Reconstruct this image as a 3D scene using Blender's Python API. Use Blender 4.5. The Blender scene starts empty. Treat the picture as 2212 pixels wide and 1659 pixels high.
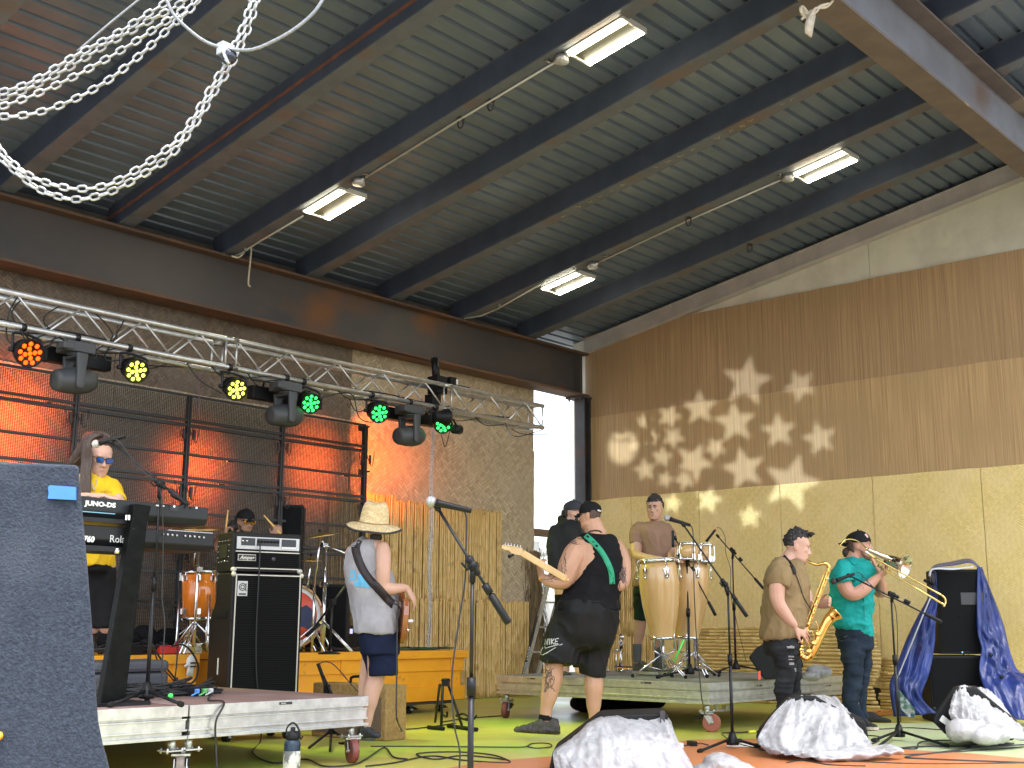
import bpy, bmesh, math, random
import numpy as np
from mathutils import Vector as V, Matrix, noise, Quaternion
R_=math.radians; pi=math.pi
sc=bpy.context.scene
# ---------------------------------------------------------------- camera, world, sun, exposure
FP=4717.998/(4032/2212); PITCH,ROLL,YAW,SL=.200767811,.00458521974,.729820079,.172357705
CH=0.9
F_=np.array([math.cos(YAW)*math.cos(PITCH),math.sin(YAW)*math.cos(PITCH),math.sin(PITCH)])
_r=np.array([math.sin(YAW),-math.cos(YAW),0.]); _u=np.cross(_r,F_)
RT=_r*math.cos(ROLL)+_u*math.sin(ROLL); UP=-_r*math.sin(ROLL)+_u*math.cos(ROLL)
CP=np.array([0,0,CH]); FH=np.array([math.cos(YAW),math.sin(YAW),0.])
cam=bpy.data.cameras.new('camera'); co=bpy.data.objects.new('camera',cam); sc.collection.objects.link(co)
cam.sensor_width=36; cam.lens=4717.998/4032*36; cam.clip_end=500; cam.clip_start=.05
m=Matrix.Identity(4)
for i in range(3): m[i][0]=RT[i]; m[i][1]=UP[i]; m[i][2]=-F_[i]; m[i][3]=CP[i]
co.matrix_world=m; sc.camera=co
w=bpy.data.worlds.new('World'); sc.world=w; w.use_nodes=True
nt=w.node_tree; nt.nodes.clear()
sky=nt.nodes.new('ShaderNodeTexSky'); sky.sky_type='NISHITA'; sky.sun_disc=False
sky.sun_elevation=R_(70); sky.sun_rotation=R_(200); sky.air_density=1.0; sky.dust_density=2.5; sky.ozone_density=1
bg=nt.nodes.new('ShaderNodeBackground'); bg.inputs[1].default_value=.15
hs=nt.nodes.new('ShaderNodeHueSaturation'); hs.inputs['Saturation'].default_value=.45   # cloud cover greys the sky
wo=nt.nodes.new('ShaderNodeOutputWorld')
nt.links.new(sky.outputs[0],hs.inputs['Color']); nt.links.new(hs.outputs[0],bg.inputs[0]); nt.links.new(bg.outputs[0],wo.inputs[0])
sl=bpy.data.lights.new('sun','SUN'); sl.energy=1.2; sl.angle=R_(40); sl.color=(1,.97,.92)
so=bpy.data.objects.new('sun',sl); sc.collection.objects.link(so); so.location=(0,-20,20)
# comes from high behind the camera
az=R_(270-200+180); el=R_(70)
sd=V((-math.sin(R_(200)),0,0)); sdir=V((math.sin(R_(200))*math.cos(el), math.cos(R_(200))*math.cos(el), math.sin(el)))
so.rotation_euler=sdir.to_track_quat('Z','Y').to_euler()
sc.view_settings.view_transform='Standard'; sc.view_settings.look='None'; sc.view_settings.gamma=1
sc.view_settings.exposure=EXPO=2.12
sc.cycles.use_denoising=True; sc.cycles.max_bounces=6; sc.cycles.diffuse_bounces=4; sc.cycles.sample_clamp_indirect=6; sc.cycles.transparent_max_bounces=12
# ---------------------------------------------------------------- helpers: picture point -> place
def ray(x,y): return F_+RT*((x-1106)/FP)+UP*((829.5-y)/FP)
def onx(x,y,X): d=ray(x,y); return V(CP+d*(X/d[0]))
def ony(x,y,Y): d=ray(x,y); return V(CP+d*(Y/d[1]))
def onz(x,y,Z=0): d=ray(x,y); return V(CP+d*((Z-CH)/d[2]))
def dep(x,y,D): d=ray(x,y); return V(CP+d*(D/(d@FH)))
def depof(p): return float(np.dot(np.array(p)-CP,FH))
random.seed(7)
FHv=V(FH); RTv=V((RT[0],RT[1],0)).normalized(); Z=V((0,0,1))
# ---------------------------------------------------------------- mesh builder
class MB:
    def __init__(s): s.v=[]; s.f=[]; s.sm=[]; s.mi=[]; s.cur=0
    def add(s,vs,fs,smooth=False):
        o=len(s.v); s.v+= [tuple(v) for v in vs]; s.f+=[tuple(i+o for i in f) for f in fs]; s.sm+=[smooth]*len(fs); s.mi+=[s.cur]*len(fs); return s
    def box(s,c,d,rot=None,M=None):
        x,y,z=d[0]/2,d[1]/2,d[2]/2
        vs=[V(p) for p in ((-x,-y,-z),(x,-y,-z),(x,y,-z),(-x,y,-z),(-x,-y,z),(x,-y,z),(x,y,z),(-x,y,z))]
        if rot is not None:
            q=rot if isinstance(rot,Matrix) else Matrix.Rotation(rot,3,'Z'); vs=[q@v for v in vs]
        vs=[v+V(c) for v in vs]
        if M is not None: vs=[M@v for v in vs]
        return s.add(vs,[(0,3,2,1),(4,5,6,7),(0,1,5,4),(1,2,6,5),(2,3,7,6),(3,0,4,7)])
    def span(s,a,b): # axis box from corner to corner
        a=V(a);b=V(b); return s.box((a+b)/2,[abs(q) for q in (b-a)])
    def bar(s,a,b,w,h,up=Z):
        a=V(a);b=V(b); d=b-a; L=d.length; d.normalize(); r=d.cross(up)
        if r.length<1e-4: r=d.cross(V((1,0,0)))
        r.normalize(); u=r.cross(d)
        M=Matrix((r,d,u)).transposed()
        return s.box((a+b)/2,(w,L,h),M)
    def tube(s,pts,r,n=8,caps=True,closed=False,flat=1,upv=None):
        pts=[V(p) for p in pts]; k=len(pts); rr=r if isinstance(r,(list,tuple)) else [r]*k
        vs=[];prev=None
        for i,p in enumerate(pts):
            if closed: t=pts[(i+1)%k]-pts[i-1]
            else: t=(pts[min(i+1,k-1)]-pts[max(i-1,0)])
            if t.length<1e-9: t=V((0,0,1))
            t.normalize()
            if prev is None:
                u=(upv or (Z if abs(t.z)<.9 else V((1,0,0)))); a=t.cross(u).normalized()
            else: a=(prev-t*prev.dot(t)); a=a.normalized() if a.length>1e-6 else t.orthogonal().normalized()
            prev=a; b=t.cross(a)
            for j in range(n):
                q=2*pi*j/n; vs.append(p+a*math.cos(q)*rr[i]+b*math.sin(q)*rr[i]*flat)
        fs=[]
        for i in range(k if closed else k-1):
            for j in range(n):
                a0=i*n+j;a1=i*n+(j+1)%n;b0=((i+1)%k)*n+j;b1=((i+1)%k)*n+(j+1)%n
                fs.append((a0,a1,b1,b0))
        if caps and not closed: fs+= [tuple(range(n-1,-1,-1)),tuple((k-1)*n+j for j in range(n))]
        return s.add(vs,fs,True)
    def cyl(s,a,b,r,n=14,r2=None): return s.tube([a,b],[r,r if r2 is None else r2],n)
    def lathe(s,o,ax,prof,n=20,squash=1,ref=None,caps=True):  # prof: [(dist along ax, radius)]
        ax=V(ax).normalized(); a=ref or (ax.cross(Z) if abs(ax.z)<.9 else ax.cross(V((1,0,0)))); a=a.normalized(); b=ax.cross(a)
        vs=[V(o)+ax*h+(a*math.cos(2*pi*j/n)+b*math.sin(2*pi*j/n)*squash)*max(r,1e-4) for h,r in prof for j in range(n)]
        fs=[(i*n+j,i*n+(j+1)%n,(i+1)*n+(j+1)%n,(i+1)*n+j) for i in range(len(prof)-1) for j in range(n)]
        if caps: fs+=[tuple(range(n-1,-1,-1)),tuple((len(prof)-1)*n+j for j in range(n))]
        return s.add(vs,fs,True)
    def ball(s,c,r,n=12,M=None):
        r=(r,r,r) if not hasattr(r,'__len__') else r
        vs=[];m_=n//2+1
        for i in range(m_+1):
            t=pi*i/m_
            for j in range(n):
                p=V((r[0]*math.sin(t)*math.cos(2*pi*j/n),r[1]*math.sin(t)*math.sin(2*pi*j/n),r[2]*math.cos(t)))
                vs.append((M@p if M is not None else p)+V(c))
        fs=[(i*n+j,(i+1)*n+j,(i+1)*n+(j+1)%n,i*n+(j+1)%n) for i in range(m_) for j in range(n)]
        return s.add(vs,fs,True)
    def prism(s,poly,d):  # poly: 3D points, extruded by vector d
        n=len(poly); d=V(d); vs=[V(p) for p in poly]+[V(p)+d for p in poly]
        return s.add(vs,[tuple(range(n-1,-1,-1)),tuple(range(n,2*n))]+[(i,(i+1)%n,n+(i+1)%n,n+i) for i in range(n)])
    def loft(s,rings,smooth=True,caps=True):
        n=len(rings[0]); vs=[p for r in rings for p in r]
        fs=[(i*n+j,i*n+(j+1)%n,(i+1)*n+(j+1)%n,(i+1)*n+j) for i in range(len(rings)-1) for j in range(n)]
        if caps: fs+=[tuple(range(n-1,-1,-1)),tuple((len(rings)-1)*n+j for j in range(n))]
        return s.add(vs,fs,smooth)
def tag(o,label=None,cat=None,group=None,kind=None):
    if label:o['label']=label
    if cat:o['category']=cat
    if group:o['group']=group
    if kind:o['kind']=kind
    return o
def thing(name,label,cat,loc=(0,0,0),rot=0,group=None):
    o=bpy.data.objects.new(name,None); sc.collection.objects.link(o); o.empty_display_size=.1
    o.location=loc; o.rotation_euler=(0,0,rot); return tag(o,label,cat,group)
def obj(name,mb,mat,parent=None,local=False,bevel=0,origin=None,fix=True):
    """link mesh; verts are in world space unless local, and are moved into the parent's frame"""
    me=bpy.data.meshes.new(name); vs=mb.v
    if parent is not None and not local:
        P=wmat(parent).inverted(); vs=[tuple(P@V(v)) for v in vs]
    elif origin is not None:
        vs=[tuple(V(v)-V(origin)) for v in vs]
    me.from_pydata(vs,[],mb.f); me.polygons.foreach_set('use_smooth',mb.sm)
    mats=mat if isinstance(mat,(list,tuple)) else [mat]
    for q in mats: me.materials.append(q)
    if len(mats)>1: me.polygons.foreach_set('material_index',mb.mi)
    if fix:
        b=bmesh.new(); b.from_mesh(me); bmesh.ops.recalc_face_normals(b,faces=b.faces); b.to_mesh(me); b.free()
    me.update()
    o=bpy.data.objects.new(name,me); sc.collection.objects.link(o)
    if parent is not None: o.parent=parent
    elif origin is not None: o.location=origin
    if bevel:
        b=o.modifiers.new('bevel','BEVEL'); b.width=bevel; b.segments=2; b.limit_method='ANGLE'; b.harden_normals=False
    return o
def wmat(o):
    M=Matrix.LocRotScale(o.location,o.rotation_euler,o.scale)
    return wmat(o.parent)@M if o.parent else M
def copy_tree(o,parent=None,loc=None,rot=None,label=None):
    c=o.copy(); sc.collection.objects.link(c)
    if parent is not None: c.parent=parent
    if loc is not None: c.location=loc
    if rot is not None: c.rotation_euler=rot if hasattr(rot,'__len__') else (0,0,rot)
    if label: c['label']=label
    for ch in [x for x in sc.objects if x.parent==o]: copy_tree(ch,c)
    return c
def sp(pts,n=8,closed=False):  # Catmull-Rom through points
    pts=[V(p) for p in pts]; k=len(pts); out=[]
    for i in range(k if closed else k-1):
        if closed: a,b,c,d=pts[i-1],pts[i],pts[(i+1)%k],pts[(i+2)%k]
        else: a,b,c,d=pts[max(i-1,0)],pts[i],pts[i+1],pts[min(i+2,k-1)]
        for j in range(n):
            t=j/n; out.append(.5*((2*b)+(c-a)*t+(2*a-5*b+4*c-d)*t*t+(3*b-a-3*c+d)*t**3))
    if not closed: out.append(pts[-1])
    return out
# ---------------------------------------------------------------- materials
MATS={}
def mat(name,c1,c2=None,scale=6,rough=.6,metal=0,bump=0,bscale=60,stretch=(1,1,1),lo=.4,hi=.6,detail=4,c3=None,s3=2.5,lo3=.55,hi3=.7,emit=None,es=1,trans=0,alpha=1,spec=.5,coat=0,rvar=0):
    if name in MATS: return MATS[name]
    m=bpy.data.materials.new(name); m.use_nodes=True; n=m.node_tree; b=n.nodes['Principled BSDF']; L=n.links.new
    def rgba(c): return (c[0],c[1],c[2],1)
    b.inputs['Roughness'].default_value=rough; b.inputs['Metallic'].default_value=metal
    b.inputs['Specular IOR Level'].default_value=spec; b.inputs['Coat Weight'].default_value=coat
    b.inputs['Transmission Weight'].default_value=trans; b.inputs['Alpha'].default_value=alpha
    b.inputs['Base Color'].default_value=rgba(c1)
    if emit: b.inputs['Emission Color'].default_value=rgba(emit); b.inputs['Emission Strength'].default_value=es
    if c2 or bump or rvar:
        tc=n.nodes.new('ShaderNodeTexCoord'); mp=n.nodes.new('ShaderNodeMapping'); mp.inputs['Scale'].default_value=stretch
        L(tc.outputs['Object'],mp.inputs[0])
    if c2 or rvar:
        nz=n.nodes.new('ShaderNodeTexNoise'); nz.inputs['Scale'].default_value=scale; nz.inputs['Detail'].default_value=detail; nz.inputs['Roughness'].default_value=.6; L(mp.outputs[0],nz.inputs[0])
    if c2:
        mr=n.nodes.new('ShaderNodeMapRange'); mr.inputs[1].default_value=lo; mr.inputs[2].default_value=hi; L(nz.outputs[0],mr.inputs[0])
        mx=n.nodes.new('ShaderNodeMix'); mx.data_type='RGBA'; mx.inputs[6].default_value=rgba(c1); mx.inputs[7].default_value=rgba(c2); L(mr.outputs[0],mx.inputs[0]); out=mx.outputs[2]
        if c3:
            n3=n.nodes.new('ShaderNodeTexNoise'); n3.inputs['Scale'].default_value=s3; n3.inputs['Detail'].default_value=6; L(tc.outputs['Object'],n3.inputs[0])
            m3=n.nodes.new('ShaderNodeMapRange'); m3.inputs[1].default_value=lo3; m3.inputs[2].default_value=hi3; L(n3.outputs[0],m3.inputs[0])
            x3=n.nodes.new('ShaderNodeMix'); x3.data_type='RGBA'; x3.inputs[7].default_value=rgba(c3); L(out,x3.inputs[6]); L(m3.outputs[0],x3.inputs[0]); out=x3.outputs[2]
        L(out,b.inputs['Base Color'])
    if rvar:
        r=n.nodes.new('ShaderNodeMapRange'); r.inputs[1].default_value=.3; r.inputs[2].default_value=.7; r.inputs[3].default_value=rough-rvar; r.inputs[4].default_value=rough+rvar; L(nz.outputs[0],r.inputs[0]); L(r.outputs[0],b.inputs['Roughness'])
    if bump:
        n2=n.nodes.new('ShaderNodeTexNoise'); n2.inputs['Scale'].default_value=bscale; n2.inputs['Detail'].default_value=3; L(mp.outputs[0],n2.inputs[0])
        bp=n.nodes.new('ShaderNodeBump'); bp.inputs['Strength'].default_value=min(1,bump); bp.inputs['Distance'].default_value=.01; L(n2.outputs[0],bp.inputs['Height']); L(bp.outputs[0],b.inputs['Normal'])
    MATS[name]=m; return m
def tree(m): return m.node_tree.nodes,m.node_tree.links.new,m.node_tree.nodes['Principled BSDF']
def weave(name,ca,cb,cdark,scale,coord='XZ',blotch=None,bl_amt=.5,rough=.6,spec=.5):
    """plaited strips: two sets of diagonal strips crossing over and under"""
    m=mat(name,ca,rough=rough,spec=spec); n,L,b=tree(m)
    def N(t,**k):
        x=n.new(t)
        for a,v in k.items(): setattr(x,a,v)
        return x
    def mth(op,a,b_=None,v=None):
        x=N('ShaderNodeMath',operation=op)
        if hasattr(a,'node'): L(a,x.inputs[0])
        else: x.inputs[0].default_value=a
        if b_ is not None:
            if hasattr(b_,'node'): L(b_,x.inputs[1])
            else: x.inputs[1].default_value=b_
        return x.outputs[0]
    tc=N('ShaderNodeTexCoord'); sx=N('ShaderNodeSeparateXYZ')
    wob=N('ShaderNodeTexNoise'); wob.inputs['Scale'].default_value=3; L(tc.outputs['Object'],wob.inputs[0])
    L(tc.outputs['Object'],sx.inputs[0]); u=sx.outputs[coord[0]]; v=sx.outputs[coord[1]]
    w_=mth('MULTIPLY',wob.outputs[0],.12)
    p=mth('ADD',mth('MULTIPLY',mth('ADD',u,v),scale*.7071),mth('MULTIPLY',w_,scale)); q=mth('ADD',mth('MULTIPLY',mth('SUBTRACT',u,v),scale*.7071),mth('MULTIPLY',w_,scale))
    fp=mth('FRACT',p); fq=mth('FRACT',q); ip=mth('FLOOR',p); iq=mth('FLOOR',q)
    par=mth('ABSOLUTE',mth('MODULO',mth('FLOOR',mth('MULTIPLY',mth('ADD',ip,iq),.5)),2))   # twill 2/2
    # strip height across width
    def hump(f): return mth('SUBTRACT',1,mth('POWER',mth('ABSOLUTE',mth('SUBTRACT',mth('MULTIPLY',f,2),1)),3))
    hp=hump(fp); hq=hump(fq)
    mxh=N('ShaderNodeMix'); mxh.data_type='FLOAT'; L(par,mxh.inputs[0]); L(hp,mxh.inputs[2]); L(hq,mxh.inputs[3])
    nz=N('ShaderNodeTexNoise'); nz.inputs['Scale'].default_value=1; nz.inputs['Detail'].default_value=2
    cb_=N('ShaderNodeCombineXYZ'); idm=N('ShaderNodeMix'); idm.data_type='FLOAT'; L(par,idm.inputs[0]); L(mth('MULTIPLY',ip,7.31),idm.inputs[2]); L(mth('MULTIPLY',iq,5.17),idm.inputs[3])
    L(idm.outputs[0],cb_.inputs[0]); L(mth('MULTIPLY',mth('ADD',mth('MULTIPLY',par,9),u),1.5),cb_.inputs[1]); L(v,cb_.inputs[2]); L(cb_.outputs[0],nz.inputs[0])
    mr=N('ShaderNodeMapRange'); mr.inputs[1].default_value=.35; mr.inputs[2].default_value=.65; L(nz.outputs[0],mr.inputs[0])
    mx=N('ShaderNodeMix'); mx.data_type='RGBA'; mx.inputs[6].default_value=(*ca,1); mx.inputs[7].default_value=(*cb,1); L(mr.outputs[0],mx.inputs[0])
    md=N('ShaderNodeMix'); md.data_type='RGBA'; md.inputs[6].default_value=(*cdark,1); L(mx.outputs[2],md.inputs[7]); L(mth('MINIMUM',mth('MULTIPLY',mxh.outputs[0],1.8),1),md.inputs[0])
    out=md.outputs[2]
    if blotch:
        bn=N('ShaderNodeTexNoise'); bn.inputs['Scale'].default_value=1.6; bn.inputs['Detail'].default_value=5; L(tc.outputs['Object'],bn.inputs[0])
        br=N('ShaderNodeMapRange'); br.inputs[1].default_value=.42; br.inputs[2].default_value=.62; br.inputs[4].default_value=bl_amt; L(bn.outputs[0],br.inputs[0])
        bx=N('ShaderNodeMix'); bx.data_type='RGBA'; bx.inputs[7].default_value=(*blotch,1); L(out,bx.inputs[6]); L(br.outputs[0],bx.inputs[0]); out=bx.outputs[2]
    L(out,b.inputs['Base Color'])
    bp=N('ShaderNodeBump'); bp.inputs['Strength'].default_value=.6; bp.inputs['Distance'].default_value=.006; L(mxh.outputs[0],bp.inputs['Height']); L(bp.outputs[0],b.inputs['Normal'])
    return m
def reed(name,c1,c2,axis='Y',per=70):
    """vertical split reeds: streaks that run along Z"""
    st=(per,per,.7)
    m=mat(name,c1,c2,scale=1,stretch=st,rough=.62,lo=.3,hi=.7,detail=3,c3=tuple(x*.72 for x in c1),s3=1.3,lo3=.45,hi3=.75); n,L,b=tree(m)
    mp=[x for x in n if x.type=='MAPPING'][0]
    nz=n.new('ShaderNodeTexNoise'); nz.inputs['Scale'].default_value=1; nz.inputs['Detail'].default_value=1; L(mp.outputs[0],nz.inputs[0])
    bp=n.new('ShaderNodeBump'); bp.inputs['Strength'].default_value=.5; bp.inputs['Distance'].default_value=.006; L(nz.outputs[0],bp.inputs['Height']); L(bp.outputs[0],b.inputs['Normal'])
    return m
black=mat('black_plastic',(.009,.009,.010),rough=.42,bump=.08,bscale=200,spec=.22)
blackm=mat('black_metal',(.011,.011,.013),rough=.35,spec=.3)
rubber=mat('rubber',(.012,.012,.012),rough=.8,spec=.2)
chrome=mat('chrome',(.78,.78,.8),rough=.12,metal=1)
steelm=mat('zinc_steel',(.5,.5,.49),(.36,.36,.36),rough=.32,metal=.9,scale=30)
alu=mat('aluminium',(.62,.62,.6),(.5,.5,.49),rough=.34,metal=.75,scale=14)
white=mat('white_paint',(.7,.7,.68),rough=.5)
# ================================================================ SETTING
# ---- floor: painted plywood sheets
fl=mat('lime_floor_paint',(.46,.46,.095),(.52,.47,.11),scale=1.3,rough=.38,lo=.35,hi=.65,stretch=(1,.5,1),c3=(.42,.57,.08),s3=.8,lo3=.5,hi3=.68,bump=.06,bscale=30,rvar=.08)
def scuffs(m,amt=.35,col=(.25,.18,.07)):
    n,L,b=tree(m); src=b.inputs['Base Color'].links[0].from_socket
    tc=n.new('ShaderNodeTexCoord'); mp=n.new('ShaderNodeMapping'); mp.inputs['Scale'].default_value=(1.2,9,1); mp.inputs['Rotation'].default_value=(0,0,.25); L(tc.outputs['Object'],mp.inputs[0])
    nz=n.new('ShaderNodeTexNoise'); nz.inputs['Scale'].default_value=2.2; nz.inputs['Detail'].default_value=8; nz.inputs['Roughness'].default_value=.7; L(mp.outputs[0],nz.inputs[0])
    r=n.new('ShaderNodeMapRange'); r.inputs[1].default_value=.55; r.inputs[2].default_value=.8; r.inputs[4].default_value=amt; L(nz.outputs[0],r.inputs[0])
    x=n.new('ShaderNodeMix'); x.data_type='RGBA'; x.inputs[7].default_value=(*col,1); L(src,x.inputs[6]); L(r.outputs[0],x.inputs[0]); L(x.outputs[2],b.inputs['Base Color'])
scuffs(fl,.5)
mb=MB(); mb.span((2.2,2.75,-.16),(15,12.4,0)); tag(obj('stage_floor',mb,fl),kind='structure')
def sheet(name,pts,m,z=.005):
    mb=MB(); c=[V((p[0],p[1],z)) for p in pts]; mb.prism(c,(0,0,-.004)); return tag(obj(name,mb,m),kind='structure')
def strip(name,A,B,m,z):
    n_=40; mb=MB()
    def rs(P_):
        acc=[0]
        for i in range(1,len(P_)): acc.append(acc[-1]+(P_[i]-P_[i-1]).length)
        out=[]
        for k in range(n_+1):
            d=acc[-1]*k/n_; i=max(j for j in range(len(acc)-1) if acc[j]<=d+1e-9); out.append(P_[i].lerp(P_[i+1],(d-acc[i])/(acc[i+1]-acc[i])))
        return out
    a_,b_=rs(A),rs(B); vs=[(p.x,p.y,z) for p in a_+b_]; mb.add(vs,[(k,k+1,n_+2+k,n_+1+k) for k in range(n_)]); return tag(obj(name,mb,m),kind='structure')
org=mat('orange_floor_paint',(.56,.19,.065),(.48,.175,.07),scale=1.6,rough=.4,stretch=(1,.4,1),lo=.35,hi=.65,bump=.06,bscale=30); scuffs(org,.4,(.4,.12,.05))
mint=mat('mint_floor_paint',(.40,.48,.28),(.45,.49,.26),scale=1.2,rough=.4,stretch=(1,.5,1),lo=.35,hi=.65,bump=.06,bscale=30); scuffs(mint,.4,(.38,.40,.12))
B1=[onz(x,y) for x,y in ((960,1662),(1040,1648),(1120,1641),(1207,1634),(1300,1624),(1400,1611),(1508,1598),(1600,1597),(1700,1597),(1800,1603),(1881,1609),(1956,1621),(2091,1628),(2230,1641),(2300,1650))]
strip('orange_floor_paint',B1,[V((4.4,2.8,0)),V((8.8,2.8,0))],org,.005)
B2=[onz(x,y) for x,y in ((1700,1597),(1740,1588),(1800,1575),(1880,1566),(1960,1562),(2060,1560),(2150,1558),(2260,1560),(2400,1575))]
strip('mint_floor_paint',B2,B1[8:],mint,.0025)
gr=mat('gravel_ground',(.16,.15,.13),(.24,.22,.19),scale=20,rough=.9)
mb=MB(); mb.span((-150,-150,-1.2),(150,150,-.75)); tag(obj('ground',mb,gr),kind='structure')
mb=MB(); mb.span((2.25,2.81,-.75),(2.35,12.3,-.162)); mb.span((2.35,2.78,-.75),(15,2.85,-.162)); tag(obj('stage_skirt',mb,mat('skirt_black',(.03,.03,.03))),kind='structure')
# ---- steel
tS=math.tan(SL)
def under(Y): return 4.95+(10.82-Y)*tS
web=mat('steel_blue_grey',(.07,.088,.13),(.058,.072,.105),scale=3,rough=.55,metal=.25,c3=(.12,.065,.04),s3=.9,lo3=.62,hi3=.72)
flg=mat('steel_flange',(.13,.145,.165),(.105,.118,.135),scale=4,rough=.6,metal=.15,c3=(.15,.10,.075),s3=1.6,lo3=.54,hi3=.7)
rst=mat('rusty_steel',(.085,.072,.066),(.06,.056,.056),scale=2.2,rough=.5,metal=.25,c3=(.17,.075,.03),s3=.9,lo3=.56,hi3=.72,stretch=(.6,1,1),lo=.3,hi=.7,bump=.08,bscale=14)
rste=mat('rusty_flange',(.15,.075,.04),(.10,.062,.045),scale=5,rough=.7,metal=.1,stretch=(.4,1,1))
bm=thing('steel_beam','huge rusty horizontal steel beam across the back of the stage roof','steel beam',(7,10.95,4.27))
mb=MB(); mb.span((-4,10.93,4.30),(13.8,10.96,4.90)); mb.span((13.60,10.82,4.30),(13.62,10.93,4.90)); obj('web',mb,rst,bm)
mb=MB(); mb.span((-4,10.80,4.27),(13.8,11.10,4.30)); mb.span((-4,10.80,4.90),(13.8,11.10,4.93)); obj('flange',mb,rste,bm)
bm=thing('steel_column','dark steel column standing in the back corner beside the brown wall','steel column',(13.62,11,0))
cs=mat('column_steel',(.06,.06,.065),(.045,.04,.042),scale=5,rough=.5,metal=.3,c3=(.10,.05,.03))
mb=MB(); mb.span((13.70,10.82,0),(13.725,11.0,4.24)); mb.span((13.83,10.82,0),(13.855,11.0,4.24)); mb.span((13.725,10.90,0),(13.83,10.92,4.24)); obj('shaft',mb,cs,bm)
mb=MB(); mb.span((13.60,10.80,4.24),(13.86,11.10,4.267)); obj('cap_plate',mb,cs,bm)
for x in (13.63,13.80):
    for y in (10.83,11.05): mb=MB(); mb.cyl((x,y,4.2),(x,y,4.30),.014,8); obj('bolt',mb,cs,bm)
# sloping roof beams
BX=[(4.76,'sloping roof beam nearest the hanging chains at far left','leftmost'),(6.04,'',''),(7.33,'',''),(8.48,'',''),(9.8,'',''),(11.09,'',''),(12.46,'','')]
BL=['sloping roof beam passing behind the looped chains at top left','second sloping roof beam from the left, with a bright rust stripe along its web','sloping roof beam carrying the left conduit and two tube lights','sloping roof beam just right of the left pair of tube lights','sloping roof beam with yellow chalk writing on its underside','sloping roof beam carrying the right conduit and two tube lights','last sloping roof beam before the white wall, nearest the right wall','sloping roof beam at far left, mostly out of the frame']
def slopebox(mb,x0,x1,o0,o1,y0=11.05,y1=1.6):
    vs=[]
    for y in (y0,y1):
        for x,o in ((x0,o0),(x1,o0),(x1,o1),(x0,o1)): vs.append((x,y,under(y)+o))
    mb.add(vs,[(0,1,2,3),(7,6,5,4),(0,4,5,1),(1,5,6,2),(2,6,7,3),(3,7,4,0)])
BH=.27
def rbeam(x,i,lab):
    t=thing('roof_beam',lab,'roof beam',(x,6,under(6)),group='sloping roof beams')
    mb=MB(); slopebox(mb,x,x+.014,.016,BH-.016); obj('web',mb,web,t)
    mb=MB(); slopebox(mb,x,x+.17,0,.016); obj('lower_flange',mb,flg,t)
    mb=MB(); slopebox(mb,x,x+.17,BH-.016,BH); obj('upper_flange',mb,flg,t)
    return t
beams=[rbeam(x,i,BL[i]) for i,(x,_,_) in enumerate(BX)]
rbeam(3.48,7,BL[7]); 
# rust stripe beam: an orange primer band on the web of the second beam
mb=MB(); slopebox(mb,6.034,6.038,.11,.15); obj('rust_band',mb,mat('rust_band',(.2,.08,.05),(.13,.06,.045),scale=6,rough=.8),beams[1])
# chalk lettering under one beam
ch=mat('yellow_chalk',(.45,.40,.2),rough=.9); mb=MB(); random.seed(3)
x0=9.82
def chalk(yc,w_,h):
    n=random.randint(4,7); pts=[]
    for k in range(n): pts.append((x0+.02+random.random()*h,yc+(k/(n-1)-.5)*w_+random.uniform(-.01,.01),0))
    for k in range(n-1):
        a,b=pts[k],pts[k+1]; mb.cyl((a[0],a[1],under(a[1])-.002),(b[0],b[1],under(b[1])-.002),.0022,5)
for yc,w_,h in ((8.1,.06,.09),(7.85,.05,.06),(7.7,.05,.06),(7.55,.06,.06),(7.4,.05,.05),(7.25,.05,.06),(6.8,.05,.05),(6.65,.05,.06),(6.5,.06,.05),(6.35,.05,.05),(6.05,.06,.1),(5.9,.05,.08),(5.78,.05,.1),(5.66,.06,.08),(5.3,.05,.05),(5.2,.05,.05)): chalk(yc,w_,h)
obj('chalk_writing',mb,ch,beams[4])
# front girder
gd=thing('steel_girder','grey steel girder crossing under the roof at the top right corner','steel girder',(9,3.8,5.6))
gw=mat('girder_web',(.20,.21,.235),(.165,.165,.18),scale=2,rough=.45,metal=.2,c3=(.15,.10,.08),s3=.8,lo3=.6,hi3=.75)
gf=mat('girder_flange',(.15,.115,.092),(.12,.095,.078),scale=4,rough=.6,metal=.1,c3=(.26,.2,.13),s3=1.1,lo3=.66,hi3=.69)
mb=MB(); mb.span((1,3.815,5.60),(14.2,3.835,6.13)); obj('web',mb,gw,gd)
mb=MB(); mb.span((1,3.70,5.575),(14.2,3.95,5.60)); mb.span((1,3.66,6.13),(14.2,3.95,6.155)); obj('flange',mb,gf,gd)
gd['label']='grey steel girder crossing under the roof beams at the top right corner'
# corrugated deck: ridges run along X
dk=mat('galvanised_deck',(.185,.23,.275),(.155,.195,.24),scale=2.4,rough=.42,metal=.35,stretch=(.5,1,1),c3=(.11,.15,.20),s3=.8,lo3=.5,hi3=.8,rvar=.08)
mb=MB(); prof=[]; y=11.6; P=.178
while y>1.6:
    for dy,dz in ((0,0),(.128,0),(.138,.036),(.166,.036)): prof.append((y-dy,dz))
    y-=P
vs=[];xs=(3.0,14.3)
for Y,dz in prof:
    for x in xs: vs.append((x,Y,under(Y)+BH+dz+.001))
n=len(prof); fs=[(2*i,2*i+1,2*i+3,2*i+2) for i in range(n-1)]
top=len(vs)
for Y,dz in prof:
    for x in xs: vs.append((x,Y,under(Y)+BH+.06))
fs+=[(top+2*i,top+2*i+2,top+2*i+3,top+2*i+1) for i in range(n-1)]
mb.add(vs,fs); o=obj('corrugated_roof',mb,dk,fix=False); tag(o,'dark corrugated metal roof deck over the whole stage','roof')
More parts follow.
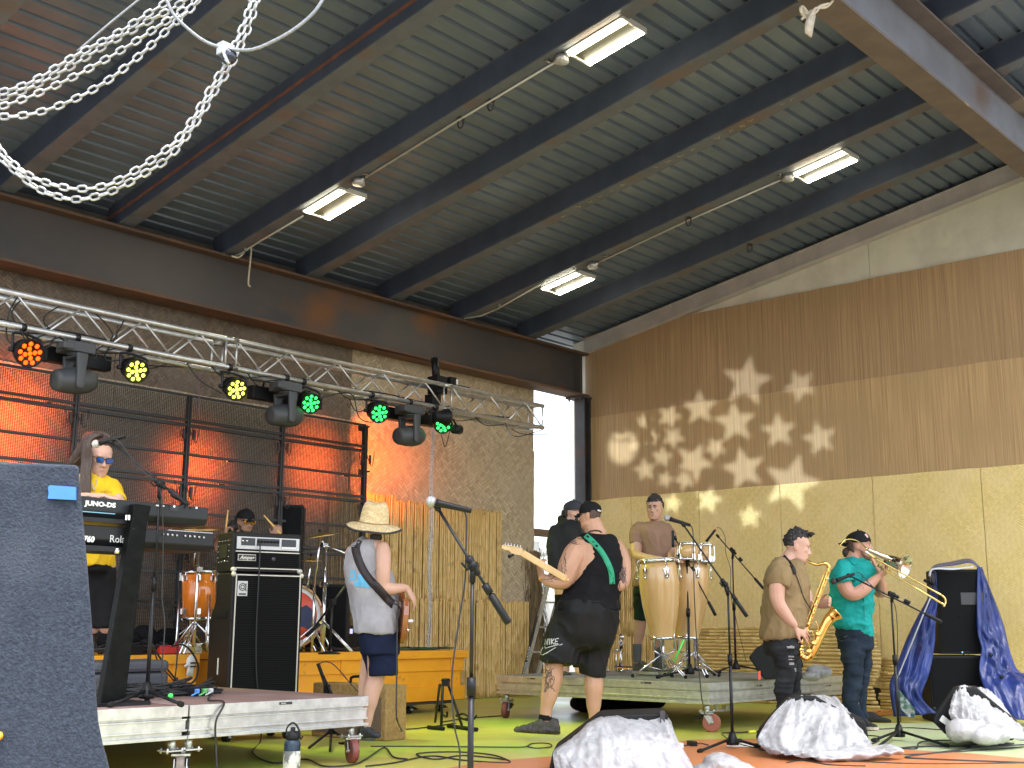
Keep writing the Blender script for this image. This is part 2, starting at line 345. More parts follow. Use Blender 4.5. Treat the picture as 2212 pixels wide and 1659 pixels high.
# ---- right side wall
rw=thing('side_wall','tall cream painted wall above the bamboo matting on the right side of the stage','wall',(14,7,0))
cream=mat('cream_wall',(.62,.60,.50),(.54,.52,.43),scale=2.5,rough=.75,c3=(.44,.42,.34),s3=2.2,lo3=.62,hi3=.8)
mb=MB()
def wallseg(y0,y1):
    vs=[(x,y,z) for x in (13.92,14.1) for y,z in ((y0,0),(y1,0),(y1,under(y1)+BH-.004),(y0,under(y0)+BH-.004))]
    mb.add(vs,[(0,1,2,3),(7,6,5,4),(0,4,5,1),(1,5,6,2),(2,6,7,3),(3,7,4,0)])
wallseg(11.2,6.372); wallseg(6.366,2.2); obj('wall_board',mb,cream,rw)
mb=MB(); slopebox(mb,13.78,13.916,0,.02,10.9,1.6); slopebox(mb,13.80,13.816,.02,.2,10.9,1.6); slopebox(mb,13.78,13.916,.2,.217,10.9,1.6)
obj('edge_channel',mb,mat('cream_steel',(.50,.46,.43),(.42,.39,.36),scale=3,rough=.45),rw)
# brown reed matting, two courses
rd1=reed('dark_reed',(.44,.285,.145),(.245,.15,.073),per=64); rd2=reed('light_reed',(.55,.37,.178),(.32,.20,.094),per=64)
def topof(pl): return pl
a=[onx(1266,725,13.87).z,onx(1266,903,13.87).z,onx(1268,1080,13.87).z]
mb=MB()
def wavy(mb,x,y0,y1,z0,z1,th=.03,amp=.012,seed=0,axis=0,cell=.12):
    ny=max(2,int(abs(y1-y0)/cell)); nz=max(2,int(abs(z1-z0)/cell)); g=[]
    for k in range(nz+1):
        for j in range(ny+1):
            yy=y0+(y1-y0)*j/ny; zz=z0+(z1-z0)*k/nz
            d=amp*(noise.noise(V((yy*1.3,zz*1.3,seed)))+.5*noise.noise(V((yy*4,zz*4,seed+5))))
            ez=0
            if k in(0,nz): ez=.012*noise.noise(V((yy*2.5,k,seed)))
            g.append((x+d,yy,zz+ez) if axis==0 else (yy,x+d,zz+ez))
    back=[(p[0]+th,p[1],p[2]) if axis==0 else (p[0],p[1]+th,p[2]) for p in g]
    W_=ny+1; N=len(g); fs=[]
    for k in range(nz):
        for j in range(ny):
            q=k*W_+j; fs+=[(q,q+1,q+1+W_,q+W_)]
    mb.add(g,fs,True); fs=[(N+k*W_+j,N+(k+1)*W_+j,N+(k+1)*W_+j+1,N+k*W_+j+1) for k in range(nz) for j in range(ny)]
    for j in range(ny): fs+=[(j,N+j,N+j+1,j+1),(nz*W_+j,nz*W_+j+1,N+nz*W_+j+1,N+nz*W_+j)]
    for k in range(nz): fs+=[(k*W_,(k+1)*W_,N+(k+1)*W_,N+k*W_),(k*W_+ny,N+k*W_+ny,N+(k+1)*W_+ny,(k+1)*W_+ny)]
    mb.add(g+back,fs,False)
wavy(mb,13.87,10.93,3.0,3.94,5.245,.035,.008,1,cell=.25); o=obj('reed_matting',mb,rd1); tag(o,'upper band of darker brown reed matting high on the right wall','wall matting')
mb=MB(); wavy(mb,13.862,10.93,3.0,2.70,3.965,.035,.008,2,cell=.25); o=obj('reed_matting',mb,rd2); tag(o,'lower band of lighter brown reed matting on the right wall, lit by projected stars','wall matting')
ywv=weave('yellow_plait',(.86,.67,.28),(.74,.56,.215),(.54,.41,.155),46,'YZ',blotch=(.88,.70,.38),bl_amt=.4,rough=.5)
ys=[10.95]
for x_,y_ in ((2485,1955),(2751,1930),(3071,1903),(3435,1880),(3860,1845)): ys.append(onx(x_/1.8228,y_/1.8228,13.85).y)
ys.append(3.1)
YL=['plaited yellow mat nearest the back corner of the right wall','plaited yellow wall mat behind the conga player and the tall microphone stand','plaited yellow wall mat just left of the saxophone player','plaited yellow wall mat behind the saxophone player','plaited yellow wall mat above the blue tarp and black speaker','rightmost plaited yellow wall mat at the picture edge']
for i in range(6):
    mb=MB(); g=.004; wavy(mb,13.835+.006*(i%2),ys[i]-g,ys[i+1]+g,.22,2.735,.02,.014,10+i,cell=.12)
    o=obj('plaited_mat',mb,ywv); tag(o,YL[i],'wall mat','plaited mats along the right wall')
mb=MB(); mb.span((13.84,3.0,0),(13.917,10.95,.22)); obj('base_board',mb,mat('dark_base',(.03,.028,.025)),rw)
def onr(x,y,o=0):
    d=ray(x,y); t=(4.95+o+10.82*tS-CH)/(d[2]+tS*d[1]); return V(CP+d*t)
# ================================================================ BACK WALL
ply=mat('plywood_dark',(.10,.085,.07),(.08,.065,.05),scale=5,rough=.8)
bw=thing('back_wall','dark boarded wall behind the plaited mats at the back of the stage','wall',(7,11.3,0))
mb=MB(); mb.span((2.6,11.22,0),(12.90,11.34,5.13)); obj('boarding',mb,ply,bw)
mb=MB(); mb.span((12.905,11.20,2.2),(12.965,11.33,4.95)); obj('edge_trim',mb,mat('white_trim',(.6,.6,.58),rough=.6),bw)
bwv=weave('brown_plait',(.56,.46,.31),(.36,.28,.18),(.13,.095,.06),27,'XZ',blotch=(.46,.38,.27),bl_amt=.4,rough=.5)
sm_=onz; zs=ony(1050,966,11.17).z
bwd=weave('shaded_brown_plait',(.20,.145,.10),(.11,.078,.052),(.05,.034,.022),30,'XZ',blotch=(.17,.14,.11),bl_amt=.4,rough=.6)  # plait for the upper left mats, with the beam's shade put into its colour
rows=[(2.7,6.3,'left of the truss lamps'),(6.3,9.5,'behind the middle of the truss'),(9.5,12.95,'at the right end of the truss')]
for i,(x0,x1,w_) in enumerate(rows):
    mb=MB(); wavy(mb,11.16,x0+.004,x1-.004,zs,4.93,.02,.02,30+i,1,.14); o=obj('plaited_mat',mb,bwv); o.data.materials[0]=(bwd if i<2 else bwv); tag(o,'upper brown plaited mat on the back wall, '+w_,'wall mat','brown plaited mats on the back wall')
    mb=MB(); wavy(mb,11.145,x0+.004,x1-.004,.02,zs+.05,.02,.022,40+i,1,.14); o=obj('plaited_mat',mb,bwv); tag(o,['lower brown plaited mat behind the left of the video screen','lower brown plaited mat behind the right of the video screen','lower brown plaited mat right of the screen, orange glow at its left edge'][i],'wall mat','brown plaited mats on the back wall')
# bamboo screens
bam=mat('bamboo',(.72,.50,.19),(.55,.36,.12),scale=9,rough=.42,stretch=(3,3,.5),lo=.35,hi=.65,c3=(.30,.17,.06),s3=7,lo3=.6,hi3=.75,coat=.1)
bamh=mat('bamboo_flat',(.76,.55,.21),(.58,.40,.13),scale=9,rough=.42,stretch=(3,.5,3),lo=.35,hi=.65,c3=(.30,.17,.06),s3=7,lo3=.62,hi3=.78,coat=.1)
def pole(mb,a,b,r,seed,n=7):
    rnd=random.Random(seed); a=V(a);b=V(b); L=(b-a).length; pts=[];rad=[]; t=rnd.uniform(.02,.25); e=V((rnd.uniform(-.006,.006),rnd.uniform(-.004,.004),0)); ts=[0]
    while t<L: ts.append(t); t+=rnd.uniform(.2,.34)
    ts.append(L)
    for k,q in enumerate(ts):
        f=q/L; p=a+(b-a)*f+e*math.sin(f*pi)
        if 0<k<len(ts)-1:
            d=(b-a)/L*.008
            pts+=[p-d,p,p+d]; rad+=[r*.94,r*1.16,r*.94]
        else: pts.append(p); rad.append(r)
    mb.tube(pts,rad,n)
def vscreen(x0,x1,z0,z1,y,seed,axis='X',lab=''):
    mb=MB(); rnd=random.Random(seed); x=x0; k=0
    while x<x1:
        r=rnd.uniform(.013,.019); x+=r+rnd.choice([.001,.001,.002,.004,.01]); zt=z1+rnd.uniform(-.025,.02); zb=z0+rnd.uniform(0,.01)
        a=(x,y+rnd.uniform(-.006,.006)); 
        if axis=='X': pole(mb,(a[0],a[1],zb),(a[0]+rnd.uniform(-.008,.008),a[1],zt),r,seed*999+k)
        else: pole(mb,(a[1],a[0],zb),(a[1],a[0]+rnd.uniform(-.008,.008),zt),r,seed*999+k)
        x+=r; k+=1
    o=obj('bamboo_screen',mb,bam,fix=False); return tag(o,lab,'bamboo screen','upright bamboo pole screens')
zm=ony(1000,1297,11.05).z
vscreen(9.15,10.2,zm-.1,2.52,11.08,1,lab='tall upright bamboo screen behind the straw hat, tinted orange at its left')
vscreen(10.2,12.16,zm-.1,2.46,11.08,2,lab='upper upright bamboo screen behind the silver microphone')
vscreen(9.15,12.66,0,zm,11.02,3,lab='lower upright bamboo screen standing on the floor behind the orange platform')
zt=onx(1350,1188,13.8).z; zmid=onx(1350,1372,13.8).z
vscreen(onx(1387,1300,13.78).y,10.75,zmid-.05,zt,13.79,4,'Y',lab='upper upright bamboo screen on the right wall beside the conga player')
vscreen(onx(1425,1300,13.78).y,10.75,.02,zmid,13.74,5,'Y',lab='lower upright bamboo screen on the right wall behind the conga player')
# horizontal stacks: poles along Y in front of the mats, leaning
def hstack(y0,y1,x,top,bot,seed,lab,slope=0):
    mb=MB(); rnd=random.Random(seed); z=bot+.018; k=0; H_=top-bot
    while z<top:
        r=rnd.uniform(.015,.021); f=(z-bot)/H_; xx=x+.07*f+rnd.uniform(-.006,.006)-.03*math.sin(f*5)
        e=.05*math.sin(f*9+seed)+rnd.uniform(-.015,.015)
        pole(mb,(xx,y0+e,z),(xx+rnd.uniform(-.006,.006),y1+rnd.uniform(-.02,.02),z+slope),r,seed*777+k,8); z+=2*r+rnd.choice([0,.001,.003,.012]); k+=1
    o=obj('bamboo_stack',mb,bamh,fix=False); return tag(o,lab,'bamboo bundle','bundles of sideways bamboo poles')
XS=13.5
ya=onx(1899,1530,XS).y; yb=onx(1500,1500,XS).y
hstack(ya,yb,XS,onx(1895,1350,XS+.07).z,.0,6,'tall stack of sideways bamboo poles behind the saxophone and trombone players')
hstack(onx(1950,1530,XS).y,ya+.0,XS+.05,onx(1930,1424,XS+.1).z,.0,7,'short stack of sideways bamboo poles left of the blue tarp')
# ---- beyond the gap: ladder, thatch, plank, pale wagon
pk=thing('timber_rail','brown timber rail seen below the white sky gap','rail',(13.1,11.5,2.2))
mb=MB(); mb.span((12.6,11.42,2.215),(13.9,11.5,2.32)); obj('plank',mb,mat('brown_timber',(.20,.12,.06),(.15,.085,.04),scale=6,stretch=(1,8,8),rough=.7),pk)
ct=thing('site_cabin','pale cabin wall glimpsed under the timber rail behind the hooded man','cabin',(13.2,12.4,0))
mb=MB(); mb.span((12.2,12.2,-.1),(14.3,13.6,2.22)); obj('cabin_wall',mb,mat('cabin_grey',(.5,.5,.48),(.42,.41,.38),scale=4,rough=.6),ct)
mb=MB(); mb.span((12.5,11.95,1.98),(14.2,12.19,2.03)); obj('gutter',mb,white,ct)
thm=mat('dry_thatch',(.23,.165,.085),(.13,.09,.045),scale=14,stretch=(2,2,.3),rough=.85)
th=thing('thatch_bundle','shaggy column of dry palm thatch behind the stepladder','thatch',(12.95,11.3,0))
rnd=random.Random(5); mb=MB(); mb.lathe((12.98,11.28,0),Z,[(0,.2),(.6,.22),(1.4,.2),(1.95,.17),(2.0,.05)],14)
for k in range(900):
    z=rnd.uniform(.15,2.02); a_=rnd.uniform(0,2*pi); rr=.2+.05*rnd.random(); L_=rnd.uniform(.15,.35)
    p=V((12.98+rr*1.25*math.cos(a_),11.28+rr*.9*math.sin(a_),z)); q=p+V((rnd.uniform(-.05,.05)+.05*math.cos(a_),rnd.uniform(-.05,.05)+.05*math.sin(a_),-L_)); s_=V((math.sin(a_),-math.cos(a_),0))*.007
    mb.add([p-s_,p+s_,q+s_*.3,q-s_*.3],[(0,1,2,3)])
obj('fronds',mb,thm,th,fix=False)
# ================================================================ VIDEO SCREEN
YS=10.42
hs_=[('t',785,0),('j',853,0),('h',928,0)]
zt_=ony(0,787,YS).z; zz=[zt_,ony(0,853,YS).z,ony(0,930,YS).z,ony(360,1033,YS).z,ony(453,1112,YS).z]
st_=zz[0]-zz[2]
zl=[zt_,zz[1],zz[2],zz[3],zz[4]]; z=zz[4]
while z-.3>.7: z-=(zz[2]-zz[4])/2; zl.append(z)
xl=[ony(162,900,YS).x,ony(405,930,YS).x,ony(608,960,YS).x,ony(788,960,YS).x]; xl=[xl[0]-1.35,]+xl; xl=[xl[0]-1.35]+xl
vs_=thing('video_screen','large see-through black mesh video screen in a grid frame behind the drums','video screen',(6.5,YS,.66))
fm=mat('screen_frame',(.035,.036,.038),rough=.5,metal=.3)
msh=mat('led_mesh',(.030,.022,.019),rough=.5)
n,L,b=tree(msh)
def mathn(n,L,op,a,b_=None):
    x=n.new('ShaderNodeMath'); x.operation=op
    for i,q in enumerate((a,b_)):
        if q is None: continue
        if hasattr(q,'node'): L(q,x.inputs[i])
        else: x.inputs[i].default_value=q
    return x.outputs[0]
tc=n.new('ShaderNodeTexCoord'); sx=n.new('ShaderNodeSeparateXYZ'); L(tc.outputs['Object'],sx.inputs[0])
fz=mathn(n,L,'LESS_THAN',mathn(n,L,'FRACT',mathn(n,L,'MULTIPLY',sx.outputs['Z'],1/.013)),.5)
fx=mathn(n,L,'LESS_THAN',mathn(n,L,'FRACT',mathn(n,L,'MULTIPLY',sx.outputs['X'],1/.021)),.36)
L(mathn(n,L,'SUBTRACT',1,mathn(n,L,'MULTIPLY',mathn(n,L,'SUBTRACT',1,fz),mathn(n,L,'SUBTRACT',1,fx))),b.inputs['Alpha'])
mb=MB()
for i in range(len(xl)-1): mb.span((xl[i]+.02,YS+.012,.70),(xl[i+1]-.02,YS+.014,zt_-.015))
obj('led_mesh',mb,msh,vs_)
for i,zz_ in enumerate(zl):
    mb=MB(); h=.03 if i%2 else .013
    if i%2 and i: mb.span((xl[0],YS-.02,zz_+.012),(xl[-1],YS+.01,zz_+.042)); mb.span((xl[0],YS-.02,zz_-.042),(xl[-1],YS+.01,zz_-.012))
    else: mb.span((xl[0],YS-.012,zz_-.013),(xl[-1],YS+.01,zz_+.013))
    obj('cross_bar',mb,fm,vs_)
for i,x in enumerate(xl):
    mb=MB(); mb.span((x-.022,YS-.03,.68),(x-.004,YS+.02,zt_)); mb.span((x+.004,YS-.03,.68),(x+.022,YS+.02,zt_)); 
    for zz_ in zl[1::2]:
        for s in (-1,1): mb.box((x+s*.06,YS-.03,zz_-.12),(.02,.02,.10)); mb.tube(sp([(x,YS-.035,zz_-.06),(x+s*.08,YS-.04,zz_-.2),(x+s*.12,YS-.035,zz_-.02)],5),.005,5)
    obj('upright',mb,fm,vs_)
# orange floods glowing behind the screen: real lamps on the floor
def spot(name,loc,aim,e,col,ang,blend=.6,r=.05,parent=None):
    l=bpy.data.lights.new(name,'SPOT'); l.energy=e; l.color=col; l.spot_size=R_(ang); l.spot_blend=blend; l.shadow_soft_size=r
    o=bpy.data.objects.new(name,l); sc.collection.objects.link(o)
    d=V(aim)-V(loc); rot=(-d).to_track_quat('Z','Y').to_euler()
    if parent is not None: o.parent=parent; o.location=wmat(parent).inverted()@V(loc); o.rotation_euler=rot
    else: o.location=loc; o.rotation_euler=rot
    return o
lens_o=mat('amber_lens',(.9,.3,.05),rough=.3,emit=(1,.28,.05),es=6)
FL=[(95,905,50,112,'amber floodlight glowing behind the upper left of the video screen'),(40,985,38,112,'amber floodlight glowing behind the left edge of the video screen'),(150,1060,12,120,'amber floodlight low behind the keyboard player'),(492,965,32,100,'amber floodlight behind the middle of the video screen'),(470,1075,12,116,'amber floodlight behind the screen above the drummer'),(752,950,26,96,'amber floodlight behind the right edge of the video screen'),(740,1045,18,100,'amber floodlight behind the lower right of the video screen')]
for i,(x,y,e,ang,lb) in enumerate(FL):
    q=ony(x,y,10.56); q.z=min(zl,key=lambda z_:abs(z_-q.z)); f=thing('floodlight',lb,'floodlight',q,group='amber floodlights behind the screen')
    mb=MB(); mb.box(q+V((0,-.05,0)),(.03,.05,.026)); mb.cyl(q+V((0,-.06,0)),V((q.x,10.46,q.z)),.01); obj('housing',mb,black,f)
    mb=MB(); mb.box(q+V((0,-.018,0)),(.025,.004,.022)); obj('lens',mb,lens_o,f)
    spot('flood_lamp',q,q+V((0,1,0)),e*.75,(1,.15,.03),ang,1,.05,f)
for x,y,e,lb in ((812,950,46,'amber floodlight lighting the upper strip of mat beside the video screen'),(808,1040,40,'amber floodlight lighting the lower strip of mat beside the video screen')):
    w_=ony(x,y,11.13); q=V((ony(786,y,10.6).x,10.6,w_.z)); f=thing('floodlight',lb,'floodlight',q,group='amber floodlights behind the screen')
    mb=MB(); mb.box(q+V((-.05,-.02,0)),(.06,.06,.07)); mb.cyl(q+V((-.05,-.03,0)),V((q.x-.06,10.44,q.z)),.01); obj('housing',mb,black,f)
    mb=MB(); mb.box(q+V((-.017,.0,0)),(.004,.05,.05)); obj('lens',mb,lens_o,f)
    spot('flood_lamp',q,w_,e*.9,(1,.17,.025),66,.8,.05,f)
# ================================================================ TRUSS
YT=9.4; zu=ony(600,755,YT).z; zlo=zu-.27; XE=ony(1155,890,YT+.14).x
tr=thing('lighting_truss','silver box truss carrying the row of coloured lamps across the back','truss',(6.5,YT,zlo))
for (yy,zz_) in ((YT,zu),(YT,zlo),(YT+.23,zu),(YT+.23,zlo)):
    mb=MB(); mb.cyl((1.5,yy,zz_),(XE,yy,zz_),.025,12); obj('chord',mb,alu,tr)
mb=MB(); j1=ony(500,750,YT).x; j2=ony(967,852,YT).x; segs=[(j1-3.3,j1-.06),(j1+.06,j2-.06),(j2+.06,XE-.02)]
for x0,x1 in segs:
    nb=max(2,round((x1-x0)/.30)); h=(x1-x0)/nb
    for k in range(nb):
        xa,xb=x0+k*h,x0+(k+1)*h; za,zb=(zu,zlo) if k%2==0 else (zlo,zu)
        for yy in (YT,YT+.23): mb.cyl((xa,yy,za),(xb,yy,zb),.0095,7)
        ya_,yb_=(YT,YT+.23) if k%2==0 else (YT+.23,YT)
        if k%2==0: mb.cyl((xa,YT,zlo),(xa,YT+.23,zlo),.0095,7)
    for x in (x0,x1):
        for yy in (YT,YT+.23): mb.cyl((x,yy,zlo),(x,yy,zu),.011,7)
        for zz_ in (zu,zlo): mb.cyl((x,YT,zz_),(x,YT+.23,zz_),.011,7)
obj('bracing',mb,alu,tr)
for j in (j1,j2):
    for yy in (YT,YT+.23):
        for zz_ in (zu,zlo):
            mb=MB(); mb.cyl((j-.07,yy,zz_),(j+.07,yy,zz_),.029,10); obj('coupler',mb,steelm,tr)
# black clamp hoist above the truss
ho=thing('beam_hoist','black chain hoist clamped between the truss and the rusty beam','hoist',(10.0,9.6,3.6))
hx=ony(945,830,9.55).x
mb=MB(); mb.box((hx,9.55,zu+.02),(.16,.16,.2)); mb.box((hx+.16,9.5,zu+.08),(.1,.1,.1)); mb.box((hx-.02,9.6,zu-.16),(.14,.12,.14)); mb.box((hx+.25,9.45,zu+.03),(.3,.05,.03))
mb.cyl((hx-.02,9.55,zu+.1),(hx+.0,9.6,zu+.34),.045); obj('body',mb,black,ho)
mb=MB(); mb.cyl((hx,9.6,zu+.3),(hx+.2,10.9,4.28),.008); obj('sling',mb,blackm,ho)
mb=MB(); mb.span((hx+.2,9.44,zu+.05),(hx+.225,9.45,zu+.11)); obj('sticker',mb,white,ho)
for q,(xx) in enumerate(()):
    c=thing('truss_sling',['wire sling lifting the left part of the truss','wire sling lifting the middle of the truss'][q],'wire sling',(xx,9.53,zu))
    mb=MB(); mb.tube([(xx,9.40,zu),(xx,9.53,zu+.3),(xx,10.86,4.28)],.006,6); mb.tube([(xx,9.67,zu),(xx,9.53,zu+.3)],.006,6); obj('wire',mb,steelm,c)
# ---- par cans
def parcan(px_,py_,col,lab,e,size=1.0,aim=None):
    # lens centre at picture point on plane just in front of the truss
    L0=ony(px_,py_,YT-.10); x=L0.x
    t=thing('stage_lamp',lab,'stage lamp',(x-.03,YT,zlo),group='round coloured stage lamps on the truss')
    ax=(V(CP)-L0); ax.z=-.42*ax.length; ax.normalize(); ax=(ax+V((.35,-.2,0))).normalized()
    r=.105*size
    mb=MB(); mb.lathe(L0-ax*.2,ax,[(0,.03),(0,.075),(.05,.088),(.06,.094),(.07,.086),(.085,.094),(.095,.086),(.11,.096),(.15,r),(.2,r+.004),(.206,r),(.198,r-.006)],24); obj('housing',mb,black,t)
    em={'r':(1,.0,.0),'y':(.50,.72,.0),'g':(.0,.85,.04)}[col]; em2={'r':(1,.10,.0),'y':(1,1,.10),'g':(.03,1,.13)}[col]
    m1=mat('lens_glow_'+{'r':'red','y':'yellow','g':'green'}[col],em,rough=.3,emit=em,es=.85); m2=mat('led_'+{'r':'red','y':'yellow','g':'green'}[col],em,rough=.3,emit=em2,es=.8)
    mb=MB(); mb.lathe(L0-ax*.016,ax,[(0,r-.008),(.004,r-.008)],24); obj('lens',mb,m1,t)
    a_=ax.cross(Z).normalized(); b_=ax.cross(a_); mb=MB()
    for rr,nn in ((.0,1),(.036,4),(.073,9)):
        for k in range(nn):
            q=2*pi*k/nn+rr*9; mb.ball(L0-ax*.008+a_*rr*math.cos(q)*size+b_*rr*math.sin(q)*size,.019*size,8)
    obj('led',mb,m2,t)
    # yoke
    top=V((x-.03,YT,zlo-.05)); mid=L0-ax*.08; mb=MB()
    for s_ in (-1,1):
        mb.tube(sp([mid+a_*s_*.118,mid+a_*s_*.12+V((0,0,.10)),top+a_*s_*.07+V((0,0,-.01)),top],5),.012,6,flat=1)
        mb.cyl(mid+a_*s_*.09,mid+a_*s_*.145,.02,8)
    obj('yoke',mb,blackm,t)
    mb=MB(); mb.cyl(top+V((-.02,0,.05)),top+V((.02,0,.05)),.036,12); mb.cyl(top-V((0,0,.02)),top+V((0,0,.03)),.012,8); obj('clamp',mb,blackm,t)
    if e: spot('lamp',L0+ax*.03,V(aim) if aim else L0+ax*2,e,(.78,1,.12) if aim else em2,40,.95,.08,t)
    return t
parcan(65,764,'r','round stage lamp glowing red at the left end of the truss',18,1.1)
parcan(295,802,'y','round stage lamp glowing yellow between the red lamp and the video screen joint',100,1.02,(6.6,7.6,0))
parcan(512,842,'y','round yellow stage lamp hanging left of the middle moving light',130,1,(8.0,7.2,0))
parcan(672,872,'g','round green stage lamp just right of the middle moving light',80,1,(8.6,7.8,.0))
parcan(820,893,'g','round green stage lamp left of the right moving light',75,1,(9.0,6.6,.1))
parcan(958,917,'g','rightmost round green stage lamp on the truss',70,1,(10.6,5.6,.1))
def mover(px_,ptop,lab):
    x=ony(px_,ptop,YT).x; t=thing('moving_light',lab,'moving light',(x,YT,zlo),group='grey moving lights on the truss')
    g=mat('mover_grey',(.05,.053,.055),rough=.5)
    mb=MB(); mb.box((x,YT,zlo-.095),(.26,.2,.09)); mb.cyl((x,YT,zlo-.16),(x,YT,zlo-.13),.07,16); mb.box((x-.12,YT-.06,zlo-.1),(.10,.10,.06)); obj('base',mb,g,t,bevel=.008)
    mb=MB()
    for s_ in (-1,1):
        mb.loft([[V((x+dx*k,YT+s_*(.115)+dy,z_)) for dx,dy in ((-.045,-.018),(.045,-.018),(.045,.018),(-.045,.018))] for z_,k in ((zlo-.15,1.1),(zlo-.3,.85),(zlo-.42,.85),(zlo-.455,.5))])
    mb.box((x,YT,zlo-.17),(.09,.25,.03)); obj('yoke_arm',mb,g,t,bevel=.008)
    mb=MB(); c=V((x,YT,zlo-.375)); ax=V((-.99,0,-.12)).normalized()
    mb.lathe(c-ax*.19,ax,[(0,.03),(.0,.07),(.05,.1),(.14,.115),(.24,.11),(.33,.095),(.36,.085),(.36,.04)],20,1.0); obj('head',mb,g,t)
    mb=MB(); mb.cyl((x-.02,YT,zlo),(x+.02,YT,zlo),.036,12); mb.cyl((x,YT,zlo-.06),(x,YT,zlo-.01),.014,8); obj('clamp',mb,blackm,t)
    return t
mover(165,745,'grey moving light hanging head down near the red lamp')
mover(617,838,'grey moving light hanging head down in the middle of the truss')
mover(885,882,'grey moving light hanging head down near the right end of the truss')
def ledbar(pa,pb,lab):
    a=ony(*pa,YT+.24); b=ony(*pb,YT+.24); t=thing('light_bar',lab,'light bar',(a+b)/2,group='black light bars behind the moving lights')
    mb=MB(); mb.span((a.x,YT+.19,a.z-.07),(b.x,YT+.29,a.z+.06)); obj('housing',mb,black,t,bevel=.006)
    for x in (a.x+.15,b.x-.15): mb=MB(); mb.tube(sp([(x,YT+.24,a.z+.05),(x+.02,YT+.25,zlo-.02),(x,YT+.23,zlo+.02)],4),.012,6); obj('bracket',mb,blackm,t)
ledbar((95,762),(235,785),'black light bar behind the left moving light'); ledbar((540,845),(690,872),'black light bar behind the middle moving light'); ledbar((800,885),(940,905),'black light bar behind the right moving light')
# cables along the truss
cab=mat('black_cable',(.015,.015,.016),rough=.55)
rnd=random.Random(11)
def cable(name,pts,r=.005,lab=None,cat='cable',group=None,mt=None,n=6,parent=None,sm=6):
    mb=MB(); mb.tube(sp(pts,sm),r,n); o=obj(name,mb,mt or cab,parent); 
    if parent is None: tag(o,lab,cat,group)
    return o
mb=MB()
for k in range(20):
    x=2.8+k*.42+rnd.uniform(-.1,.1); L_=rnd.uniform(.25,.8); y_=YT+rnd.uniform(-.02,.3)
    mb.tube(sp([(x,y_,zlo+rnd.uniform(0,.03)),(x+L_*.3,y_+rnd.uniform(-.05,.05),zlo-rnd.uniform(.05,.16)),(x+L_,y_,zlo-.01)],5),.006,5)
for k in range(3): mb.tube(sp([(2+i*.5,YT+.05+.06*k+rnd.uniform(-.02,.02),zlo+.035+rnd.uniform(-.01,.02)) for i in range(18)],3),.008,5)
for k in range(5):
    x=4.2+rnd.uniform(0,1.2); mb.tube(sp([(x,YT,zu),(x+rnd.uniform(-.3,.3),YT+.1,zlo+.1),(x+rnd.uniform(-.2,.4),YT,zlo-.15),(x+.3,YT,zlo)],6),.007,5)
for a,b_ in (((500,715),(880,890)),((820,895),(925,905))): pass
P1=ony(752,842,YT); mb.tube(sp([ony(690,860,YT),ony(757,850,YT-.03),ony(775,900,YT-.03),ony(800,912,YT),ony(815,905,YT)],6),.006,5)
mb.tube(sp([ony(395,770,YT),ony(430,820,YT-.03),ony(480,850,YT)],6),.006,5); mb.tube(sp([ony(945,910,YT),ony(955,945,YT-.03),ony(962,965,YT-.03),ony(972,930,YT)],6),.005,5)
tag(obj('cable_bundle',mb,cab),'tangle of black cables looped along the lighting truss','cables')
# gobo star projector
# ================================================================ STAR PROJECTOR (real lamp behind a cut metal plate)
gx=ony(935,880,YT-.1).x
gt=thing('star_projector','small black projector on the truss throwing star shapes on the right wall','projector',(gx,YT-.12,zlo-.02))
SRC=V((gx,YT-.26,zlo-.16)); WX=13.86
stars=[(893,365,130,8),(1145,385,88,-30),(838,560,108,-6),(1045,600,92,-6),(1240,635,92,-14),(880,780,112,-12),(1110,850,150,14),(670,490,92,-3),(525,530,66,20),(405,555,46,0),(440,630,44,10),(355,670,40,0),(545,630,60,30),(490,725,58,5),(410,785,62,-10),(505,830,46,15),(640,750,105,25),(715,930,75,12),(915,1010,66,0),(745,680,60,40),(545,945,55,10),(600,830,60,-20)]
CW=onx((2200+750/1.2074)/1.8228,(1200+650/1.2074)/1.8228,WX); axg=(CW-SRC).normalized(); ag=axg.cross(Z).normalized(); bg_=axg.cross(ag)
cu=bpy.data.curves.new('gobo','CURVE'); cu.dimensions='2D'; cu.fill_mode='BOTH'
def addsp(pts):
    s=cu.splines.new('POLY'); s.points.add(len(pts)-1); s.use_cyclic_u=True
    for q,p in zip(s.points,pts): q.co=(p[0],p[1],0,1)
addsp([(.095*math.cos(2*pi*k/48),.095*math.sin(2*pi*k/48)) for k in range(48)])
for cx,cy,r,rot in stars:
    poly=[]
    for k in range(10):
        a_=R_(rot)+k*pi/5-pi/2; rr=(r if k%2==0 else r*.45)*.96
        X,Y=(2200+(cx+rr*math.cos(a_))/1.2074)/1.8228,(1200+(cy+rr*math.sin(a_))/1.2074)/1.8228
        d=onx(X,Y,WX)-SRC; d*=.05/d.dot(axg); poly.append((d.dot(ag),d.dot(bg_)))
    addsp(poly)
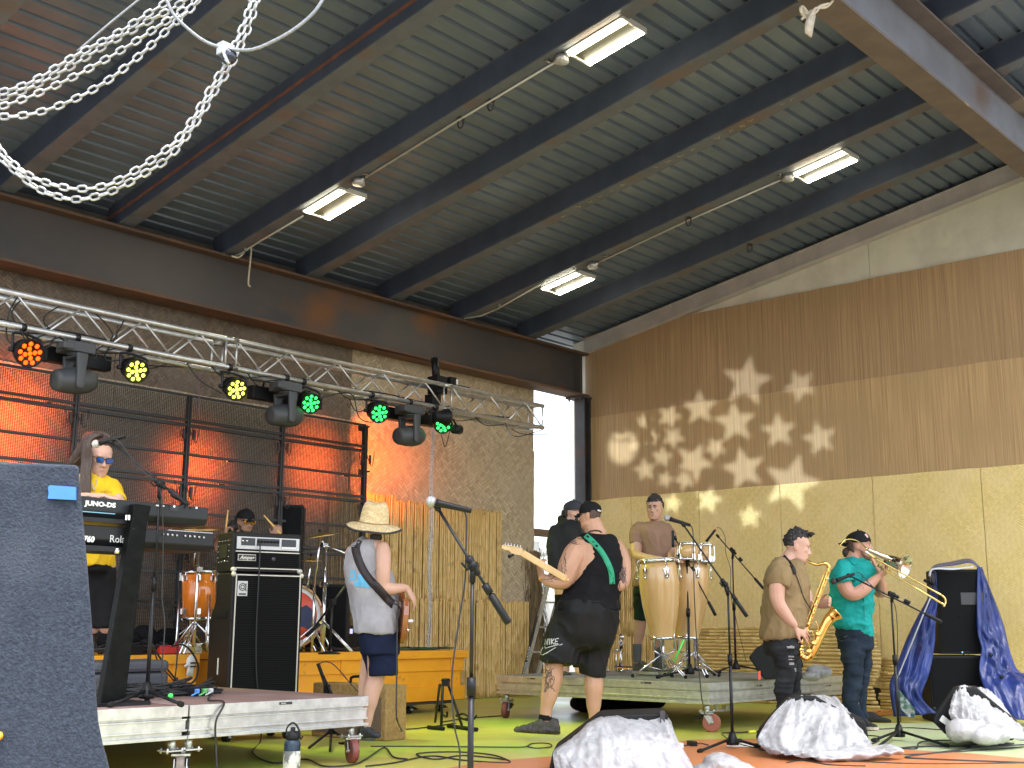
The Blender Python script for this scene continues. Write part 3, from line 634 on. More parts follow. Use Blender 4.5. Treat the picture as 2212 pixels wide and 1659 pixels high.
# one soft round opening
c0=onx((2200+300/1.2074)/1.8228,(1200+680/1.2074)/1.8228,WX)-SRC; c0*=.1/c0.dot(axg)
tmpo=bpy.data.objects.new('tmp',cu); sc.collection.objects.link(tmpo); dg=bpy.context.evaluated_depsgraph_get(); me=bpy.data.meshes.new_from_object(tmpo.evaluated_get(dg)); bpy.data.objects.remove(tmpo)
mg=MB(); mg.add([tuple(SRC+axg*.05+ag*v.co.x+bg_*v.co.y) for v in me.vertices],[tuple(p.vertices) for p in me.polygons])
obj('gobo_plate',mg,black,gt,fix=False)
mb=MB(); mb.lathe(SRC-axg*.12,axg,[(0,.02),(0,.05),(.12,.075),(.165,.098),(.176,.098),(.176,.0955),(.16,.0955),(.06,.05),(.06,.01)],24); mb.cyl(SRC-axg*.02,SRC+V((0,.16,.12)),.015); obj('barrel',mb,black,gt)
g=spot('projector_lamp',SRC,SRC+axg,255,(.72,.87,1),124,.1,.0005,gt)
g2=thing('spot_projector','small black spotlight on the truss making the soft round glow on the wall','projector',(gx+.38,YT-.1,zlo))
S2=V((gx+.38,YT-.14,zlo-.24)); tgt=onx(1345,965,WX); ax2=(tgt-S2).normalized(); mb=MB(); mb.lathe(S2-ax2*.12,ax2,[(0,.02),(0,.05),(.12,.055),(.12,.045)],18); mb.cyl(S2,S2+V((0,.1,.12)),.012); obj('barrel',mb,black,g2)
spot('glow_lamp',S2+ax2*.02,tgt,330,(.72,.87,1),8.0,.8,.03,g2)
# ================================================================ ROOF FIXTURES
tubeg=mat('tube_glow',(1,1,.9),emit=(1,.93,.70),es=11); tubeh=mat('fixture_body',(.05,.045,.02),rough=.5)
def fixture(t1a,t1b,t2a,t2b,lab,jb):
    o_=-.03
    a,b_,c,d=[onr(*q,o_) for q in (t1a,t1b,t2a,t2b)]
    cen=(a+b_+c+d)/4; ly=((a-b_).length+(c-d).length)/2; u=V((0,-1,tS)).normalized(); xs=((a.x+b_.x)/2,(c.x+d.x)/2)
    t=thing('tube_light',lab,'tube light',cen,group='lit twin tube lights under the roof')
    n_=V((0,-tS,-1)).normalized(); r_=V((1,0,0))
    M=Matrix((r_,u,u.cross(r_)*-1)).transposed()
    mb=MB(); mb.box(cen-n_*.045,((xs[1]-xs[0])*.55,ly*1.02,.05),Matrix((r_,u,r_.cross(u))).transposed())
    for x in xs: mb.box(V((x,cen.y,cen.z))-n_*.036,(.1,ly*1.02,.03),Matrix((r_,u,r_.cross(u))).transposed())
    obj('housing',mb,tubeh,t)
    for x in xs:
        mb=MB(); p=V((x,cen.y,cen.z)); mb.box(p-n_*.010,(.06,ly,.02),Matrix((r_,u,r_.cross(u))).transposed()); obj('tube',mb,tubeg,t)
    for s_ in (-1,1):
        mb=MB(); mb.box(cen+u*s_*(ly*.5+.012)-n_*.03,(xs[1]-xs[0]+.1,.02,.05)); obj('end_cap',mb,mat('end_cap',(.5,.5,.46),rough=.5),t)
        mb=MB(); p=cen+u*s_*ly*.35; mb.cyl(p+V((0,0,.04)),p+V((0,0,.26)),.006,6); obj('hanger',mb,steelm,t)
    j=onr(*jb,-.02); q=thing('junction_box','round grey junction box '+{0:'at the end of the front left tube light',1:'beside the rear left tube light',2:'at the end of the front right tube light',3:'beside the rear right tube light'}[len([o for o in sc.objects if o.name.startswith('junction_box')])],'junction box',j)
    mb=MB(); mb.cyl(j-V((0,0,.04)),j+V((0,0,.01)),.06,18); obj('box',mb,alu,q); mb=MB(); mb.cyl(j-V((0,0,.046)),j-V((0,0,.0401)),.064,18); obj('lid',mb,mat('box_lid',(.45,.46,.44),rough=.5),q)
    mb=MB(); mb.cyl(j+V((0,.08,-.01)),j+V((0,-.08,.0)),.02,8); mb.cyl(j,j+V((-.06,.03,.07)),.02,8); obj('connector',mb,steelm,q)
fixture((1231,118),(1350,48),(1270,138),(1388,72),'twin tube light at the top of the picture, nearest the camera',(1213,124))
fixture((663,458),(744,415),(702,474),(785,430),'twin tube light above the silver truss on the left',(775,390))
fixture((1714,380),(1826,332),(1744,392),(1850,348),'twin tube light at right, nearest the white wall girder',(1702,381))
fixture((1180,627),(1243,593),(1204,637),(1283,602),'rear right twin tube light, lowest of the four',(1281,571))
def run(name,pts,o_,r,m,lab,cat):
    mb=MB(); P_=[onr(*p,o_) for p in pts]; mb.tube(P_,r,8); ob=obj(name,mb,m); tag(ob,lab,cat); return ob
cond=mat('conduit',(.55,.55,.5),rough=.4,metal=.4)
run('conduit',[(498,556),(520,548),(560,522),(655,466)],-.012,.011,cond,'pale conduit from the rusty beam to the rear left tube light','conduit')
run('conduit',[(785,386),(1000,254),(1207,129)],-.012,.011,cond,'pale conduit joining the two left tube lights','conduit')
run('conduit',[(1003,688),(1040,682),(1075,667),(1178,608)],-.012,.011,cond,'pale conduit from the rusty beam to the rear right tube light','conduit')
run('conduit',[(1292,567),(1500,470),(1697,384)],-.012,.011,cond,'pale conduit joining the two right tube lights','conduit')
for p in ((535,540),(795,376),(1189,133),(1081,660),(1311,553),(1687,381)):
    j=onr(*p,-.01); mb=MB(); mb.box(j+V((-.03,0,0)),(.05,.03,.03)); mb.cyl(j+V((-.03,0,-.02)),j+V((-.03,0,.04)),.009,6); obj('conduit_clip',mb,steelm,beams[2 if p[0] in(535,795,1189) else 5])
for (x,y),lb in (((1060,225),'small steel ring hanging from the conduit beam, nearer the top light'),((995,263),'small oval steel ring hanging from the conduit beam'),((1487,478),'small steel ring hanging below the right conduit'),((1619,536),'small steel ring under the last sloping beam')):
    j=onr(x,y-8,0); mb=MB(); mb.tube([j+V((.0,.035*math.cos(a_),-.05+.05*math.sin(a_))) for a_ in [2*pi*k/14 for k in range(14)]],.008,6,closed=True); mb.box(j+V((0,0,.0)),(.07,.05,.015))
    tag(obj('hanging_ring',mb,mat('ring_steel',(.06,.05,.05),rough=.5,metal=.4)),lb,'ring')
ropem=mat('white_cord',(.62,.56,.44),(.5,.44,.33),scale=30,rough=.8)
YC=10.75
cable('loose_string',[ony(500,553,YC),ony(515,556,YC),ony(527,545,YC),ony(535,525,YC),ony(541,517,YC),ony(543,525,YC),ony(541,560,YC),ony(537,600,YC),ony(537,615,YC),ony(541,619,YC)],.010,'loose white cord hanging in a hook over the rusty beam','cord',mt=ropem)
# knotted rag on the girder
rg=onz(1748,20,5.5); mb=MB(); rnd=random.Random(2)
def q_(x,y,d=0): return onz(x,y,5.56)-V((0,0,0))+FHv*d
DG=depof(onz(1775,20,5.56))
def qd(x,y,d=0): return dep(x,y,DG-.12+d)
for pts in ([(1800,0),(1785,15),(1762,18),(1752,30),(1740,28),(1731,15),(1737,27),(1750,30)],[(1752,28),(1742,38),(1735,33),(1729,20),(1734,14),(1745,28)],[(1768,20),(1752,24),(1742,32),(1732,42)],[(1790,8),(1770,14),(1765,24),(1750,34)]):
    mb.tube(sp([qd(*p,rnd.uniform(-.02,.02)) for p in pts],5),.011,6)
mb.loft([[qd(1755,30)+V((dx*.03,dy*.012,0)) for dx,dy in ((-1,-1),(1,-1),(1,1),(-1,1))],[qd(1748,55)+V((dx*.05,dy*.01,0)) for dx,dy in ((-1,-1),(1,-1),(1,1),(-1,1))],[qd(1746,76)+V((dx*.045,dy*.006,0)) for dx,dy in ((-1,-1),(1,-1),(1,1),(-1,1))]])
tag(obj('knotted_rag',mb,ropem),'pale rag and cord knotted around the girder at the top right','rag')
# ================================================================ CHAINS
galv=mat('galvanised_chain',(.62,.63,.62),(.48,.49,.50),scale=20,rough=.33,metal=.6)
def chain(pts,L,r,D,lab,grp='galvanised chains draped at the top left',dd=0,nm='hanging_chain'):
    P_=[dep(x,y,D+(k*dd)) for k,(x,y) in enumerate(pts)]; C_=sp(P_,24)
    acc=[0]
    for i in range(1,len(C_)): acc.append(acc[-1]+(C_[i]-C_[i-1]).length)
    mb=MB(); pit=L-2*r*1.15; d=0;k=0;i=0
    def at(d):
        import bisect
        i=min(max(bisect.bisect(acc,d)-1,0),len(C_)-2); f=(d-acc[i])/max(1e-9,acc[i+1]-acc[i]); return C_[i].lerp(C_[i+1],f)
    hw=L*.33
    while d+pit<acc[-1]:
        a=at(d);b=at(d+pit); t=(b-a).normalized(); u=t.cross(FHv).normalized(); v=t.cross(u)
        tw=(k%2)*pi/2+.5+rnd.uniform(-.15,.15); s_=u*math.cos(tw)+v*math.sin(tw); c=(a+b)/2; hl=L/2-r; R2=hw-r
        loop=[]
        for q in range(7): a_=-pi/2+pi*q/6; loop.append(c+t*(hl-R2+R2*math.cos(a_))+s_*R2*math.sin(a_))
        for q in range(7): a_=pi/2+pi*q/6; loop.append(c+t*(-(hl-R2)+R2*math.cos(a_))+s_*R2*math.sin(a_))
        mb.tube(loop,r,6,closed=True); d+=pit; k+=1
    o=obj(nm,mb,galv,fix=False); return tag(o,lab,'chain',grp)
rnd=random.Random(4); DC=5.6
chain([(-40,212),(0,200),(69,177),(167,118),(243,78),(326,26),(375,-5),(420,-40)],.060,.0062,DC,'uppermost galvanised chain of the bundle at the top left')
chain([(-40,222),(0,212),(52,196),(139,152),(226,99),(312,51),(392,7),(440,-30)],.060,.0062,DC+.06,'second galvanised chain from the top of the bundle')
chain([(-40,240),(0,231),(69,207),(167,162),(278,99),(347,54),(417,7),(460,-30)],.060,.0062,DC,'third galvanised chain from the top, lower edge of the bundle')
chain([(-40,250),(0,252),(45,250),(104,237),(174,208),(243,167),(312,111),(368,59),(410,21),(440,-15)],.060,.0062,DC-.05,'single galvanised chain hanging below the upper bundle')
chain([(-14,290),(0,323),(21,347),(69,382),(139,405),(194,407),(243,396),(312,356),(375,310),(417,257),(451,198),(483,146),(515,80),(535,30),(548,-30)],.060,.0062,DC-.05,'inner chain of the big U shaped loop')
chain([(-18,300),(0,338),(35,372),(83,408),(139,428),(180,430),(243,413),(312,375),(368,337),(425,262),(462,200),(494,150),(527,84),(547,30),(562,-30)],.060,.0062,DC,'outer chain of the big U shaped loop')
wire=mat('grey_wire_rope',(.34,.36,.37),(.25,.26,.27),scale=80,rough=.45,metal=.4)
cable('wire_rope',[dep(x,y,DC-.12) for x,y in ((352,-20),(361,2),(381,38),(434,84),(476,102),(514,108),(556,104),(625,70),(677,28),(705,-15))],.009,'thick grey wire rope sagging across the chain knot','wire rope',mt=wire)
cable('wire_rope',[dep(x,y,DC+.2) for x,y in ((310,-12),(299,0),(240,48),(167,111))],.006,'thin grey wire rope running down to the chain bundle','wire rope',mt=wire)
sh=thing('shackle','dark ball shackle tying the wire rope to the big chain loop','shackle',dep(493,120,DC-.1))
mb=MB(); c=dep(494,122,DC-.1); mb.ball(c,.042,14); obj('ball',mb,mat('dark_ball',(.06,.065,.08),rough=.15,metal=.7),sh)
mb=MB(); mb.box(dep(487,108,DC-.11),(.07,.05,.06)); mb.cyl(dep(478,118,DC-.1),dep(505,112,DC-.1),.02); [mb.tube([dep(481+3*k,110+9*k,DC-.15),dep(489+3*k,126+6*k,DC-.15)],.008,6) for k in range(3)]; obj('clamp',mb,galv,sh)
# long chain hanging from truss end to the platform
rnd=random.Random(8)
xk=ony(933,915,10.3)
def ch2():
    a=ony(935,900,10.3); b=ony(926,1400,10.3); P_=[a.lerp(b,k/10)+V((.012*math.sin(k*1.7),0,0)) for k in range(11)]
    mb=MB(); C_=P_; L=.05; n_=int((a-b).length/.037)
    for s_ in (-.016,.016):
        for k in range(n_):
            f=(k+.5)/n_; c=a.lerp(b,f)+V((s_+.012*math.sin(f*17),0,0)); u=V((1,0,0)) if k%2 else V((0,1,0)); t=(b-a).normalized()
            loop=[c+t*(.016+.009*math.cos(q))+u*.012*math.sin(q) if abs(q)<=pi/2 else c+t*(-.016+.009*math.cos(q))+u*.012*math.sin(q) for q in [-pi/2+pi*j/4 for j in range(5)]]+[c-t*(.016-.009*math.cos(q))+u*.012*math.sin(q) for q in [pi/2+pi*j/4 for j in range(5)]]
            mb.tube(loop,.0045,5,closed=True)
    tag(obj('hanging_chain',mb,galv,fix=False),'long grey double chain hanging straight down in front of the bamboo','chain')
ch2()
cable('steel_line',[ony(688/1.8228+0,0,9)]*0+[ony(433,770,10.2),ony(431,830,10.2),ony(430,900,10.2)],.004,'thin purple tie line hanging behind the truss','line',mt=mat('purple_line',(.2,.08,.2),rough=.6))
# ================================================================ TOOLS FOR OBJECTS
def xyz(a,b,depth,z0): pass
def text(s,origin,right,up,h,m,parent,name='lettering',bold=0,shear=0,ext=.0015,wscale=1):
    cu=bpy.data.curves.new('t','FONT'); cu.body=s; cu.size=h*1.4; cu.extrude=ext; cu.offset=bold; cu.shear=shear; cu.resolution_u=2
    o=bpy.data.objects.new('t',cu); sc.collection.objects.link(o); dg=bpy.context.evaluated_depsgraph_get(); me=bpy.data.meshes.new_from_object(o.evaluated_get(dg)); bpy.data.objects.remove(o)
    r=V(right).normalized(); u=V(up).normalized(); n_=r.cross(u); mb=MB()
    mb.add([V(origin)+r*v.co.x*wscale+u*v.co.y+n_*v.co.z for v in me.vertices],[tuple(p.vertices) for p in me.polygons]); bpy.data.meshes.remove(me)
    return obj(name,mb,m,parent,fix=False)
def voxmesh(mb,size,smooth=2,disp=None):
    me=bpy.data.meshes.new('v'); me.from_pydata([tuple(v) for v in mb.v],[],mb.f)
    b=bmesh.new(); b.from_mesh(me); bmesh.ops.recalc_face_normals(b,faces=b.faces); b.to_mesh(me); b.free()
    o=bpy.data.objects.new('v',me); sc.collection.objects.link(o)
    r=o.modifiers.new('r','REMESH'); r.mode='VOXEL'; r.voxel_size=size; r.use_smooth_shade=True
    if smooth: q=o.modifiers.new('s','SMOOTH'); q.iterations=smooth; q.factor=.5
    dg=bpy.context.evaluated_depsgraph_get(); e=bpy.data.meshes.new_from_object(o.evaluated_get(dg)); bpy.data.objects.remove(o); bpy.data.meshes.remove(me)
    out=MB(); nv=len(e.vertices); co_=np.empty(nv*3); e.vertices.foreach_get('co',co_); co_=co_.reshape(-1,3)
    if disp:
        no=np.empty(nv*3); e.vertices.foreach_get('normal',no); no=no.reshape(-1,3)
        co_=np.array([p+n_*disp(V(p),V(n_)) for p,n_ in zip(co_,no)])
    out.v=[tuple(p) for p in co_]; out.f=[tuple(p.vertices) for p in e.polygons]; out.sm=[True]*len(out.f); out.mi=[0]*len(out.f); bpy.data.meshes.remove(e); return out
def caster(P,x,y,ztop,r,hd,tm,whm,name='caster'):
    d=V((math.cos(hd),math.sin(hd),0)); s_=V((-d.y,d.x,0)); c=V((x,y,r))+d*r*.45
    mb=MB(); mb.box((x,y,ztop-.008),(.11,.11,.012),hd); mb.cyl((x,y,ztop-.035),(x,y,ztop-.014),.035,14)
    for q in (-1,1): mb.prism([V((x,y,ztop-.03))+s_*q*.034-d*.03,V((x,y,ztop-.03))+s_*q*.034+d*.04,c+s_*q*.034+d*.02,c+s_*q*.034-d*.02-V((0,0,.015))],s_*q*.005)
    mb.cyl(c-s_*.045,c+s_*.045,.012,8); f=obj(name,mb,steelm,P)
    mb=MB(); mb.lathe(c-s_*.024,s_,[(0,r*.82),(0,r*.97),(.006,r),(.042,r),(.048,r*.97),(.048,r*.82)],24); obj('tyre',mb,tm,f)
    mb=MB(); mb.lathe(c-s_*.022,s_,[(0,.02),(.0,r*.3),(.006,r*.5),(.002,r*.8),(.042,r*.8),(.038,r*.5),(.044,r*.3),(.044,.02)],24); obj('rim',mb,whm,f)
    mb=MB(); mb.prism([V((x,y,ztop-.03))-d*.07+s_*.05,V((x,y,ztop-.02))+d*.03+s_*.05,c+V((0,0,r*.1))+s_*.05,c-d*r*.9+V((0,0,r*.2))+s_*.05],-s_*.012); mb.box(V((x,y,ztop-.05))-d*.09,(.05,.09,.012),hd+.0); obj('brake',mb,black,f)
    return f
redty=mat('red_tyre',(.22,.05,.045),(.12,.04,.035),scale=14,rough=.5); grw=mat('wheel_grey',(.2,.2,.19),(.1,.1,.1),scale=15,rough=.6); whw=mat('wheel_white',(.6,.58,.54),(.4,.38,.35),scale=12,rough=.5)
# ================================================================ ROLLING DECKS
def deck(X0,X1,Y0,Y1,top,th,topm,lab,fm_=alu):
    t=thing('stage_deck',lab,'stage deck',((X0+X1)/2,(Y0+Y1)/2,0),group='rolling stage decks')
    mb=MB(); mb.span((X0+.012,Y0+.012,top-.03),(X1-.012,Y1-.012,top+.001)); obj('deck_board',mb,topm,t)
    mb=MB(); b0=top-th
    for (z0,z1,o_) in ((top-.065,top,0),(top-.078,top-.065,.024),(top-.088,top-.078,.004),(b0+.055,top-.088,.008),(b0+.045,b0+.055,.0),(b0+.02,b0+.045,.022),(b0,b0+.02,-.003)):
        mb.span((X0+o_,Y0+o_,z0),(X1-o_,Y0+.035,z1)); mb.span((X0+o_,Y1-.035,z0),(X1-o_,Y1-o_,z1)); mb.span((X0+o_,Y0+.035,z0),(X0+.035,Y1-.035,z1)); mb.span((X1-.035,Y0+.035,z0),(X1-o_,Y1-.035,z1))
    obj('frame',mb,fm_,t,bevel=.0015)
    mb=MB(); mb.span((X0+.04,(Y0+Y1)/2-.02,b0+.02),(X1-.04,(Y0+Y1)/2+.02,b0+.1)); mb.span((X0+.5,Y0+.04,b0+.02),(X0+.54,Y1-.04,b0+.1)); obj('cross_brace',mb,fm_,t)
    return t
brown=mat('brown_deck_ply',(.26,.16,.14),(.20,.125,.11),scale=3,rough=.5,stretch=(1,.3,1),c3=(.33,.24,.22),s3=2,lo3=.55,hi3=.75)
greyt=mat('grey_deck_ply',(.20,.21,.19),(.15,.155,.14),scale=4,rough=.6,c3=(.26,.26,.23),s3=2)
def leg(t,x,y,z0,z1): mb=MB(); mb.cyl((x,y,z0),(x,y,z1),.024,14); mb.box((x,y,z0+.004),(.13,.10,.008)); [mb.cyl((x+dx,y+dy,z0-.012),(x+dx,y+dy,z0+.02),.008,6) for dx in(-.05,.05) for dy in (-.035,.035)]; return obj('leg',mb,alu,t)
XJ=4.26; DT=.435
d1=deck(XJ+.006,5.69,6.4,8.9,DT,.195,brown,'right hand rolling deck of the keyboard riser, joined at its left'); d2=deck(2.7,XJ-.006,6.4,8.9,DT,.195,brown,'left hand rolling deck of the keyboard riser, mostly behind the carpeted cabinet')
cx=onz(745,1648); leg(d1,5.60,6.47,.17,.245); caster(d1,5.60,6.47,.168,.08,R_(250),redty,grw)
leg(d1,5.60,8.8,.17,.245); caster(d1,5.60,8.8,.168,.08,R_(200),redty,grw)
leg(d1,XJ+.055,6.47,.17,.245); leg(d2,XJ-.06,6.47,.17,.245); caster(d2,XJ-.005,6.45,.158,.075,R_(235),mat('grey_tyre',(.17,.14,.12),(.10,.08,.07),scale=15,rough=.6),grw)
p=onz(605/1.843/1.8228+0,1,0) if 0 else None
leg(d2,XJ-.3,8.6,.17,.245); caster(d2,XJ-.3,8.6,.168,.085,R_(180),redty,grw)
tagm=mat('black_label',(.02,.02,.022),rough=.4)
def plate(P,c,dx,dz,axis='X',txt=None):
    mb=MB(); mb.box(c,(dx,.003,dz) if axis=='X' else (.003,dx,dz)); o=obj('maker_plate',mb,tagm,P)
    r=V((1,0,0)) if axis=='X' else V((0,-1,0)); n_=V((0,-.002,0)) if axis=='X' else V((-.002,0,0))
    text(txt or 'STAGING',V(c)+n_-r*dx*.4-V((0,0,dz*.28)),r,Z,dz*.5,white,P,wscale=.8,name='plate_lettering'); return o
q=ony(617,1519,6.4); plate(d1,(q.x,6.397,q.z),.10,.016)
CT=.425
cd1=deck(9.35,11.98,6.0,8.56,CT,.185,greyt,'rolling deck carrying the conga player, edges lit yellow green')
for (px_,py_),hd,tm,wm in (((1085,1551),R_(205),redty,grw),((1512,1580),R_(300),mat('thin_red_tyre',(.35,.1,.06),rough=.5),whw)):
    g_=onz(px_,py_); x=9.42; y=8.48 if px_<1200 else 6.07
    leg(cd1,x,y,.175,.245); caster(cd1,x,y,.172,.082,hd,tm,wm)
for x,y,hd in ((11.88,8.48,.3),(11.88,6.1,1.2)): leg(cd1,x,y,.175,.245); caster(cd1,x,y,.172,.082,hd,rubber,grw)
q=onx(1396,1475,9.35); plate(cd1,(9.347,q.y,q.z),.12,.014,'Y'); q=onx(1148,1466,9.35); plate(cd1,(9.347,q.y,q.z),.10,.012,'Y')
for xx in (1640,1790): q=ony(xx,1481,6.0); plate(cd1,(q.x,5.997,q.z),.09,.014)
mb=MB(); q=onx(1552,1500,9.9); 
for dx in (0,.28): mb.box((10.0+dx,6.35,.19),(.035,.035,.10))
mb.box((10.14,6.35,.145),(.32,.04,.02)); mb.box((10.14,6.33,.165),(.05,.05,.05)); obj('tie_bracket',mb,alu,cd1)
# black bundle under the conga deck
def blobthing(name,lab,cat,mat_,mb,size,sm=2,disp=None):
    o=obj(name,voxmesh(mb,size,sm,disp),mat_,None,fix=False); return tag(o,lab,cat)
def rid(p,s=1,seed=0): return 1-abs(noise.noise(p*s+V((seed,0,0)))*2)
bf=mat('black_fabric',(.008,.008,.009),rough=.9,spec=.1)
a=onz(1310,1540); b=onz(1440,1535); mb=MB()
for k in range(9):
    f=k/8; mb.ball(a.lerp(b,f)+V((0,.25,.09+.02*math.sin(k*2))),(.24,.2,.10+.02*math.sin(k*1.3)),12)
blobthing('cloth_bundle','black cloth bundle stuffed under the conga deck','cloth',bf,mb,.02,2,lambda p,n_: .015*noise.noise(p*7))
# ================================================================ ORANGE RISER BOXES
oran=mat('orange_paint',(.95,.42,.022),(.88,.37,.02),scale=3,rough=.35,c3=(.68,.30,.03),s3=9,lo3=.66,hi3=.72,bump=.05,bscale=40,coat=.15)
def riser(X0,X1,Y0,Y1,lab,cast):
    t=thing('riser_box',lab,'riser',((X0+X1)/2,(Y0+Y1)/2,0),group='orange riser boxes')
    mb=MB(); mb.span((X0+.03,Y0+.03,.13),(X1-.03,Y1-.03,.56)); obj('body',mb,oran,t)
    mb=MB(); mb.span((X0-.03,Y0-.03,.575),(X1+.03,Y1,.655)); obj('top_board',mb,oran,t,bevel=.004)
    for lab_,z0,z1 in (('upper_rail',.44,.5745),('lower_rail',.13,.28)):
        mb=MB(); 
        if lab_=='upper_rail':
            mb.span((X0+.0,Y0+.012,z0),(X1-.0,Y0+.03,z1)); mb.span((X1-.03,Y0+.03,z0),(X1-.012,Y1-.03,z1))
            for x in (X0+.02,(X0+X1)/2-.5,X1-.22): mb.span((x,Y0-.004,z0),(x+.12,Y0+.012,z1))
        else: mb.span((X0-.01,Y0+.0,z0),(X1+.01,Y0+.03,z1)); mb.span((X1-.03,Y0+.03,z0),(X1-.0,Y1-.03,z1))
        obj(lab_,mb,oran,t,bevel=.002)
    mb=MB(); mb.span((X0+.2,Y0+.1,.09),(X1-.1,Y1-.2,.13)); obj('dolly_frame',mb,mat('dolly_grey',(.1,.1,.1),rough=.7),t)
    for x in cast:
        for y in (Y0+.18,Y1-.4): caster(t,x,y,.092,.04,R_(200),rubber,grw)
    return t
BXR=9.80
r1=riser(7.25,BXR,9.45,10.98,'right orange painted riser box on casters under the drums',(8.75,9.15,9.6))
xb=ony(425,1470,9.45).x
r2=riser(4.4,xb-.03,9.45,10.98,'left orange painted riser box behind the keyboard stand',(4.9,5.9))
mb=MB(); mb.cyl((xb-.06,9.5,.13),(xb-.06,9.5,.57),.07,20); obj('rounded_corner',mb,oran,r2)
gl=thing('work_glove','white and black work glove stuck on the left orange box','glove',ony(412,1430,9.4)); g=ony(412,1432,9.40); mb=MB(); mb.ball(g,(.045,.03,.07),12); [mb.tube([g+V((dx,-.01,-.02)),g+V((dx-.02,-.02,-.11))],.012,6) for dx in (-.02,.0,.02)]; mb.tube([g,g+V((-.07,-.02,-.03))],.012,6); obj('hand',mb,white,gl); mb=MB(); mb.box(g+V((.01,-.028,.0)),(.06,.01,.012)); mb.box(g+V((.01,-.028,-.03)),(.06,.01,.012)); obj('stripe',mb,black,gl)
mb=MB(); q=ony(300,1430,9.41); mb.add([(q.x-.06,q.y,q.z+.03),(q.x+.08,q.y,q.z+.03),(q.x+.05,q.y,q.z-.03),(q.x+.0,q.y,q.z-.035),(q.x-.04,q.y,q.z-.01)],[(0,1,2,3,4)]); obj('bare_patch',mb,mat('bare_wood',(.35,.25,.15),rough=.8),r2)
# ================================================================ BASS RIG
fa=onz(484,1604); fb=onz(641,1596); rt=(fb-fa).normalized(); bk=V((-rt.y,rt.x,0)); wA=(fb-fa).length
fa2=fa+bk*.43
redt=mat('tolex',(.012,.010,.010),(.009,.0075,.0075),scale=60,spec=.25,rough=.5,bump=.2,bscale=300)
cloth_=mat('grille_cloth',(.013,.013,.014),rough=.85,spec=.12); 
n,L,b=tree(cloth_); tc=n.new('ShaderNodeTexCoord'); wv=n.new('ShaderNodeTexWave'); wv.bands_direction='Z'; wv.inputs['Scale'].default_value=18; wv.inputs['Distortion'].default_value=.3; L(tc.outputs['Object'],wv.inputs[0]); mr=n.new('ShaderNodeMapRange'); mr.inputs[3].default_value=.002; mr.inputs[4].default_value=.012; L(wv.outputs[1],mr.inputs[0]); cc=n.new('ShaderNodeCombineColor'); [L(mr.outputs[0],cc.inputs[k]) for k in range(3)]; L(cc.outputs[0],b.inputs['Base Color'])
pip=mat('silver_piping',(.6,.57,.48),rough=.4,metal=.3)
zc=CH+(1356-1243)/FP*depof(fa)+0; zc=1.33
am=thing('speaker_cabinet','tall black bass speaker cabinet with silver piping on the stage floor','speaker cabinet',fa+rt*wA/2)
mb=MB(); 
side=[(0,.10),(.46,.10),(.46,.95),(.34,1.12),(.34,zc),(0,zc)]
mb.prism([fa+bk*d_+V((0,0,z)) for d_,z in side],rt*wA); obj('shell',mb,redt,am,bevel=.008)
mb=MB(); i0=.03; mb.box(fa+rt*wA/2-bk*.004+V((0,0,(.13+zc)/2+.01)),(wA-2*i0,.012,zc-.13-.05),Matrix((rt,bk,Z)).transposed()); obj('grille',mb,cloth_,am)
def frame(P,c,w_,h,r,th,m_,y,name='piping'):
    mb=MB(); 
    for sx_,sz in ((1,0),(-1,0),(0,1),(0,-1)):
        if sx_: mb.box(c+rt*sx_*w_/2-bk*y,(th,th,h+th),Matrix((rt,bk,Z)).transposed())
        else: mb.box(c+V((0,0,sz*h/2))-bk*y,(w_-th,th,th),Matrix((rt,bk,Z)).transposed())
    return obj(name,mb,m_,P)
frame(am,fa+rt*wA/2+V((0,0,(.13+zc)/2+.01)),wA-2*i0,zc-.18,0,.009,pip,.011)
mb=MB(); lc=fa+rt*.085-bk*.012+V((0,0,zc-.125)); mb.box(lc,(.085,.008,.12),Matrix((rt,bk,Z)).transposed()); badge=obj('badge',mb,mat('badge_silver',(.55,.55,.53),rough=.4,metal=.2),am)
mb=MB(); lo_=lc-bk*.006+V((0,0,.012))
mb.tube([lo_+rt*.028*math.cos(t)+V((0,0,.028*math.sin(t))) for t in [2*pi*k/20 for k in range(20)]],.0035,5,closed=True); mb.tube([lo_+rt*.015*math.cos(t)+V((0,0,.015*math.sin(t))) for t in [2*pi*k/16 for k in range(16)]],.003,5,closed=True); mb.tube([lo_+rt*.028+V((0,0,.03)),lo_+rt*.028-V((0,0,.03)),lo_+rt*.038-V((0,0,.03))],.0035,5); obj('emblem',mb,tagm,badge); mb=MB(); mb.box(lc-bk*.006-V((0,0,.045)),(.06,.002,.012),Matrix((rt,bk,Z)).transposed()); obj('badge_bar',mb,tagm,badge)
for dx in (.012,wA-.012):
    for z in (.115,zc-.01): mb=MB(); mb.ball(fa+rt*dx+V((0,0,z))+bk*.004,(.022,.022,.022),8); obj('corner',mb,pip,am)
for dx in (.05,wA-.05):
    for d_ in (.06,.40): caster(am,*(fa+rt*dx+bk*d_).xy,.102,.035,R_(200),rubber,grw)
text('I',fa-rt*.0015+bk*.24+V((0,0,.52)),-bk,Z,.13,white,am,name='cabinet_number',wscale=.9,bold=.004)
mb=MB(); mb.box(fa-rt*.004+bk*.17+V((0,0,1.0)),(.004,.2,.05),Matrix((rt,bk,Z)).transposed()); obj('side_handle',mb,black,am)
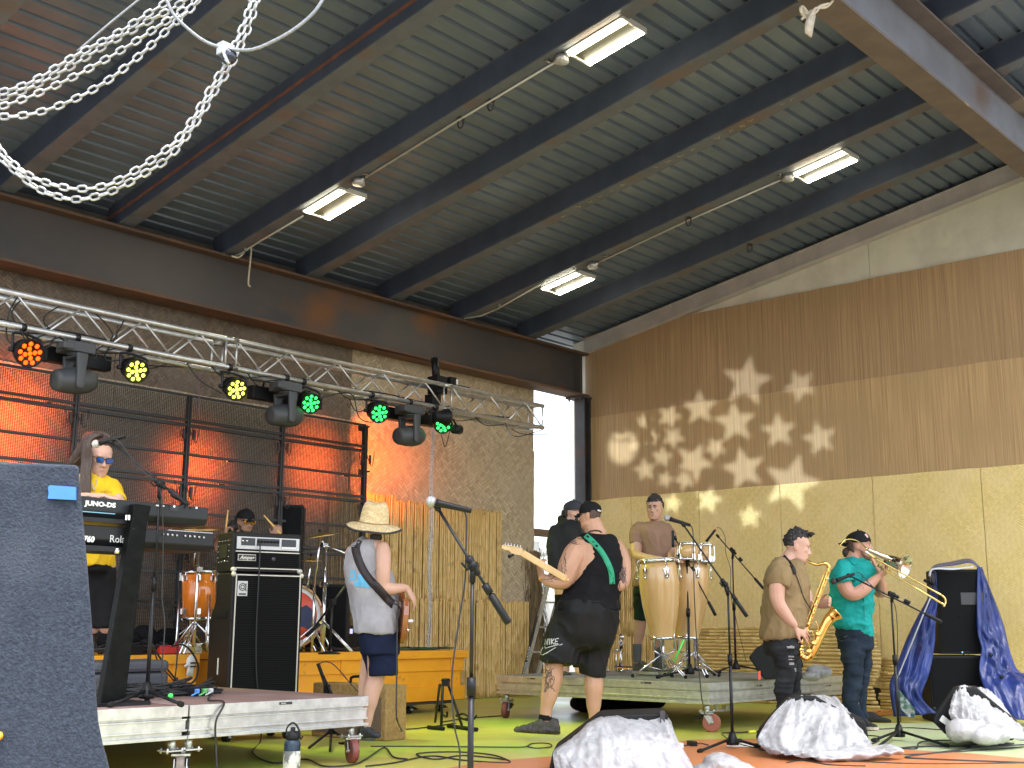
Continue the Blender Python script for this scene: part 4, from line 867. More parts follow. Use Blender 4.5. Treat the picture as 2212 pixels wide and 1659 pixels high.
# head
hz=zc+.012; hd_=thing('bass_amplifier','black bass amplifier head with silver front panel on top of the tall cabinet','amplifier',fa+rt*wA/2+V((0,0,hz))); hh=.325
ha=fa+rt*.0+bk*.02; mb=MB(); mb.prism([ha+bk*d_+V((0,0,z)) for d_,z in ((.0,hz),(.36,hz),(.36,hz+hh),(0.02,hz+hh))],rt*(wA-.01)); obj('shell',mb,redt,hd_,bevel=.008)
MR=Matrix((rt,bk,Z)).transposed(); pn=mat('panel_silver',(.5,.5,.49),rough=.35,metal=.5); pd=mat('panel_dark',(.03,.032,.035),rough=.4)
hc=ha+rt*(wA-.01)/2
mb=MB(); mb.box(hc-bk*.002+V((0,0,hz+.235)),(wA-.07,.012,.10),MR); obj('front_panel',mb,pn,hd_)
mb=MB(); mb.box(hc-bk*.010-rt*.18+V((0,0,hz+.245)),(.12,.004,.062),MR); mb.box(hc-bk*.010-rt*.005+V((0,0,hz+.245)),(.20,.004,.062),MR); mb.box(hc-bk*.010+rt*.18+V((0,0,hz+.245)),(.13,.004,.062),MR); obj('panel_section',mb,pd,hd_)
for k in range(7):
    p=hc+rt*(-.09+k*.028)-bk*.013+V((0,0,hz+.25)); mb=MB(); mb.lathe(p,-bk,[(0,.011),(.012,.009)],12); obj('knob',mb,black,hd_)
for dx in (-.225,-.19): mb=MB(); mb.lathe(hc+rt*dx-bk*.013+V((0,0,hz+.25)),-bk,[(0,.010),(.003,.010)],12); obj('jack',mb,chrome,hd_)
mb=MB(); mb.box(hc+rt*.18-bk*.0135+V((0,0,hz+.205)),(.13,.003,.018),MR); obj('tape_strip',mb,white,hd_)
mb=MB(); mb.box(hc-bk*.001+V((0,0,hz+.165)),(wA-.06,.014,.008),MR); mb.box(hc-bk*.001+V((0,0,hz+.03)),(wA-.06,.014,.008),MR); obj('trim',mb,pip,hd_)
mb=MB(); mb.box(hc+bk*.001+V((0,0,hz+.098)),(wA-.06,.012,.12),MR); obj('grille',mb,cloth_,hd_)
mb=MB(); bc=hc-rt*.185-bk*.008+V((0,0,hz+.115)); mb.box(bc,(.155,.006,.052),MR); bd=obj('badge',mb,pip,hd_); mb=MB(); mb.box(bc-bk*.004,(.145,.004,.042),MR); obj('badge_face',mb,tagm,bd); text('Ampeg',bc-bk*.0062-rt*.062-V((0,0,.014)),rt,Z,.03,pip,bd,bold=.0012,shear=.35,wscale=1.0)
mb=MB(); mb.lathe(hc+rt*.05-bk*.006+V((0,0,hz+.11)),-bk,[(0,.018),(.003,.018)],16); obj('lamp_jewel',mb,mat('jewel',(.06,.06,.065),rough=.2),hd_)
for dx in (.015,wA-.025):
    for z in (hz+.015,): mb=MB(); mb.ball(ha+rt*dx+V((0,0,z)),(.026,.026,.022),8); obj('corner',mb,pip,hd_)
# side vent with red lit edge studs
mb=MB(); sv=ha-rt*.002+bk*.2+V((0,0,hz+.17)); mb.box(sv,(.006,.16,.11),MR); obj('side_vent',mb,mat('vent_black',(.006,.006,.006),rough=.6),hd_)
for k in range(14):
    t_=2*pi*k/14; p=sv-rt*.001+bk*.12*max(-1,min(1,1.3*math.cos(t_)))+V((0,0,.085*max(-1,min(1,1.3*math.sin(t_))))); mb=MB(); mb.ball(p,.005,6); obj('stud',mb,chrome,hd_)
cable('instrument_cable',[hc-rt*.085-bk*.03+V((0,0,hz+.245)),hc-rt*.09-bk*.05+V((0,0,hz+.1)),hc-rt*.095-bk*.06+V((0,0,.9)),hc-rt*.075-bk*.05+V((0,0,.55)),hc-rt*.04-bk*.05+V((0,0,.3)),hc-rt*.03-bk*.10+V((0,0,.02)),onz(545,1625,.01),onz(590,1648,.01),onz(660,1640,.01),onz(700,1655,.01),onz(760,1652,.01),onz(790,1640,.01),onz(830,1615,.01),onz(850,1635,.01),onz(880,1640,.01)],.006,'thin black cable plugged into the bass amplifier, running down to the floor')
# ================================================================ TWEED GUITAR AMP
ta=onz(672,1590,0); tb=onz(832,1602,0); r2_=(tb-ta).normalized(); b2_=V((-r2_.y,r2_.x,0)); tw=(tb-ta).length; M2=Matrix((r2_,b2_,Z)).transposed(); th_=CH-(1470-1356)/FP*depof(ta)
tm=mat('tweed',(.36,.22,.07),(.26,.15,.05),scale=40,rough=.6); tg=mat('amp_grille_cloth',(.17,.11,.07),(.12,.08,.05),scale=90,rough=.8)
t=thing('guitar_amplifier','brown tweed guitar amplifier standing behind the straw hat man','amplifier',ta+r2_*tw/2); cT=ta+r2_*tw/2
mb=MB(); mb.box(cT+b2_*.13+V((0,0,th_/2)),(tw,.26,th_),M2); obj('shell',mb,tm,t,bevel=.012)
mb=MB(); mb.box(cT-b2_*.001+V((0,0,th_/2-.03)),(tw-.10,.012,th_-.14),M2); obj('grille',mb,tg,t)
mb=MB(); mb.tube(sp([cT+b2_*.13-r2_*.1+V((0,0,th_)),cT+b2_*.13-r2_*.08+V((0,0,th_+.05)),cT+b2_*.13+r2_*.08+V((0,0,th_+.05)),cT+b2_*.13+r2_*.1+V((0,0,th_))],6),.012,8); obj('handle',mb,black,t)
mb=MB(); mb.box(cT-b2_*.005+r2_*.16+V((0,0,th_-.04)),(.09,.006,.022),M2); obj('badge',mb,pn,t)
# ================================================================ CARPETED CABINET near the camera
ca=mat('grey_carpet',(.036,.046,.066),(.020,.026,.040),scale=70,rough=.95,lo=.35,hi=.65,c3=(.052,.062,.080),s3=3,lo3=.5,hi3=.75,bump=.6,bscale=120,detail=2)
DQ=3.6
t=thing('carpeted_cabinet','large cabinet covered in blue grey carpet at the left edge, nearest the camera','cabinet',dep(100,1659,DQ+.3)*1)
poly=[(-60,992),(0,996),(95,1000),(165,1003),(171,1008),(172,1030),(181,1130),(190,1230),(203,1400),(208,1500),(213,1560),(222,1605),(232,1640),(245,1700),(250,1760),(-60,1760)]
rings=[]
base=[dep(x,y,DQ) for x,y in poly]
away=(dep(171,1300,DQ)-V(CP)); away.z=0; away.normalize(); away=(away+RTv*-.02).normalized(); mb=MB(); mb.loft([[p+away*o_+(V((0,0,0)) if not k in (0,3) else (dep(90,1380,DQ)-p)*.012) for p in base] for k,o_ in enumerate((0,.02,.62,.64))],smooth=False); obj('carpet_shell',mb,ca,t,bevel=.01)
mb=MB(); mb.cyl(dep(-6,1590,DQ-.02),dep(1,1590,DQ-.01),.012,12); obj('latch',mb,oran,t)
tp=mat('blue_tape',(.06,.22,.62),(.05,.19,.55),scale=10,rough=.6); mb=MB(); tpp=[(104,1052),(107,1048),(163,1052),(163,1080),(103,1077),(105,1066)]; mb.prism([dep(x,y,DQ-.012) for x,y in tpp],V(FH)*.008); obj('tape',mb,tp,t)
# ================================================================ KEYBOARDS + STAND
YK=dep(330,1110,7.55).y
def kq(x,y,dy=0): return ony(x,y,YK+dy)
kbm=mat('keyboard_grey',(.018,.020,.022),rough=.4,bump=.03,bscale=100,spec=.3); kb2=mat('keyboard_dark',(.012,.012,.014),rough=.4,spec=.3); sil=mat('silver_print',(.55,.55,.55),rough=.5); ivory=mat('ivory_keys',(.65,.63,.57),rough=.3)
def keyboard(zt_l,zb_l,x0,x1,lab,m_,dpt=.3):
    pr=onz; t=thing('keyboard',lab,'keyboard',((x0+x1)/2,YK+.15,zb_l),group='keyboards on the stand')
    mb=MB(); h=zt_l-zb_l
    prof=[(0,h*.3),(0,h),(.05,h+.0),(.16,h*.92),(.17,h*.6),(dpt,h*.55),(dpt,0),(.03,0)]
    mb.prism([V((x0,YK+d_,zb_l+z)) for d_,z in prof],(x1-x0,0,0)); obj('case',mb,m_,t,bevel=.006)
    mb=MB()
    for k in range(36): w_=(x1-x0-.1)/36; mb.box((x0+.05+w_*(k+.5),YK+.235,zb_l+h*.6),(w_*.92,.125,.02))
    obj('white_keys',mb,ivory,t)
    return t
zt1=kq(300,1083).z; zb1=kq(300,1124).z
xk0=kq(85,1090).x; xk1=kq(451,1100).x
k1=keyboard(zt1,zb1,xk0,xk1,'upper keyboard with white lettering on its back',kbm)
zt2=kq(300,1141).z; zb2=kq(300,1183).z; xk3=kq(462,1160).x
k2=keyboard(zt2,zb2,xk0-.05,xk3,'lower keyboard with larger maker lettering on its back',kb2,.33)
ym=YK-.003
def kt(s,x,y,h,P,m_,**kw): q=kq(x,y,-.003); text(s,q,(1,0,0),Z,h,m_,P,**kw)
kt('Roland',128,1087,.026,k1,white,bold=.0008); kt('JUNO-DS',184,1091,.028,k1,white,bold=.0018,wscale=1.25)
mb=MB(); a=kq(100,1098,-.002).z; mb.span((kq(100,1098).x,YK-.003,a-.004),(kq(249,1098).x,YK-.0005,a+.002)); obj('blue_line',mb,mat('line_blue',(.15,.35,.45),rough=.5),k1)
kt('RD-760',152,1168,.034,k2,white,bold=.002,shear=.15); kt('Roland',236,1171,.045,k2,sil,wscale=.95)
mb=MB(); a=kq(376,1097,-.002); mb.box((a.x,YK-.001,a.z),(.06,.004,.035)); obj('socket_panel',mb,tagm,k1)
for i,(x,y) in enumerate(((340,1092),(352,1093),(376,1094),(400,1096),(412,1097),(424,1097))): q=kq(x,y,-.004); mb=MB(); mb.box(q,(.018,.006,.008) if i<2 else (.012,.006,.012)); obj('socket',mb,chrome if i in (2,5) else white if i<2 else black,k1)
for i in range(9): q=kq(352+i*10+(8 if i>3 else 0),1154+i*.9,-.002); mb=MB(); mb.lathe(q,(0,-1,0),[(0,.008),(.006,.008),(.006,.003)],8); obj('socket',mb,steelm,k2)
mb=MB(); q=kq(415,1148); mb.span((q.x-.16,YK+.02,zt2),(q.x+.17,YK+.05,zt2+.006)); obj('silver_edge',mb,sil,k2)
ks=thing('keyboard_stand','black slanted column keyboard stand with chipped edges','keyboard stand',kq(240,1490)); wn=mat('worn_black',(.004,.0045,.004),(.007,.0075,.007),scale=20,spec=.08,rough=.45,c3=(.12,.12,.11),s3=40,lo3=.72,hi3=.74)
z0=DT; a=kq(290,1088,-.07);b=kq(327,1090,-.07); c=kq(268,1500,-.07); d=kq(205,1500,-.07)
zt_s=a.z
mb=MB(); mb.prism([V((a.x,YK-.075,zt_s)),V((b.x,YK-.075,zt_s-.004)),V((b.x-.02,YK-.075,zt_s-.10)),V((kq(248,1490).x+.03,YK-.075,DT+.012)),V((kq(205,1490).x,YK-.075,DT+.012))],(0,.062,0)); obj('column',mb,wn,ks,bevel=.006)
mb=MB(); mb.span((xk0+.1,YK-.02,zb1-.03),(xk1-.45,YK+.26,zb1-.004)); obj('upper_arm',mb,blackm,ks)
mb=MB(); mb.span((xk0+.05,YK-.02,zb2-.035),(xk1-.5,YK+.28,zb2-.004)); obj('lower_arm',mb,blackm,ks)
mb=MB(); q=kq(238,1490); mb.box((q.x-.05,YK+.02,DT+.012),(.5,.30,.02)); obj('foot',mb,blackm,ks)
mb=MB(); [mb.box(kq(x,y,-.08),(.012,.01,.03),) for x,y in ((272,1118),(278,1118))]; mb.cyl(kq(253,1185,-.09),kq(253,1196,-.09),.015); obj('lock',mb,chrome,ks)
# ================================================================ MIC STANDS
def mic(P0,ax,kind,ring=None,parent=None,name='microphone',lab='x',grp=None,ball=None):
    ax=V(ax).normalized(); t=thing(name,lab,'microphone',P0,group=grp)
    if kind=='vocal':
        mb=MB(); mb.lathe(P0-ax*.0,ax,[(-.17,.010),(-.165,.012),(-.02,.017),(.0,.02)],14); obj('body',mb,black,t)
        mb=MB(); mb.ball(P0+ax*.024,(.026,.026,.026),14); mb.lathe(P0+ax*.014,ax,[(0,.0265),(.008,.0265)],16); obj('grille',mb,ball or mat('mic_mesh',(.45,.45,.46),(.3,.3,.3),scale=300,rough=.35,metal=.6,bump=.5,bscale=500),t)
    else:
        mb=MB(); mb.lathe(P0,ax,[(-.16,.009),(-.15,.014),(-.02,.015),(.01,.016),(.012,.012)],14); obj('body',mb,black,t)
    if ring: mb=MB(); mb.lathe(P0-ax*.168,ax,[(0,.010),(.013,.0115),(.013,.009)],12); obj('ring',mb,mat('tape_'+ring,{'yellow':(.75,.8,.05),'red':(.8,.06,.03),'green':(.1,.8,.1)}[ring],rough=.5),t)
    return t
def stand(D,foot,top,clutch,b0,b1,legs,lab,zb=0,dd0=0,dd1=0,r=.011,sleeve=None,toplow=True):
    """foot/top: picture points of the pole; b0 = mic end of the boom, b1 = counterweight end"""
    F0=onz(*foot,zb) if D is None else dep(*foot,D); D=depof(F0)
    T0=V((F0.x,F0.y,dep(*top,D).z)); t=thing('microphone_stand',lab,'microphone stand',F0,group='black microphone stands')
    B0=dep(*b0,D+dd0); B1=dep(*b1,D+dd1); C0=dep(*clutch,D)
    zs_=zb+ (T0.z-zb)*.55
    mb=MB(); mb.cyl(V((F0.x,F0.y,zb+.05)),V((F0.x,F0.y,zs_)),r*1.15,12); obj('pole',mb,blackm,t)
    mb=MB(); mb.cyl(V((F0.x,F0.y,zs_-.03)),V((F0.x,F0.y,zs_+.05)),r*1.75,12); obj('sleeve',mb,black,t)
    mb=MB(); mb.cyl(V((F0.x,F0.y,zs_)),T0,r*.75,12); obj('inner_pole',mb,blackm,t)
    mb=MB(); mb.lathe(V((F0.x,F0.y,zb+.03)),Z,[(0,.045),(.02,.05),(.05,.035),(.10,.02)],12); obj('hub',mb,black,t)
    for k,lg in enumerate(legs):
        E=onz(*lg,zb+.015); mb=MB(); mb.tube([V((F0.x,F0.y,zb+.08)),E],.011,8); L_=obj('leg',mb,black,t); mb=MB(); d_=(E-V((F0.x,F0.y,zb+.08))).normalized(); mb.lathe(E-d_*.04,d_,[(0,.012),(.01,.017),(.045,.017),(.05,.01)],10); obj('rubber_foot',mb,rubber,L_)
    d_=(B1-B0).normalized()
    mb=MB(); mb.cyl(B0,B1-d_*.02,r*.62,10); obj('boom',mb,blackm,t)
    mb=MB(); mb.lathe(B1-d_*.16,d_,[(0,r*.7),(.01,r*1.45),(.15,r*1.5),(.16,r*1.1)],12); obj('counterweight',mb,black,t)
    mb=MB(); mb.lathe(C0,(1,.3,.0),[(-.02,.022),(.02,.022)],12); mb.tube([C0,C0+V((-.04,0,-.02)),C0+V((-.075,.0,.01))],.006,6); mb.cyl(T0-V((0,0,.04)),C0,.014,10); mb.lathe(C0-d_*.05,d_,[(0,r*.9),(.01,r*1.7),(.03,r*1.7),(.04,r*1.3),(.09,r*1.3),(.1,r*.9)],10); mb.lathe(C0+d_*.10,d_,[(0,r*1.5),(.05,r*1.5)],10); obj('clutch',mb,black,t)
    mb=MB(); mb.lathe(B0-d_*.04,d_,[(0,.006),(.01,.014),(.04,.016),(.05,.008)],10); obj('clip',mb,black,t)
    return t,D,B0
def tri(cx,cy,R,a0,zb=0):
    c=onz(cx,cy,zb); out=[]
    return out
def legs3(foot,zb,a0,R=.32):
    c=onz(*foot,zb); return [projp(c+V((R*math.cos(a0+k*2*pi/3),R*math.sin(a0+k*2*pi/3),0))) for k in range(3)]
def projp(p):
    v=np.array(p)-CP; z=v@F_; return (1106+FP*(v@RT)/z,829.5-FP*(v@UP)/z)
# centre vocal stand near the camera
D=5.6; f0=dep(1016,1659,D); f0=V((f0.x,f0.y,0)); fp=projp(f0)
t,D,B0=stand(None,fp,(1024,1240),(1022,1222),(947,1100),(1099,1347),legs3(fp,0,.5),'tall black boom stand standing nearest the camera in the centre',dd0=.0,dd1=0,r=.0125)
micP=dep(942,1086,D-.02); mic(micP,dep(925,1083,D)-dep(990,1098,D),'vocal','yellow',lab='silver headed vocal microphone in front of the bamboo, centre of the picture',grp='vocal microphones')
cable('mic_cable',[dep(x,y,D+.02) for x,y in ((990,1098),(1002,1104),(1008,1125),(1006,1200),(1004,1260),(990,1350),(978,1440),(976,1500),(982,1570),(993,1620),(992,1665),(990,1740))],.0045,'black cable hanging from the centre vocal microphone')
# conga vocal stand
t,D,B0=stand(None,(1583,1618),(1568,1275),(1566,1262),(1478,1136),(1614,1332),[(1510,1623),(1640,1612),(1600,1600)],'black boom stand standing on the floor in front of the congas')
mic(dep(1447,1121,D),dep(1435,1117,D)-dep(1487,1133,D),'vocal','yellow',lab='silver headed vocal microphone beside the conga player',grp='vocal microphones')
cable('mic_cable',[dep(x,y,D+.03) for x,y in ((1487,1133),(1496,1143),(1498,1190),(1500,1290),(1506,1400),(1512,1470),(1518,1520))]+[onz(1530,1560,.01),onz(1580,1600,.01),onz(1650,1618,.01),onz(1720,1625,.01)],.0045,'black cable running down beside the conga stand to the floor')
# deck stands
t,D,B0=stand(None,(1490,1463),(1483,1215),(1484,1205),(1460,1165),(1546,1330),[(1420,1463),(1555,1452),(1490,1446)],'black boom stand on the deck right in front of the conga shells',zb=CT)
mic(dep(1454,1180,D),(0,0,-1),'pencil',None,lab='black pencil microphone pointing down at the conga heads',grp='instrument microphones')
t,D,B0=stand(None,(1590,1452),(1582,1200),(1584,1190),(1552,1160),(1650,1272),[(1545,1452),(1640,1447),(1590,1435)],'black boom stand at the right end of the conga deck',zb=CT)
mic(dep(1527,1168,D),dep(1520,1176,D)-dep(1548,1140,D),'pencil','red',lab='black microphone with red ring pointing at the bongos',grp='instrument microphones')
cable('mic_cable',[dep(x,y,D+.02) for x,y in ((1548,1140),(1556,1142),(1566,1160),(1568,1195),(1578,1230),(1580,1290),(1600,1380),(1612,1430))],.0035,'thin black cable from the red ringed microphone')
# trombone stand
t,D,B0=stand(None,(1943,1600),(1933,1290),(1930,1285),(1838,1245),(2034,1344),[(1885,1600),(1893,1616),(2047,1611)],'black boom stand standing in front of the trombone player')
mic(dep(1806,1254,D-.05),dep(1798,1257,D)-dep(1850,1238,D),'vocal','yellow',ball=mat('mic_dark',(.03,.02,.025),rough=.5),lab='black vocal microphone with dark red head in front of the teal shirt',grp='vocal microphones')
cable('mic_cable',[dep(x,y,D) for x,y in ((1850,1238),(1858,1238),(1880,1262),(1905,1285),(1930,1300),(1938,1350),(1940,1450),(1946,1560))],.0035,'thin black cable running down the trombone stand')
# far right stand
fr=onz(2090,1560); t,D,B0=stand(None,(2091,1560),(2078,1345),(2080,1332),(2033,1277),(2182,1430),legs3((2091,1560),0,2.2),'black boom stand in front of the tarp covered speaker')
mic(dep(1998,1254,D),dep(1992,1251,D)-dep(2028,1269,D),'pencil','yellow',lab='black microphone with yellow ring in front of the speaker stack',grp='instrument microphones')
cable('mic_cable',[dep(x,y,D) for x,y in ((2028,1269),(2040,1275),(2050,1310),(2070,1325),(2087,1340),(2092,1400),(2094,1470),(2090,1530))],.0035,'thin black cable running down the far right stand')
# keyboard player stand
kp=ony(318,1478,YK-.12); t,D,B0=stand(None,(316,1520),(347,1062),(346,1045),(242,957),(406,1091),legs3((316,1520),DT,1.0,.24),'black boom stand in front of the keyboards, leaning over to the player',zb=DT)
kst=t
mic(dep(215,957,D+.0),dep(208,959,D)-dep(242,950,D),'vocal',None,ball=mat('mic_cream',(.5,.48,.42),rough=.4,metal=.3),lab='cream headed vocal microphone in front of the keyboard player face',grp='vocal microphones')
cable('mic_cable',[dep(x,y,D-.01) for x,y in ((242,950),(256,952),(280,985),(292,1002),(310,1020),(340,1045),(350,1090),(352,1200),(350,1290),(356,1350),(350,1440),(350,1480))],.0045,'black cable taped down the keyboard microphone stand')
# drum overheads
t,D,B0=stand(None,(545,1400),(548,1160),(549,1140),(510,1030),(560,1190),legs3((545,1400),.66,.4,.2),'tall silver boom stand behind the bass amplifier',zb=.66,r=.008)
mic(dep(510,1022,D),(0,0,-1),'pencil','yellow',lab='thin microphone with yellow ring above the drummer',grp='instrument microphones')
t,D,B0=stand(None,(752,1385),(750,1130),(752,1122),(701,1072),(780,1150),legs3((752,1385),.66,.4,.25),'black boom stand on the riser behind the straw hat man',zb=.66,r=.008)
mic(dep(697,1070,D),(-.3,0,-.6),'pencil',None,lab='black drum microphone against the video screen',grp='instrument microphones')
cable('mic_cable',[dep(x,y,D) for x,y in ((699,1060),(706,1050),(722,1062),(735,1085),(750,1120))],.003,'thin black cable looped above the drum microphone')
# short stand by the tweed amp
sb=onz(715,1600); t=thing('microphone_stand','short black microphone stand in front of the tweed amplifier','microphone stand',sb,group='black microphone stands')
Ds=depof(sb)
mb=MB(); mb.cyl(sb+V((0,0,.04)),dep(712,1500,Ds),.011); obj('pole',mb,blackm,t)
for lg in ((668,1615),(757,1602),(713,1622)): mb=MB(); mb.tube([sb+V((0,0,.08)),onz(*lg,.015)],.010,8); obj('leg',mb,black,t)
mb=MB(); mb.lathe(sb+V((0,0,.05)),Z,[(0,.03),(.08,.018)],10); obj('hub',mb,black,t)
mb=MB(); mb.cyl(dep(696,1455,Ds),dep(757,1580,Ds-.1),.009); obj('boom',mb,blackm,t)
mb=MB(); mb.box(dep(706,1488,Ds),(.04,.04,.07)); mb.cyl(dep(697,1460,Ds),dep(710,1500,Ds),.016); obj('clutch',mb,black,t)
mic(dep(688,1436,Ds),dep(688,1436,Ds)-dep(703,1478,Ds),'pencil',None,lab='black microphone on the short stand in front of the tweed amplifier',grp='instrument microphones')
cable('mic_cable',[dep(x,y,Ds-.02) for x,y in ((689,1436),(697,1430),(715,1432),(735,1450),(760,1480),(790,1510)) ],.0045,'black cable curling over the tweed amplifier')
# ================================================================ CONGAS
wood=mat('pale_wood',(.62,.40,.17),(.52,.31,.12),scale=2.5,stretch=(5,5,.6),rough=.22,coat=.6,lo=.3,hi=.7); skin_=mat('drum_head',(.55,.5,.42),rough=.5)
n,L,b=tree(wood)
DCg=12.15
def conga(tp,bt,wr,D,lab):
    T=dep(*tp,D); B=dep(*bt,D); ax=(T-B); H_=ax.length; ax.normalize(); t=thing('conga_drum',lab,'conga',B,group='pair of congas'); s_=D/FP
    pr=[(0,.62),(.02,.62),(.15,.74),(.3,.87),(.45,.97),(.6,1.03),(.7,1.055),(.8,1.05),(.9,1.0),(.99,.93),(.99,.8)]
    mb=MB(); mb.lathe(B,ax,[(h*H_,r*wr*s_) for h,r in pr],36); obj('shell',mb,wood,t)
    mb=MB(); mb.lathe(B+ax*H_*.985,ax,[(0,.95*wr*s_),(.0,1.0*wr*s_),(.03,1.0*wr*s_),(.035,.95*wr*s_),(0,.95*wr*s_)],36,caps=False); obj('rim',mb,chrome,t)
    mb=MB(); mb.lathe(B+ax*(H_*.985+.026),ax,[(0,.96*wr*s_),(.014,.93*wr*s_)],36); obj('drum_head',mb,skin_,t)
    mb=MB(); mb.lathe(B,ax,[(-.012,.60*wr*s_),(-.012,.645*wr*s_),(.015,.655*wr*s_),(.015,.60*wr*s_)],30); obj('foot_ring',mb,chrome,t)
    a_=ax.cross(FHv).normalized(); b_=ax.cross(a_)
    for k in range(6):
        q=pi/6+2*pi*k/6+.25; d=a_*math.cos(q)+b_*math.sin(q); R=wr*s_
        mb=MB(); p=B+ax*H_*.84+d*R*1.05; mb.prism([p+ax*.045+a_*0+d.cross(ax)*.028,p+ax*.045-d.cross(ax)*.028,p-ax*.03-d.cross(ax)*.008,p-ax*.03+d.cross(ax)*.008],d*.012)
        mb.cyl(p+d*.02-ax*.05,p+d*.012+ax*(H_*.155+.0),.0055,7); mb.lathe(p+d*.02-ax*.055,ax,[(0,.012),(.03,.012)],8); mb.tube(sp([p+d*.012+ax*H_*.13,p+d*.006+ax*H_*.17,p-d*.02+ax*H_*.175],4),.007,6); obj('lug',mb,chrome,t)
    return t,T,B,a_,b_,ax
c1,T,B,a_,b_,ax=conga((1421,1213),(1432,1379),40.5,DCg,'left conga drum with pale wood shell, nearest the camera')
# badge
q=dep(1441,1243,DCg-.205); f_=(V(CP)-q).normalized(); f_.z=0; f_.normalize(); mb=MB(); mb.lathe(q,f_,[(0,.022),(.004,.022)],20); bd=obj('badge',mb,tagm,c1)
rr_=Z.cross(f_).normalized(); text('LP',q+f_*.006-rr_*.014-Z*.010,rr_,Z,.020,white,bd)
mb=MB(); mb.tube([q+f_*.005+rr_*.0215*math.cos(t)+Z*.0215*math.sin(t) for t in [2*pi*k/20 for k in range(20)]],.0014,5,closed=True); obj('badge_ring',mb,white,bd)
c2,T2,B2_,_,_,_=conga((1490,1212),(1484,1378),40,DCg+.33,'right conga drum, partly behind the left one')
def tripod(P_,foot,D,legs,z0,hub,lab,extra=None,zt=None):
    t=thing('drum_stand',lab,'drum stand',P_,group='chrome drum stands'); 
    mb=MB(); mb.cyl(P_+V((0,0,.08)),V((P_.x,P_.y,hub)),.013,10); obj('post',mb,chrome,t)
    for k in range(3):
        a0=legs+k*2*pi/3; d=V((math.cos(a0),math.sin(a0),0)); R_s=.30
        mb=MB(); 
        for o_ in (-.016,.016):
            s_=Z.cross(d)*o_; mb.cyl(V((P_.x,P_.y,z0+.24))+s_,P_+d*R_s+s_+V((0,0,.02)),.006,6); 
        mb.cyl(V((P_.x,P_.y,z0+.07)),P_+d*R_s*.55+V((0,0,.11)),.006,6); obj('leg',mb,chrome,t)
        mb=MB(); mb.ball(P_+d*(R_s+.01)+V((0,0,.018)),(.02,.02,.018),8); obj('rubber_foot',mb,rubber,t)
    return t
def under_(B_,zb): return V((B_.x,B_.y,zb))
for (B_,a0,lb) in ((B,.3,'chrome tripod stand holding the left conga'),(B2_,1.1,'chrome tripod stand holding the right conga')):
    t=tripod(under_(B_,CT),None,0,a0,CT,B_.z+.02,lb); rr=.115
    for k in range(3):
        q=a0+.5+k*2*pi/3; p=B_+V((rr*math.cos(q),rr*math.sin(q),0)); mb=MB(); mb.cyl(V((p.x,p.y,CT+.26)),p+V((0,0,.12)),.010,8); mb.cyl(V((B_.x,B_.y,CT+.2)),V((p.x,p.y,CT+.26)),.008,6); obj('support_arm',mb,chrome,t)
# bongos
def bongo(c,w_,h_,D,lab,P_=None):
    C0=dep(*c,D); s_=D/FP; t=thing('bongo_drum',lab,'bongo',C0,group='bongos beside the congas'); ax=V((.08,0,1)).normalized(); H_=h_*s_; R=w_*s_/2
    mb=MB(); mb.lathe(C0-ax*H_/2,ax,[(0,R*.85),(H_*.5,R*.97),(H_,R*.93)],28); obj('shell',mb,wood,t)
    for o_ in (-.5,.5): mb=MB(); mb.lathe(C0+ax*(H_*o_-.012),ax,[(0,R*.9),(0,R*1.05),(.024,R*1.05),(.026,R*.9),(0,R*.9)],28,caps=False); obj('rim',mb,chrome,t)
    mb=MB(); mb.lathe(C0+ax*(H_*.5+.012),ax,[(0,R*.97),(.008,R*.9)],24); obj('drum_head',mb,skin_,t)
    for k in range(5): q=.4+2*pi*k/5; d=V((math.cos(q),math.sin(q),0)); mb=MB(); mb.tube(sp([C0+d*R*1.05-ax*H_*.55,C0+d*R*1.22,C0+d*R*1.1+ax*H_*.5],4),.007,6); mb.box(C0+d*R*1.1-ax*H_*.3,(.03,.03,.05),q); obj('lug',mb,chrome,t)
    return t,C0
bo1,C1=bongo((1487,1193),44,32,DCg+.15,'larger bongo drum above the right conga'); bo2,C2=bongo((1526,1196),28,36,DCg+.2,'smaller bongo drum at the right end of the drums')
t=tripod(under_(C1+V((.15,.05,0)),CT),None,0,2.0,CT,C1.z-.1,'chrome stand carrying the bongos'); mb=MB(); mb.cyl(V((C1.x+.15,C1.y+.05,C1.z-.12)),C1-V((0,0,.09)),.01); obj('cradle',mb,chrome,t)
mb=MB(); mb.cyl(dep(1466,1378+22,DCg-.3)*0+dep(1456,1430,DCg-.2),dep(1477,1382,DCg-.2),.009,8); tag(obj('glow_stick',mb,mat('green_tape',(.1,.9,.15),rough=.4)),'bright green stick among the conga stand legs','stick')
# pedal with cowbell block
pd_=onz(1337,1452,CT); t=thing('bass_drum_pedal','chrome foot pedal standing on the deck edge between the two players','drum pedal',pd_); mb=MB()
for dx in (-.05,.05): mb.cyl(pd_+V((dx,0,.01)),pd_+V((dx,0,.24)),.008,8)
mb.cyl(pd_+V((-.07,0,.24)),pd_+V((.07,0,.24)),.009,8); mb.cyl(pd_+V((0,0,.22)),pd_+V((-.05,-.08,.36)),.006,6); mb.ball(pd_+V((-.055,-.09,.38)),.03,8); mb.box(pd_+V((0,-.12,.05)),(.1,.28,.012)); [mb.ball(pd_+V((x,y,z)),.018,6) for x,y,z in ((-.09,-.1,.02),(.1,-.05,.03),(.13,.05,.02),(-.1,.08,.02),(.0,-.2,.03))]; obj('frame',mb,chrome,t)
mb=MB(); mb.box(pd_+V((-.01,-.1,.06)),(.08,.25,.012)); obj('foot_board',mb,blackm,t)
